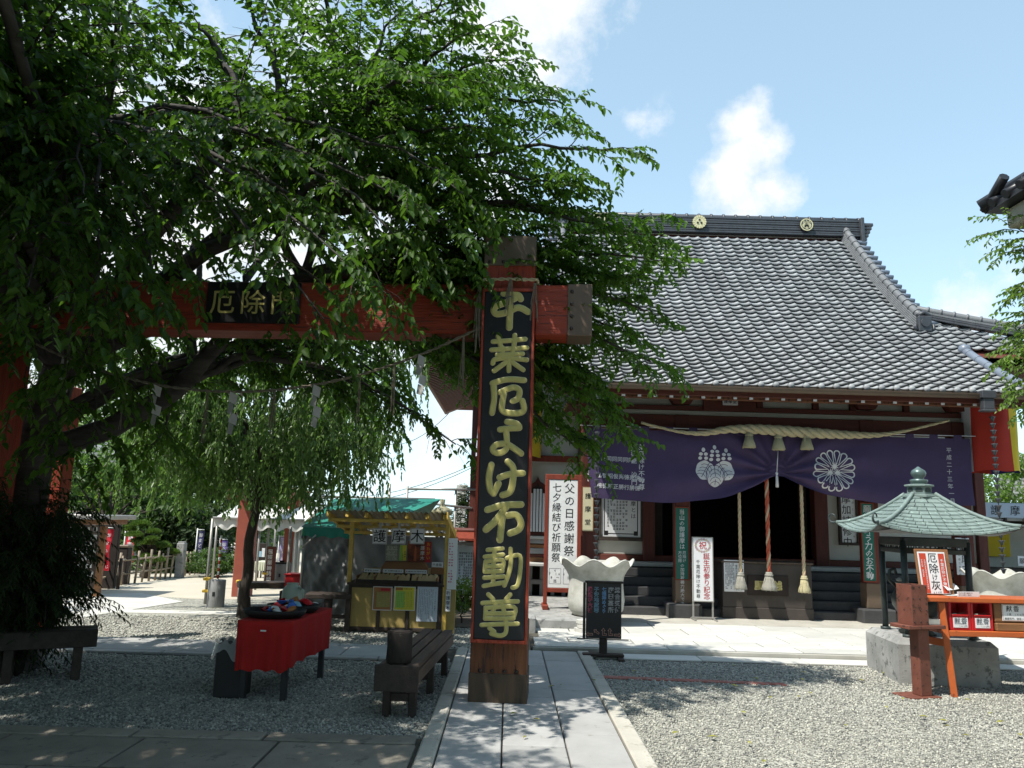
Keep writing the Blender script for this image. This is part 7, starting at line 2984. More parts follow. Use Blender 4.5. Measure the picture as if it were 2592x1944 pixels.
# nobori flags
def nobori(label, cx_, cy0, cy1, wv, Y, m, text, ink, size, cat='flag', lean=0, cf=c7):
    v0, v1 = cf(cx_, cy1), cf(cx_, cy0)
    pb_, pt_ = A(*v0, Y), A(*v1, Y)
    w = abs(xV(cf(cx_ + wv, cy0)[0], v1[1], Y) - xV(cf(cx_, cy0)[0], v1[1], Y))
    h = pt_.z - pb_.z
    t = thing('banner_flag', label, 'flag', (pb_.x, Y, 0), 0, 'upright banner flags')
    b = MB()

    def fn(u, v):
        return ((u - .0) * w, .05 * math.sin(u * 3 + v * 4) * u + .02 * math.sin(v * 9), pb_.z + h * v)
    for s in (0, 1):
        b.sheet(lambda u, v: (lambda q: (q[0], q[1] + .004 * s, q[2]))(fn(u, v)), 8, 14)
    b.build('cloth', m, t)
    MB().tube([(-.03, 0, 0), (-.03, 0, pt_.z + .06)], .016, 6).build('pole', K['white_plastic'], t)
    MB().tube([(-.03, 0, pt_.z + .03), (w, 0, pt_.z + .03)], .010, 6).build('cross_rod', K['white_plastic'], t)
    q = MB()
    if text:
        zt = pt_.z - .04
        n = len(text)
        s_ = min(size * w, h / n * .92)
        for i, ch in enumerate(text):
            put_char(q, ch, w * .5, zt - h * .95 * (i + .5) / n, s_, 0, .015, 1)
        vs = []
        for (x, y, z) in q.v:
            u, v = x / w, (z - pb_.z) / h
            vs.append((x, fn(u, v)[1] - .012, z))
        q.v = vs
        q.build('lettering', ink, t)
    return t


nobori('red flag reading おみくじ in the shade left of the black post', 215, 290, 1065, 115, 15.8, K['flag_red'], '御おみくじ', K['white_print'], .62)
nobori('red flag with white writing behind the cloud-pruned pine', 610, 345, 900, 180, 19.5, K['flag_red'], '商売繁盛', K['white_print'], .6)
nobori('dark navy flag with white writing right of the garden', 1955, 320, 950, 105, 20.0, K['flag_navy'], '御まどかの法', K['white_print'], .7)
nobori('violet flag with white writing right of the stone pagoda', 300, 930, 1330, 85, 20.5, K['flag_violet'], '御まどかの法', K['white_print'], .7, cf=c5)
nobori('faded lilac flag under the white awning', 1135, 885, 1240, 130, 20.0, K['flag_lilac'], '開運山', K['white_print'], .6, cf=c5)

# poster board and table under the awning
p = A(*c5(880, 1340), 21.0)
bk = thing('poster_board', 'black framed poster board under the awning behind the tree trunk', 'notice board', (p.x, 21.0, 0))
x0, x1 = A(*c5(800, 1100), 21).x - p.x, A(*c5(960, 1100), 21).x - p.x
z0, z1 = A(*c5(880, 1215), 21).z, A(*c5(880, 970), 21).z
MB().box(x0, x1, 0, .05, z0, z1, .008).build('board', K['dark_in'], bk)
MB().box(x0 + .08, x0 + (x1 - x0) * .6, -.012, -.002, z0 + .1, z1 - .2, .002).build('poster_sheet', K['lblue_ink'], bk)
MB().box(x0 + (x1 - x0) * .63, x1 - .03, -.012, -.002, z0 + .1, z1 - .12, .002).build('poster_sheet', K['white_board'], bk)
for x in (x0 + .05, x1 - .05):
    MB().box(x - .03, x + .03, .055, .1, 0, z1, .006).build('board_leg', K['dark_metal'], bk)
for (a, b_, lab) in ((780, 940, 'long table under a pale green cloth left of the dark red sign'), (1112, 1240, 'table under a pale green cloth right of the dark red sign')):
    Yt = 19.5
    x0, x1 = A(*c5(a, 1240), Yt).x, A(*c5(b_, 1240), Yt).x
    z0, z1 = A(*c5(a, 1350), Yt).z, A(*c5(a, 1230), Yt).z
    t = thing('cloth_table', lab, 'table', ((x0 + x1) / 2, Yt, 0), 0, 'cloth-covered tables under the awning')
    w = x1 - x0
    b = MB()
    b.sheet(lambda u, v: (-w / 2 + w * u, .015 * math.sin(u * 30) * (1 - v), z0 + (z1 - z0) * v), 24, 3)
    b.box(-w / 2, w / 2, 0.03, .7, z1 - .03, z1, .005)
    b.build('cloth', mat('pale_green_cloth', (.56, .60, .46), .8, .06, 3), t)
    for x in (-w / 2 + .1, w / 2 - .1):
        MB().tube([(x, .1, 0), (x, .1, z1 - .04)], .02, 6).build('leg', K['dark_metal'], t)
p = A(*c5(1140, 1545), 17.6)
MBx = thing('black_case', 'black case standing on the ground behind the dark red sign', 'case', (p.x, 17.6, 0))
MB().box(-.17, .17, 0, .25, 0, .5, .012).build('case_body', K['black_bin'], MBx)
MB().box(-.05, .05, .10, .13, .5, .54, .005).build('case_handle', K['dark_metal'], MBx)

# bamboo fence
fpts = [A(*c7(200, 1395), 15.9), A(*c7(420, 1380), 16.4), A(*c7(600, 1365), 16.9), A(*c7(1130, 1340), 18.0), A(*c7(1600, 1310), 19.2), A(*c7(2045, 1265), 20.4)]
fn_ = thing('bamboo_fence', 'low rustic fence of grey bamboo rails and stakes round the garden', 'fence', tuple(fpts[2]))
fM = WM[fn_.name].inverted()
rr = random.Random(4)
stake = MB().tube([(0, 0, -.02), (.004, 0, .35), (0, .004, .62)], .024, 6).mesh('stake')
stake.materials.append(K['bamboo'])
for (a, b_) in zip(fpts, fpts[1:]):
    a, b_ = Vector((a.x, a.y, 0)), Vector((b_.x, b_.y, 0))
    d = b_ - a
    n = max(2, int(d.length / .24))
    for i in range(n):
        p = a + d * ((i + .5) / n)
        o = link_mesh('stake', stake, None, fn_, M=fM @ Matrix.Translation(p) @ Matrix.Rotation(rr.uniform(-.08, .08), 4, 'Y') @ Matrix.Rotation(rr.uniform(-.05, .05), 4, 'X') @ Matrix.Scale(rr.uniform(.9, 1.15), 4))
    for z in (.22, .50):
        MB().tube([a + Vector((0, -.03, z)), b_ + Vector((0, -.03, z + .02))], .020, 6).build('rail', K['bamboo'], fn_, W=True)
for v in (c7(505, 1390), c7(540, 1365)):
    pass
for p, h, r in ((A(*c7(1635, 1300), 19.0), .8, .09), (A(*c7(645, 1365), 17.2), .8, .06)):
    t = thing('fence_post', 'squat pale stone post in the bamboo fence' if r > .08 else 'thick weathered post at the start of the bamboo rails', 'post', (p.x, p.y, 0))
    MB().box(-r, r, -r, r, 0, h, .015).build('shaft', K['concrete'] if r > .08 else K['bamboo'], t)
    MB().box(-r * .8, r * .8, -r * .8, r * .8, h, h + .03, .01).build('post_top', K['concrete'], t)
p = A(*c7(520, 1385), 16.3)
bp_ = thing('black_post', 'broad charred black post standing at the garden edge', 'post', (xV(257, 1250, 16.9), 16.9, 0))
zt_ = A(*c7(530, 590), 16.9).z
MB().box(-.12, .12, 0, .22, 0, zt_ - .05, .015).build('shaft', K['dark_post'], bp_)
MB().box(-.135, .135, -.015, .235, zt_ - .05, zt_, .01).build('post_top', K['cap'], bp_)
t = thing('slender_post', 'thin dark stake in front of the black post', 'post', (A(*c7(500, 1390), 16.0).x, 16.0, 0))
MB().tube([(0, 0, 0), (.01, 0, .6), (0, 0, A(*c7(505, 975), 16).z)], [.035, .033, .02], 8).build('stake', K['darkwood'], t)

# shop building at the left with timber posts, fortune papers on racks
p = A(*c7(110, 1520), 14.6)
shp = thing('fortune_shop', 'timber shop with low eave and orange post behind the dark shrub', 'shop', (p.x, 14.6, 0))
ze_ = A(*c7(100, 230), 14.6).z
MB().box(-.05, .05, -.05, .05, 0, ze_, .008).build('shop_post', K['brownwood'], shp)
MB().box(-4, .08, -.4, .7, ze_ + .03, ze_ + .12, .01).build('eave_board', K['brownwood'], shp)
MB().box(-4, .2, -.5, .8, ze_ + .12, ze_ + .2, .01).build('roof_sheet', K['galv'], shp)
MB().box(-4, -.4, 1.4, 1.5, 0, ze_, .01).build('back_wall', K['dark_in'], shp)
b = MB()
for k in range(9):
    b.box(-3.2, -.12, -.02 + .12 * (k % 2), .0 + .12 * (k % 2), .45 + .13 * k, .46 + .13 * k, .003)
b.build('paper_rack', K['bamboo'], shp)
pp = MB()
for k in range(320):
    x, z = random.uniform(-1.6, -.12), .44 + .13 * random.randint(0, 8)
    pp.box(x - .03, x + .03, -.05, -.03, z - random.uniform(.05, .1), z, .003)
pp.build('fortune_papers', K['paper'], shp, kind='stuff')
# hall with tiled roof and red timbers seen through the leaves, upper left
p = A(275, 1060, 26)
oh = thing('side_hall', 'hall with pale tiled eave and red and yellow gable far behind the weeping tree', 'hall', (p.x - 3.5, 26, 0))
za_ = A(250, 1010, 26).z
xe = 3.5 - .2
MB().prism([(-9, za_ + 2.6), (xe - 1.5, za_ + .95), (xe, za_ + .1), (xe, za_ - .15), (xe - 1.8, za_ + .6), (-9, za_ + 2.3)], 0, 9).build('roof', K['tile'], oh, fix=True)
MB().box(-9, xe - 1.2, 1.0, 8, 0, za_ + .1, .02).build('wall', K['plaster'], oh)
for x in (xe - 1.25, xe - 3.4, xe - 5.5):
    MB().box(x - .15, x + .15, .8, 1.1, 0, za_ + .2, .02).build('timber_post', K['redpost'], oh)
MB().box(xe - 1.0, xe - .8, .9, 1.3, za_ - 1.5, za_ - .2, .02).build('yellow_banner', K['ban_yellow'], oh)
MB().box(-9, xe - 1.0, .75, 1.0, za_ - .45, za_ - .15, .02).build('timber_beam', K['redpost'], oh)
# orange signboards by the pine
for k, (cx_, cy_, w, h, Y) in enumerate(((1390, 465, 240, 130, 21.5), (1490, 830, 100, 140, 22.0))):
    a, b_ = A(*c7(cx_ - w / 2, cy_ + h / 2), Y), A(*c7(cx_ + w / 2, cy_ - h / 2), Y)
    t = thing('orange_board', ('orange board half hidden by the pine crown', 'small orange board low behind the fence')[k], 'sign', ((a.x + b_.x) / 2, Y, 0))
    hw = (b_.x - a.x) / 2
    MB().box(-hw, hw, 0, .06, a.z, b_.z, .01).build('board', mat('orange_board_paint', (.55, .26, .03), .5, .1, 3), t)
    MB().box(-.04, .04, .065, .12, 0, a.z + .1, .006).build('post', K['darkwood'], t)
# low white buildings and grave-yard like bright clutter beyond
for (v0, v1, yt, yb, Y, nm, lab) in ((380, 545, 1190, 1248, 30, 'white_wall', 'low white garden wall far beyond the flags'), (545, 720, 1140, 1240, 34, 'white_shed', 'long white shed with dark openings beyond the awning')):
    a, b_ = A(v0, yb, Y), A(v1, yt, Y)
    t = thing(nm, lab, 'wall' if 'wall' in nm else 'shed', ((a.x + b_.x) / 2, Y, 0))
    hw = (b_.x - a.x) / 2
    MB().box(-hw, hw, 0, .3, 0, b_.z, .02).build('wall_body', K['plaster'], t)
    MB().box(-hw - .1, hw + .1, -.15, .5, b_.z, b_.z + .15, .02).build('coping', K['tile'], t)
    if 'shed' in nm:
        for k in range(3):
            MB().box(-hw + 1 + k * 2.2, -hw + 2.4 + k * 2.2, -.02, .05, .8, b_.z - .5, .02).build('window', K['dark_in'], t)
# power lines in the gap beside the hall
for k, (a, b_) in enumerate((((700, 1075), (1040, 995)), ((700, 1090), (1040, 1000)), ((860, 960), (1010, 845)))):
    t = thing('power_line', ('upper', 'lower', 'steep')[k] + ' thin power line crossing the sky left of the hall', 'cable', tuple(A(*a, 40)))
    pa_, pb_ = A(*a, 40), A(*b_, 34)
    pts = [pa_.lerp(pb_, t_) - Vector((0, 0, .5 * 4 * t_ * (1 - t_))) for t_ in np.linspace(-.6, 1.3, 18)]
    MB().tube(pts, .014, 5).build('wire', K['dark_metal'], t, W=True)
for k, (a, b_) in enumerate((((2170, 915), (2240, 905)), ((2170, 998), (2240, 996)), ((2170, 1010), (2240, 1008)), ((2165, 1040), (2240, 1085)))):
    pa_, pb_ = A(*a, 34), A(*b_, 34)
    t = thing('power_line', ('highest', 'second', 'third', 'lowest, falling')[k] + ' thin power line right of the red banner', 'cable', tuple(pa_))
    d_ = pb_ - pa_
    MB().tube([pa_ - d_ * 2, pa_, pb_, pb_ + d_ * 3], .013, 5).build('wire', K['dark_metal'], t, W=True)
# wooded rise closing the view
hv = MB()
rr = np.random.default_rng(2)


def hillf(u, v):
    a = math.pi * (-.12 + 1.24 * u)
    rad = 95 + 120 * v
    h = (2.6 + 1.4 * math.sin(u * 9) + .8 * math.sin(u * 23 + 1)) * math.sin(math.pi * min(1, v * 1.1)) ** .7
    return (-rad * math.cos(a), rad * math.sin(a), h - .3)


hv.sheet(hillf, 120, 12)
hv.build('hill', mat('wooded_hill', (.03, .06, .018), .95, .4, .3, bump=1, bscale=.8), kind='structure')
# ------------------------------------------------------------------ trees and plants
def np_mesh(name, V, F4, m, tint=None, smooth=False):
    """quads given as an (n,4) array"""
    me = bpy.data.meshes.new(name)
    me.vertices.add(len(V))
    me.vertices.foreach_set('co', np.ascontiguousarray(V, dtype=np.float32).ravel())
    me.loops.add(F4.size)
    me.loops.foreach_set('vertex_index', F4.ravel().astype(np.int32))
    me.polygons.add(len(F4))
    k = F4.shape[1]
    me.polygons.foreach_set('loop_start', np.arange(0, F4.size, k, dtype=np.int32))
    me.polygons.foreach_set('loop_total', np.full(len(F4), k, dtype=np.int32))
    me.update(calc_edges=True)
    if tint is not None:
        a = me.attributes.new('tint', 'FLOAT', 'POINT')
        a.data.foreach_set('value', tint.astype(np.float32))
    me.materials.append(m)
    return me


def unit(a):
    return a / np.maximum(1e-9, np.linalg.norm(a, axis=-1, keepdims=True))


def leaves(P, D, N, L, W, tint, fold=.25, curl=.18):
    """pointed leaves: base P, direction D, normal N, length L, width W -> vertices, quads, tint"""
    D = unit(D)
    Sd = unit(np.cross(D, N))
    N = np.cross(Sd, D)
    L = L[:, None]
    W = W[:, None]
    b = P
    t = P + D * L - N * L * curl
    l1 = P + D * L * .28 + Sd * W * .46 + N * W * fold
    l2 = P + D * L * .66 + Sd * W * .38 + N * (W * fold * .8 - L * curl * .35)
    r1 = P + D * L * .28 - Sd * W * .46 + N * W * fold
    r2 = P + D * L * .66 - Sd * W * .38 + N * (W * fold * .8 - L * curl * .35)
    V = np.stack([b, l1, l2, t, r2, r1], 1).reshape(-1, 3)
    n = len(P)
    i = (np.arange(n) * 6)[:, None]
    F = np.concatenate([i + np.array([[0, 3, 2, 1]]), i + np.array([[0, 5, 4, 3]])], 1).reshape(-1, 4)
    return V, F, np.repeat(tint, 6)


def tubes_np(lines, n=4):
    """many short polylines [(pts (k,3), r0, r1)] -> vertices, quads"""
    Vs, Fs = [], []
    off = 0
    ang = np.arange(n) * 2 * np.pi / n
    ca, sa = np.cos(ang), np.sin(ang)
    for pts, r0, r1 in lines:
        k = len(pts)
        T = np.gradient(pts, axis=0)
        T = unit(T)
        ref = np.array([0.31, .2, .93])
        X = unit(np.cross(T, ref))
        Y = np.cross(T, X)
        r = np.linspace(r0, r1, k)[:, None, None]
        v = pts[:, None, :] + (X[:, None, :] * ca[None, :, None] + Y[:, None, :] * sa[None, :, None]) * r
        Vs.append(v.reshape(-1, 3))
        a = np.arange(k - 1)[:, None] * n
        q = np.arange(n)[None, :]
        q2 = (q + 1) % n
        f = np.stack([a + q, a + q2, a + n + q2, a + n + q], -1).reshape(-1, 4) + off
        Fs.append(f)
        off += k * n
    return np.concatenate(Vs), np.concatenate(Fs)


def bez(p0, pc, p1, n):
    t = np.linspace(0, 1, n)[:, None]
    return (1 - t) ** 2 * p0 + 2 * t * (1 - t) * pc + t * t * p1


def wob(pts, amp, r):
    n = len(pts)
    w = np.cumsum(r.normal(0, amp, (n, 3)), 0)
    w -= np.linspace(0, 1, n)[:, None] * w[-1]
    return pts + w


class Tree:
    def __init__(self, seed):
        self.r = np.random.default_rng(seed)
        self.wood = []          # thick wood
        self.twig = []
        self.P, self.D, self.N, self.L, self.T = [], [], [], [], []

    def twig_leaves(self, pts, spacing, size, droop, bright=0.0):
        r = self.r
        seg = np.linalg.norm(np.diff(pts, axis=0), axis=1)
        tot = seg.sum()
        n = max(3, int(tot / spacing))
        d = (np.arange(n) + r.uniform(0, .5, n)) / n * tot
        cum = np.concatenate([[0], np.cumsum(seg)])
        idx = np.clip(np.searchsorted(cum, d, side='right') - 1, 0, len(seg) - 1)
        fr = ((d - cum[idx]) / np.maximum(1e-6, seg[idx]))[:, None]
        p = pts[idx] * (1 - fr) + pts[idx + 1] * fr
        tan = unit(pts[idx + 1] - pts[idx])
        side = unit(np.cross(tan, np.array([0, 0, 1.0])) + r.normal(0, .15, (n, 3)))
        sg = np.where(np.arange(n) % 2 == 0, 1, -1)[:, None]
        dr = tan * r.uniform(.3, .8, (n, 1)) + side * sg * r.uniform(.5, 1.0, (n, 1)) + np.array([0, 0, -1]) * (droop * r.uniform(.3, 1.6, (n, 1)))
        nn = np.array([0, 0, 1.0]) + r.normal(0, .38, (n, 3)) + side * sg * .25
        self.P.append(p)
        self.D.append(dr)
        self.N.append(nn)
        self.L.append(size * r.uniform(.65, 1.2, n))
        self.T.append(np.clip(r.normal(.42 + bright, .26, n), 0, 1))

    def crown(self, width=.46, fold=.22, curl=.16):
        P, D, N, L, T = (np.concatenate(x) for x in (self.P, self.D, self.N, self.L, self.T))
        return leaves(P, D, N, L, L * width * self.r.uniform(.85, 1.15, len(L)), T, fold, curl)


def plant(name, label, cat, base, tree, leafm, woodm, width=.55, fold=.22, group=None, twig_n=3):
    t = thing(name, label, cat, base, 0, group)
    b = np.array(base)
    if tree.wood:
        V, F = tubes_np(tree.wood, 9)
        me = np_mesh('trunk', V - b, F, woodm)
        me.polygons.foreach_set('use_smooth', [True] * len(F))
        link_mesh('trunk', me, None, t)
    if tree.twig:
        V, F = tubes_np(tree.twig, twig_n)
        link_mesh('twigs', np_mesh('twigs', V - b, F, K['twig']), None, t)
    V, F, T = tree.crown(width, fold)
    link_mesh('crown', np_mesh('crown', V - b, F, leafm, T), None, t)
    return t


def npv(v):
    return np.array((v.x, v.y, v.z))


# ---- the big cherry that shades the yard
T1_ = Tree(21)
r = T1_.r
base = np.array((-4.92, 8.15, 0.0))
crotch = np.array((-4.72, 8.15, 3.0))
T1_.wood.append((wob(bez(base, np.array((-5.05, 8.15, 1.5)), crotch, 10), .02, r), .25, .17))
T1_.wood.append((bez(base + (0.02, 0, -.05), base + (0, 0, .12), base + (0, 0, .45), 5), .36, .24))


def limb(p0, p1, arch, r0, r1, n=14, amp=.035, sec=1.0, start=.25, slen=1.25, droop=.28, dens=1.0, size=.088, bright=0.0, spacing=.27):
    r = T1_.r
    p0, p1 = np.array(p0, float), np.array(p1, float)
    mid = (p0 + p1) / 2 + np.array((0, 0, arch))
    pts = wob(bez(p0, mid, p1, n), amp, r)
    T1_.wood.append((pts, r0, r1))
    seg = np.linalg.norm(np.diff(pts, axis=0), axis=1)
    cum = np.concatenate([[0], np.cumsum(seg)])
    tot = cum[-1]
    d = tot * start
    k = 0
    while d < tot:
        i = min(len(seg) - 1, np.searchsorted(cum, d, side='right') - 1)
        f = (d - cum[i]) / seg[i]
        p = pts[i] * (1 - f) + pts[i + 1] * f
        tan = unit(pts[i + 1] - pts[i])
        side = unit(np.cross(tan, (0, 0, 1.0)))
        s = 1 if k % 2 else -1
        rel = d / tot
        Ls = (.35 + slen * (1 - rel) ** .8) * r.uniform(.7, 1.2)
        dirv = unit(tan * r.uniform(.5, 1.0) + side * s * r.uniform(.5, 1.1) + np.array((0, 0, r.uniform(-.25, .45))))
        secondary(p, dirv, Ls, droop, dens, size, bright)
        d += spacing * r.uniform(.75, 1.25)
        k += 1
    tan = unit(pts[-1] - pts[-3])
    secondary(pts[-1], tan, .32, droop, dens, size, bright)
    return pts


def secondary(p, dirv, Ls, droop, dens=1.0, size=.088, bright=0.0):
    r = T1_.r
    e = p + dirv * Ls + np.array((0, 0, -droop * Ls * .6))
    pts = wob(bez(p, p + dirv * Ls * .55 + np.array((0, 0, .05)), e, 8), .012, r)
    T1_.twig.append((pts, .004 + .005 * Ls, .003))
    n = max(3, int(Ls / .105 * dens))
    for j in range(n):
        t = (j + r.uniform(.2, .9)) / n
        i = min(6, int(t * 7))
        q = pts[i] + (pts[i + 1] - pts[i]) * (t * 7 - i)
        tan = unit(pts[i + 1] - pts[i])
        side = unit(np.cross(tan, (0, 0, 1.0)))
        s = 1 if j % 2 else -1
        dv = unit(tan * r.uniform(.5, 1.1) + side * s * r.uniform(.4, 1.0) + np.array((0, 0, r.uniform(-.25, .3))))
        l = r.uniform(.16, .42) * (1.1 - .4 * t)
        tp = bez(q, q + dv * l * .6, q + dv * l + np.array((0, 0, -droop * l * .9)), 3)
        T1_.twig.append((tp, .003, .0016))
        T1_.twig_leaves(tp, .030, size, .45, bright)
    T1_.twig_leaves(pts[4:], .035, size, .55, bright)


# limbs to the right, seen against sky and roof (targets are tips, arching and drooping)
tips = [((1000, 0, 6.6), 1.2), ((1085, 62, 7.0), 1.1), ((1150, 130, 7.0), 1.0), ((1250, 218, 7.1), .9), ((1372, 326, 7.2), .8), ((1290, 405, 7.0), .9),
        ((1472, 528, 7.6), .75), ((1400, 600, 7.7), .8), ((1440, 672, 7.7), .75), ((1452, 782, 7.9), .75), ((1388, 925, 8.3), .8), ((1310, 985, 8.4), .7), ((1200, 850, 8.2), .9), ((1300, 720, 8.0), .8),
        ((960, 175, 6.0), 1.0), ((1060, 270, 6.6), 1.0), ((1455, 560, 7.8), .7), ((1400, 505, 7.6), .75), ((1350, 640, 7.8), .75), ((1400, 720, 8.0), .7), ((1335, 560, 7.7), .75), ((1310, 830, 8.2), .75), ((1250, 760, 8.1), .8), ((1350, 890, 8.4), .75), ((1280, 930, 8.5), .75)]
hubs = [np.array((-2.3, 7.6, 4.6)), np.array((-1.9, 7.7, 5.2)), np.array((-2.2, 7.8, 3.95)), np.array((-2.6, 6.9, 5.2))]
for h in hubs:
    T1_.wood.append((wob(bez(crotch, (crotch + h) / 2 + np.array((0, 0, .25)), h, 10), .03, r), .12, .06))
for k, ((vx, vy, Y), ar) in enumerate(tips):
    e = npv(A(vx - 45, vy, Y))
    h = hubs[1] if vy < 260 else hubs[0] if vy < 560 else hubs[2]
    limb(h, e, .55 * ar, .045, .008, 14, .03, start=.12, slen=1.05 if vx > 1150 else 1.3, droop=.22, dens=1.25, size=.079, bright=.26, spacing=.17)  # sunlit look of these limbs put into a lighter leaf tint
# long low limb passing behind the beam
lo = wob(bez(np.array((-4.75, 8.2, 2.2)), np.array((-3.6, 8.3, 2.6)), npv(A(490, 716, 8.4)), 12), .02, r)
T1_.wood.append((lo, .13, .085))
lo2 = limb(lo[-1], npv(A(760, 690, 8.6)), .15, .08, .02, 12, .03, start=.1, slen=1.3, droop=.4)
for (vx, vy, Y) in ((600, 40, 7.5), (760, 110, 7.8), (860, 30, 7.2), (480, 140, 8.0), (650, 240, 8.3), (810, 320, 8.0), (560, 370, 8.6), (430, 50, 6.8), (900, 230, 7.4), (720, 420, 8.4), (300, 120, 7.0), (690, -60, 7.0), (400, 300, 8.2), (520, -40, 7.0)):
    limb(hubs[(vx // 10) % 4], npv(A(vx, vy, Y)), .5, .05, .010, 12, .04, start=.15, slen=1.2, droop=.28, dens=1.1, size=.088, bright=.05, spacing=.24)
for (vx, vy, Y, ar) in ((820, 780, 9.4, .7), (700, 745, 9.6, .6), (600, 800, 9.8, .5), (500, 790, 9.6, .4), (400, 850, 9.4, .2), (950, 700, 9.4, .9), (860, 850, 9.8, .9), (330, 960, 9.0, .2), (770, 900, 10.2, .9)):
    limb(lo[6 + (int(vx) // 10) % 5], npv(A(vx, vy, Y)), ar, .04, .008, 12, .03, start=.25, slen=1.1, droop=.35, dens=1.0, size=.085, spacing=.25)
limb(lo[-1], npv(A(620, 470, 8.8)), .3, .07, .015, 12, .03, start=.1, slen=1.2)
limb(lo[8], npv(A(420, 520, 8.6)), .3, .06, .02, 12, .03, start=.2, slen=1.2)
limb(np.array((-4.75, 8.2, 2.5)), npv(A(905, 760, 9.0)), 1.0, .06, .012, 14, .03, start=.3, slen=1.2, droop=.5)
limb(np.array((-4.75, 8.2, 2.5)), npv(A(985, 960, 9.2)), 1.7, .06, .008, 16, .03, start=.45, slen=.8, droop=.6)
limb(np.array((-4.75, 8.2, 2.5)), npv(A(900, 900, 9.6)), 1.6, .06, .008, 16, .03, start=.4, slen=.9, droop=.6)
# the mass overhead and toward the camera: random limbs filling the crown
targets = []
for i in range(94):
    x = r.uniform(-11.0, -.6)
    y = r.uniform(-1.5, 8.2)
    z = r.uniform(4.2, 7.6) - .12 * abs(x + 4.5) - .10 * max(0, 4.8 - y)
    if x > -.16 * (max(y, 0) + .8) - 1.6:
        x -= 2.2
    targets.append((x, y, z))
for (x, y, z) in targets:
    h = crotch + np.array((r.uniform(-.1, .1), r.uniform(-.1, .1), r.uniform(0, .8)))
    limb(h, (x, y, z), r.uniform(.4, 1.1), .06, .010, 14, .05, start=.30, slen=1.4, droop=.3, dens=1.0, size=.086, spacing=.32)
# near hanging sprays in front of the beam, and the dark left side
for (vx, vy, Y) in ((700, 690, 5.6), (820, 620, 5.8), (330, 610, 5.4), (200, 640, 5.2), (880, 540, 6.0), (740, 560, 5.2), (60, 620, 5.0), (950, 480, 6.0), (1000, 420, 6.2),
                    (150, 760, 5.9), (60, 800, 6.6), (250, 780, 6.4), (120, 900, 7.0), (200, 960, 7.2), (60, 300, 5.2), (180, 420, 5.0), (30, 520, 5.0), (330, 900, 8.8), (300, 720, 8.9), (700, 800, 9.0), (560, 760, 9.0)):
    e = npv(A(vx, vy, Y))
    h = crotch + np.array((0, 0, .6))
    if Y < 6.5:
        h = np.array((-4.2 + .3 * r.normal(), 6.6, 4.9))
    limb(h, e, .9, .035, .006, 14, .03, start=.35, slen=1.0, droop=.45, dens=1.0, size=.09, spacing=.26)
T1_.wood.append((bez(crotch, np.array((-4.6, 7.4, 4.2)), np.array((-4.2, 6.6, 4.9)), 8), .12, .06))
# gaps in the crown through which the sun reaches the ground in flecks
P_ = np.concatenate(T1_.P)
gx, gy = P_[:, 0] + .476 * P_[:, 2], P_[:, 1] + .343 * P_[:, 2]
hole = np.sin(6.2 * gx + 1.4 * np.sin(2.9 * gy)) * np.sin(7.4 * gy + 1.7 * np.sin(2.3 * gx)) + .25 * np.sin(1.7 * gx + 2.1 * gy)
keep = (hole < .60) | (gx > .9) | (r.random(len(P_)) < .07)
T1_.P, T1_.D, T1_.N, T1_.L, T1_.T = ([np.concatenate(q)[keep]] for q in (T1_.P, T1_.D, T1_.N, T1_.L, T1_.T))
cherry = plant('cherry_tree', 'huge dark leafy cherry tree whose canopy covers the upper left of the view', 'tree', tuple(base), T1_, K['leaf_near'], K['bark'])
print('cherry leaves', sum(len(x) for x in T1_.P))

# ---- weeping tree
T2_ = Tree(5)
r2 = T2_.r
b2 = np.array((-3.95, 12.35, 0.0))
t2 = npv(A(555, 1085, 12.35))
T2_.wood.append((wob(bez(b2, (b2 + t2) / 2 + np.array((-.06, 0, 0)), t2, 10), .02, r2), .088, .066))
T2_.wood.append((bez(b2 + (0, 0, -.05), b2 + (0, 0, .08), b2 + (0, 0, .3), 4), .12, .085))
for i in range(30):
    a = 2 * math.pi * i / 30 + r2.uniform(-.2, .2)
    R_ = r2.uniform(1.0, 2.7)
    top = t2 + np.array((math.cos(a) * R_, math.sin(a) * R_ * .85, 1.3 + r2.uniform(-.3, 1.7) - .04 * R_ ** 2))
    br = wob(bez(t2 + np.array((0, 0, -.1)), t2 + np.array((math.cos(a) * R_ * .35, math.sin(a) * R_ * .35, 1.5)), top, 12), .03, r2)
    T2_.wood.append((br, .05, .014))
    for j in range(15):
        t = r2.uniform(.15, 1.0)
        k = min(10, int(t * 11))
        p = br[k] + (br[k + 1] - br[k]) * (t * 11 - k)
        o = unit(np.array((math.cos(a) + r2.normal(0, .7), math.sin(a) + r2.normal(0, .7), 0)))
        Lh = r2.uniform(.25, .75)
        fall = r2.uniform(.7, 2.3)
        fall = min(fall * 1.2, p[2] - 1.4 - r2.uniform(0, 1.9))
        if fall < .25:
            continue
        st_ = wob(bez(p, p + o * Lh + np.array((0, 0, .15)), p + o * Lh * 1.25 + np.array((0, 0, -fall)), 10), .016, r2)
        T2_.twig.append((st_, .006, .002))
        T2_.twig_leaves(st_[1:], .034, .088, .9, .12)
        for q in range(int(fall / .11)):
            tt_ = r2.uniform(.2, .95)
            kk = min(8, int(tt_ * 9))
            pp_ = st_[kk]
            oo = unit(np.array((r2.normal(), r2.normal(), -.2)))
            l = r2.uniform(.15, .4)
            sb = bez(pp_, pp_ + oo * l * .6, pp_ + oo * l * .7 + np.array((0, 0, -l * .9)), 5)
            T2_.twig.append((sb, .003, .0015))
            T2_.twig_leaves(sb, .036, .086, .9, .12)
plant('weeping_tree', 'small weeping tree with slim dark trunk and hanging leafy strands in mid yard', 'tree', tuple(b2), T2_, K['leaf_weep'], K['bark2'], .46)
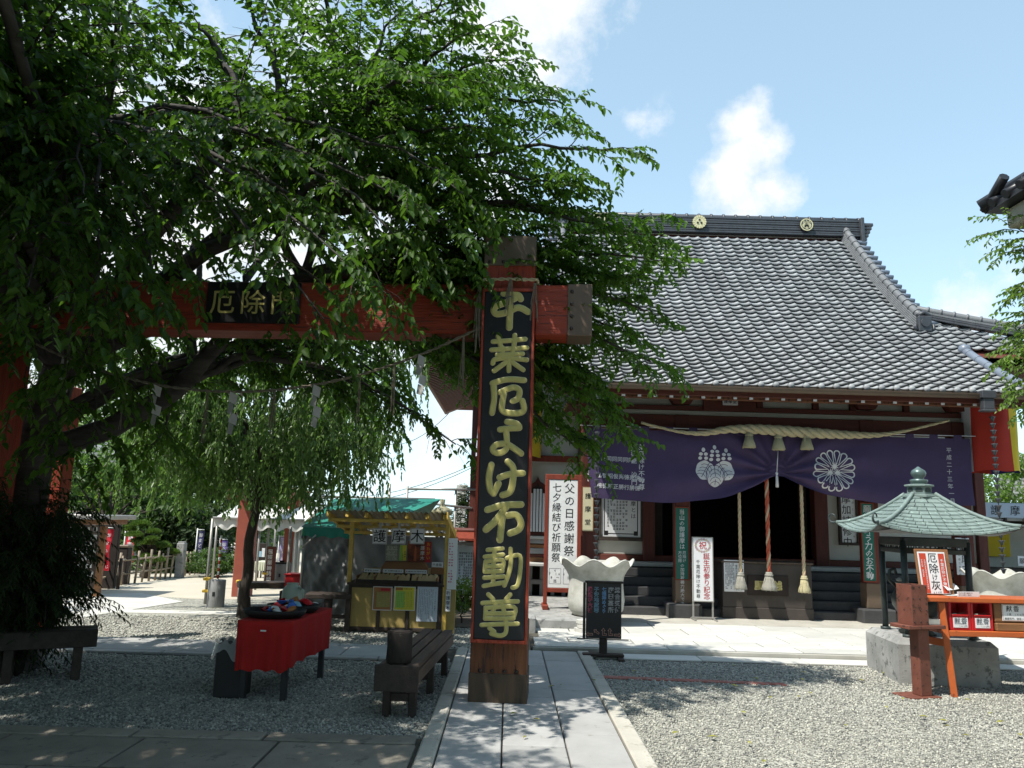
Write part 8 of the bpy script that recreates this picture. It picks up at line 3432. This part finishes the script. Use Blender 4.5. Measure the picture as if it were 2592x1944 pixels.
print('weeping leaves', sum(len(x) for x in T2_.P))


# ---- generic crowns
def clump_tree(name, label, cat, base, h, rx, ry, rz_, zc, n_cl, n_leaf, size, leafm, trunk_r=.12, seed=1, group=None, width=.5, gap=.5, up=.4, woodm=None):
    T = Tree(seed)
    r = T.r
    base = np.array(base, float)
    top = base + np.array((0, 0, zc))
    if trunk_r:
        T.wood.append((wob(bez(base, (base + top) / 2 + np.array((.05, 0, 0)), top, 8), .03, r), trunk_r, trunk_r * .45))
    c = r.normal(0, 1, (n_cl, 3))
    c = unit(c) * r.uniform(.35, 1.0, (n_cl, 1)) ** .5
    c = c * np.array((rx, ry, rz_))
    for q in c:
        if trunk_r and r.random() < .5:
            T.wood.append((wob(bez(base + np.array((0, 0, zc * .55)), (top + base + np.array((0, 0, zc))) / 2 - np.array((0, 0, zc * .1)) + q * .3, top + q * .8, 6), .03, r), trunk_r * .35, .01))
    k = r.integers(0, n_cl, n_leaf)
    cr = gap * (rx * ry * rz_) ** (1 / 3) * r.uniform(.6, 1.25, n_cl)
    d = unit(r.normal(0, 1, (n_leaf, 3)))
    p = top + c[k] + d * (cr[k] * r.uniform(.25, 1.0, n_leaf) ** .6)[:, None] * np.array((1, 1, .75))
    p[:, 2] = np.maximum(p[:, 2], base[2] + .03)
    T.P.append(p)
    T.D.append(d * .6 + r.normal(0, .6, (n_leaf, 3)) + np.array((0, 0, -.35)))
    T.N.append(d + np.array((0, 0, up)) + r.normal(0, .4, (n_leaf, 3)))
    T.L.append(size * r.uniform(.6, 1.25, n_leaf))
    T.T.append(np.clip(r.normal(.45, .25, n_leaf), 0, 1))
    return plant(name, label, cat, tuple(base), T, leafm, woodm or K['bark2'], width, group=group)


# dark shrub at the left in front of the trunk: fine drooping leaves
T = Tree(9)
rs_ = T.r
bs = np.array((-4.68, 7.85, 0.0))
for i in range(95):
    a = rs_.uniform(0, 6.28)
    R_ = rs_.uniform(.2, .98)
    e = bs + np.array((math.cos(a) * R_ - .25, math.sin(a) * R_ * .8, rs_.uniform(.75, 2.1) - .45 * R_))
    br = wob(bez(bs + np.array((.08 * math.cos(a), .08 * math.sin(a), 0)), bs + np.array((math.cos(a) * R_ * .3, math.sin(a) * R_ * .3, 1.6)), e, 10), .02, rs_)
    T.twig.append((br, .014, .004))
    for j in range(20):
        t = rs_.uniform(.2, 1)
        k = min(8, int(t * 9))
        p = br[k]
        dv = unit(np.array((math.cos(a) + rs_.normal(0, .9), math.sin(a) + rs_.normal(0, .9), rs_.normal(-.1, .4))))
        l = rs_.uniform(.2, .5)
        tp = bez(p, p + dv * l * .6 + np.array((0, 0, .05)), p + dv * l + np.array((0, 0, -.28 * l)), 5)
        T.twig.append((tp, .003, .0015))
        T.twig_leaves(tp, .024, .066, .5)
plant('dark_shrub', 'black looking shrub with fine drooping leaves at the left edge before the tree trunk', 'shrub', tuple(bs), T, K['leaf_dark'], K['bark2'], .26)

# cloud-pruned pine: flat pads of needles
pp_ = A(*c7(1020, 1030), 18.6)
pt_ = thing('cloud_pruned_pine', 'bright green cloud-pruned pine with layered pads behind the bamboo fence', 'tree', (pp_.x, 18.6, 0))
rp2 = np.random.default_rng(4)
wood_l = [(wob(bez(np.array((0, 0, 0.)), np.array((.25, 0, .8)), np.array((-.05, 0, A(*c7(900, 220), 18.6).z - .1)), 12), .03, rp2), .11, .04)]
Vn, Fn, Tn = [], [], []
o_ = 0
for (cx_, cy_, wv) in ((930, 235, 330), (745, 330, 150), (1215, 370, 200), (930, 545, 230), (1140, 575, 220), (830, 700, 180), (985, 770, 300), (1140, 820, 160), (740, 900, 260), (1300, 640, 260), (1350, 880, 260), (1080, 930, 320), (1240, 500, 180), (1440, 760, 200), (900, 430, 260)):
    p = A(*c7(cx_, cy_), 18.6)
    rad = wv * .00135 * .62 * 18.6 / 2.0 / 7.373 * 4.0
    rad = abs(A(*c7(cx_ + wv / 2, cy_), 18.6).x - p.x)
    yo = rp2.uniform(-.4, .4)
    c = np.array((p.x - pp_.x, yo, p.z))
    wood_l.append((bez(np.array((0, 0, max(.2, c[2] - .35))), c * .5 + np.array((0, 0, c[2] * .5 - .1)), c - np.array((0, 0, .08)), 6), .035, .015))
    n = 1500
    d = unit(rp2.normal(0, 1, (n, 3)))
    d[:, 2] = np.abs(d[:, 2])
    q = c + d * np.array((rad, rad * .9, rad * .42)) * rp2.uniform(.75, 1.05, (n, 1))
    dirn = d * .7 + np.array((0, 0, .9)) + rp2.normal(0, .35, (n, 3))
    V, F, t_ = leaves(q, dirn, rp2.normal(0, 1, (n, 3)), rp2.uniform(.05, .10, n), np.full(n, .02), np.clip(rp2.normal(.5, .25, n), 0, 1), .1, 0)
    Vn.append(V)
    Fn.append(F + o_)
    Tn.append(t_)
    o_ += len(V)
V, F = tubes_np(wood_l, 7)
link_mesh('trunk', np_mesh('trunk', V, F, K['bark2']), None, pt_)
link_mesh('crown', np_mesh('crown', np.concatenate(Vn), np.concatenate(Fn), K['needle'], np.concatenate(Tn)), None, pt_)

# conifer between stall and gate post
T = Tree(14)
rc2 = T.r
pc = A(1008, 1180, 17.5)
hc = A(1010, 1058, 17.5).z
bc = np.array((pc.x, 17.5, 0.))
T.wood.append((bez(bc, bc + (0, 0, hc / 2), bc + np.array((0, 0, hc)), 6), .07, .01))
for i in range(150):
    z = rc2.uniform(.3, hc)
    R_ = .08 + .62 * (1 - z / hc) ** .8
    a = rc2.uniform(0, 6.28)
    e = bc + np.array((math.cos(a) * R_, math.sin(a) * R_, z + .05 - .1 * R_))
    br = bez(bc + np.array((0, 0, z)), bc + np.array((math.cos(a) * R_ * .5, math.sin(a) * R_ * .5, z + .1)), e, 5)
    T.twig.append((br, .008, .003))
    for q in range(5):
        tp = br[2 + q % 3]
        dv = unit(np.array((math.cos(a) + rc2.normal(0, .6), math.sin(a) + rc2.normal(0, .6), rc2.normal(.1, .4)))) * .16
        T.twig_leaves(bez(tp, tp + dv * .5, tp + dv, 4), .014, .055, .1)
plant('conifer', 'slim dark conifer between the stall and the gate post', 'tree', tuple(bc), T, K['leaf_dark'], K['bark2'], .3)

# low shrubs
for k, (vx, vy, Y, s, lab) in enumerate(((990, 1345, 12.3, .26, 'small pale green bush beside the stall corner'), (1024, 1348, 12.6, .22, 'small bush half hidden behind the gate post'))):
    p = A(vx, vy, Y)
    clump_tree('small_bush', lab, 'bush', (p.x, Y, 0), .5, s, s, s * .9, .42, 14, 900, .05, K['leaf_bright'], .015, 30 + k, 'bushes')
for k, (cx_, lab) in enumerate(((120, 'rounded green shrub left of the striped pole'), (290, 'rounded green shrub right of the striped pole'))):
    p = A(*c5(cx_, 1420), 19.5)
    zc_ = A(*c5(cx_, 1390), 19.5).z
    clump_tree('round_shrub', lab, 'bush', (p.x, 19.5, 0), .8, .42, .4, .3, max(.38, zc_), 16, 2200, .06, K['leaf_mid'], .02, 40 + k, 'rounded shrubs by the striped pole')
# garden and background trees
specs = [((235, 1090, 21), 2.2, 1.6, 'leaf_mid', 'broad mid green tree behind the fortune shop'), ((330, 1040, 25), 2.6, 2.0, 'leaf_bright', 'light green maple-like tree behind the pine'),
         ((420, 1100, 24), 2.0, 1.5, 'leaf_dark', 'dark evergreen right of the pine'), ((395, 1195, 21), 1.0, 1.1, 'leaf_dark', 'dark bushy tree between pine and navy flag'),
         ((200, 1000, 30), 3.5, 2.6, 'leaf_bright', 'yellow green tree in front of the side hall'), ((500, 1080, 33), 3.0, 2.2, 'leaf_mid', 'round tree far behind the awning'),
         ((640, 1140, 45), 4.0, 2.0, 'leaf_dark', 'dark woodland tree far behind the poster board'), ((110, 1080, 24), 2.6, 2.4, 'leaf_dark', 'dark tree behind the trunk of the cherry'),
         ((330, 900, 32), 4.0, 3.0, 'leaf_mid', 'tall green tree far behind the weeping tree'), ((30, 900, 30), 4.5, 4.0, 'leaf_dark', 'tall dark tree at the far left edge')]
for k, ((vx, vy, Y), rx, rz_, lm, lab) in enumerate(specs):
    p = A(vx, vy, Y)
    clump_tree('garden_tree', lab, 'tree', (p.x, Y, 0), p.z, rx, rx * .8, rz_, max(p.z, .6), 26, 4600, .085 + .004 * Y, K[lm], .16, 60 + k, 'garden trees', gap=.42)
# tree right of the hall, behind the stall
p = A(2155, 1068, 23)
clump_tree('garden_tree', 'bright yellow green tree between the hall and the house roof', 'tree', (p.x + .2, 23, 0), 3, 1.3, 1.1, 1.0, p.z + .1, 22, 5000, .11, K['leaf_bright'], .1, 90, 'garden trees', gap=.45)
# branches reaching in from the right edge
T = Tree(33)
rr3 = T.r
T1_save = T1_
T1_ = T
b3 = np.array((8.8, 9.2, 0.))
c3_ = np.array((8.6, 9.2, 3.6))
T.wood.append((bez(b3, (b3 + c3_) / 2, c3_, 6), .16, .10))
for (vx, vy, Y) in ((2185, 487, 9.2), (2225, 540, 9.1), (2222, 632, 9.0), (2225, 690, 9.2), (2205, 752, 8.9), (2218, 840, 9.0), (2240, 770, 9.1), (2250, 600, 9.3), (2250, 860, 9.2), (2270, 720, 9.0)):
    limb(c3_ + np.array((0, 0, rr3.uniform(-.6, 1.2))), npv(A(vx, vy, Y)), .35, .03, .005, 10, .02, start=.2, slen=.55, droop=.25, dens=1.4, size=.066, bright=.15, spacing=.12)
T1_ = T1_save
plant('edge_tree', 'fresh green tree whose branch tips reach in at the right edge', 'tree', tuple(b3), T, K['leaf_bright'], K['bark2'])

# unseen belt of trees, added to block sky light and darken the ground
T = Tree(77)
r = T.r
for (x, y, h, rx) in ((-12.5, 3.2, 6.2, 3.6), (-11.0, -3.2, 6.6, 3.8), (-6.2, -6.2, 6.6, 3.8), (-.8, -6.4, 6.8, 3.8), (4.6, -7.0, 6.6, 3.8), (9.8, -5.0, 6.4, 3.6), (-14.5, 9.5, 6.2, 3.6), (-17.0, 15.0, 5.6, 3.4), (11.5, .5, 5.6, 3.2)):
    T.wood.append((bez(np.array((x, y, 0.)), np.array((x + .1, y, h / 2)), np.array((x, y, h)), 6), .24, .1))
    c = unit(r.normal(0, 1, (36, 3))) * r.uniform(.35, 1, (36, 1)) ** .5 * np.array((rx, rx, 3.9))
    n = 3000
    k = r.integers(0, 36, n)
    d = unit(r.normal(0, 1, (n, 3)))
    T.P.append(np.array((x, y, h * .92)) + c[k] + d * r.uniform(.5, 1.9, (n, 1)))
    T.D.append(d + r.normal(0, .5, (n, 3)))
    T.N.append(d + r.normal(0, .5, (n, 3)) + np.array((0, 0, .5)))
    T.L.append(.5 * r.uniform(.6, 1.2, n))
    T.T.append(np.clip(r.normal(.45, .25, n), 0, 1))
tb = plant('added_shade_trees', 'unseen belt of trees added round the yard to block sky light', None, (-6.0, -6.0, 0.0), T, K['leaf_dark'], K['bark2'])
tb['kind'] = 'stuff'
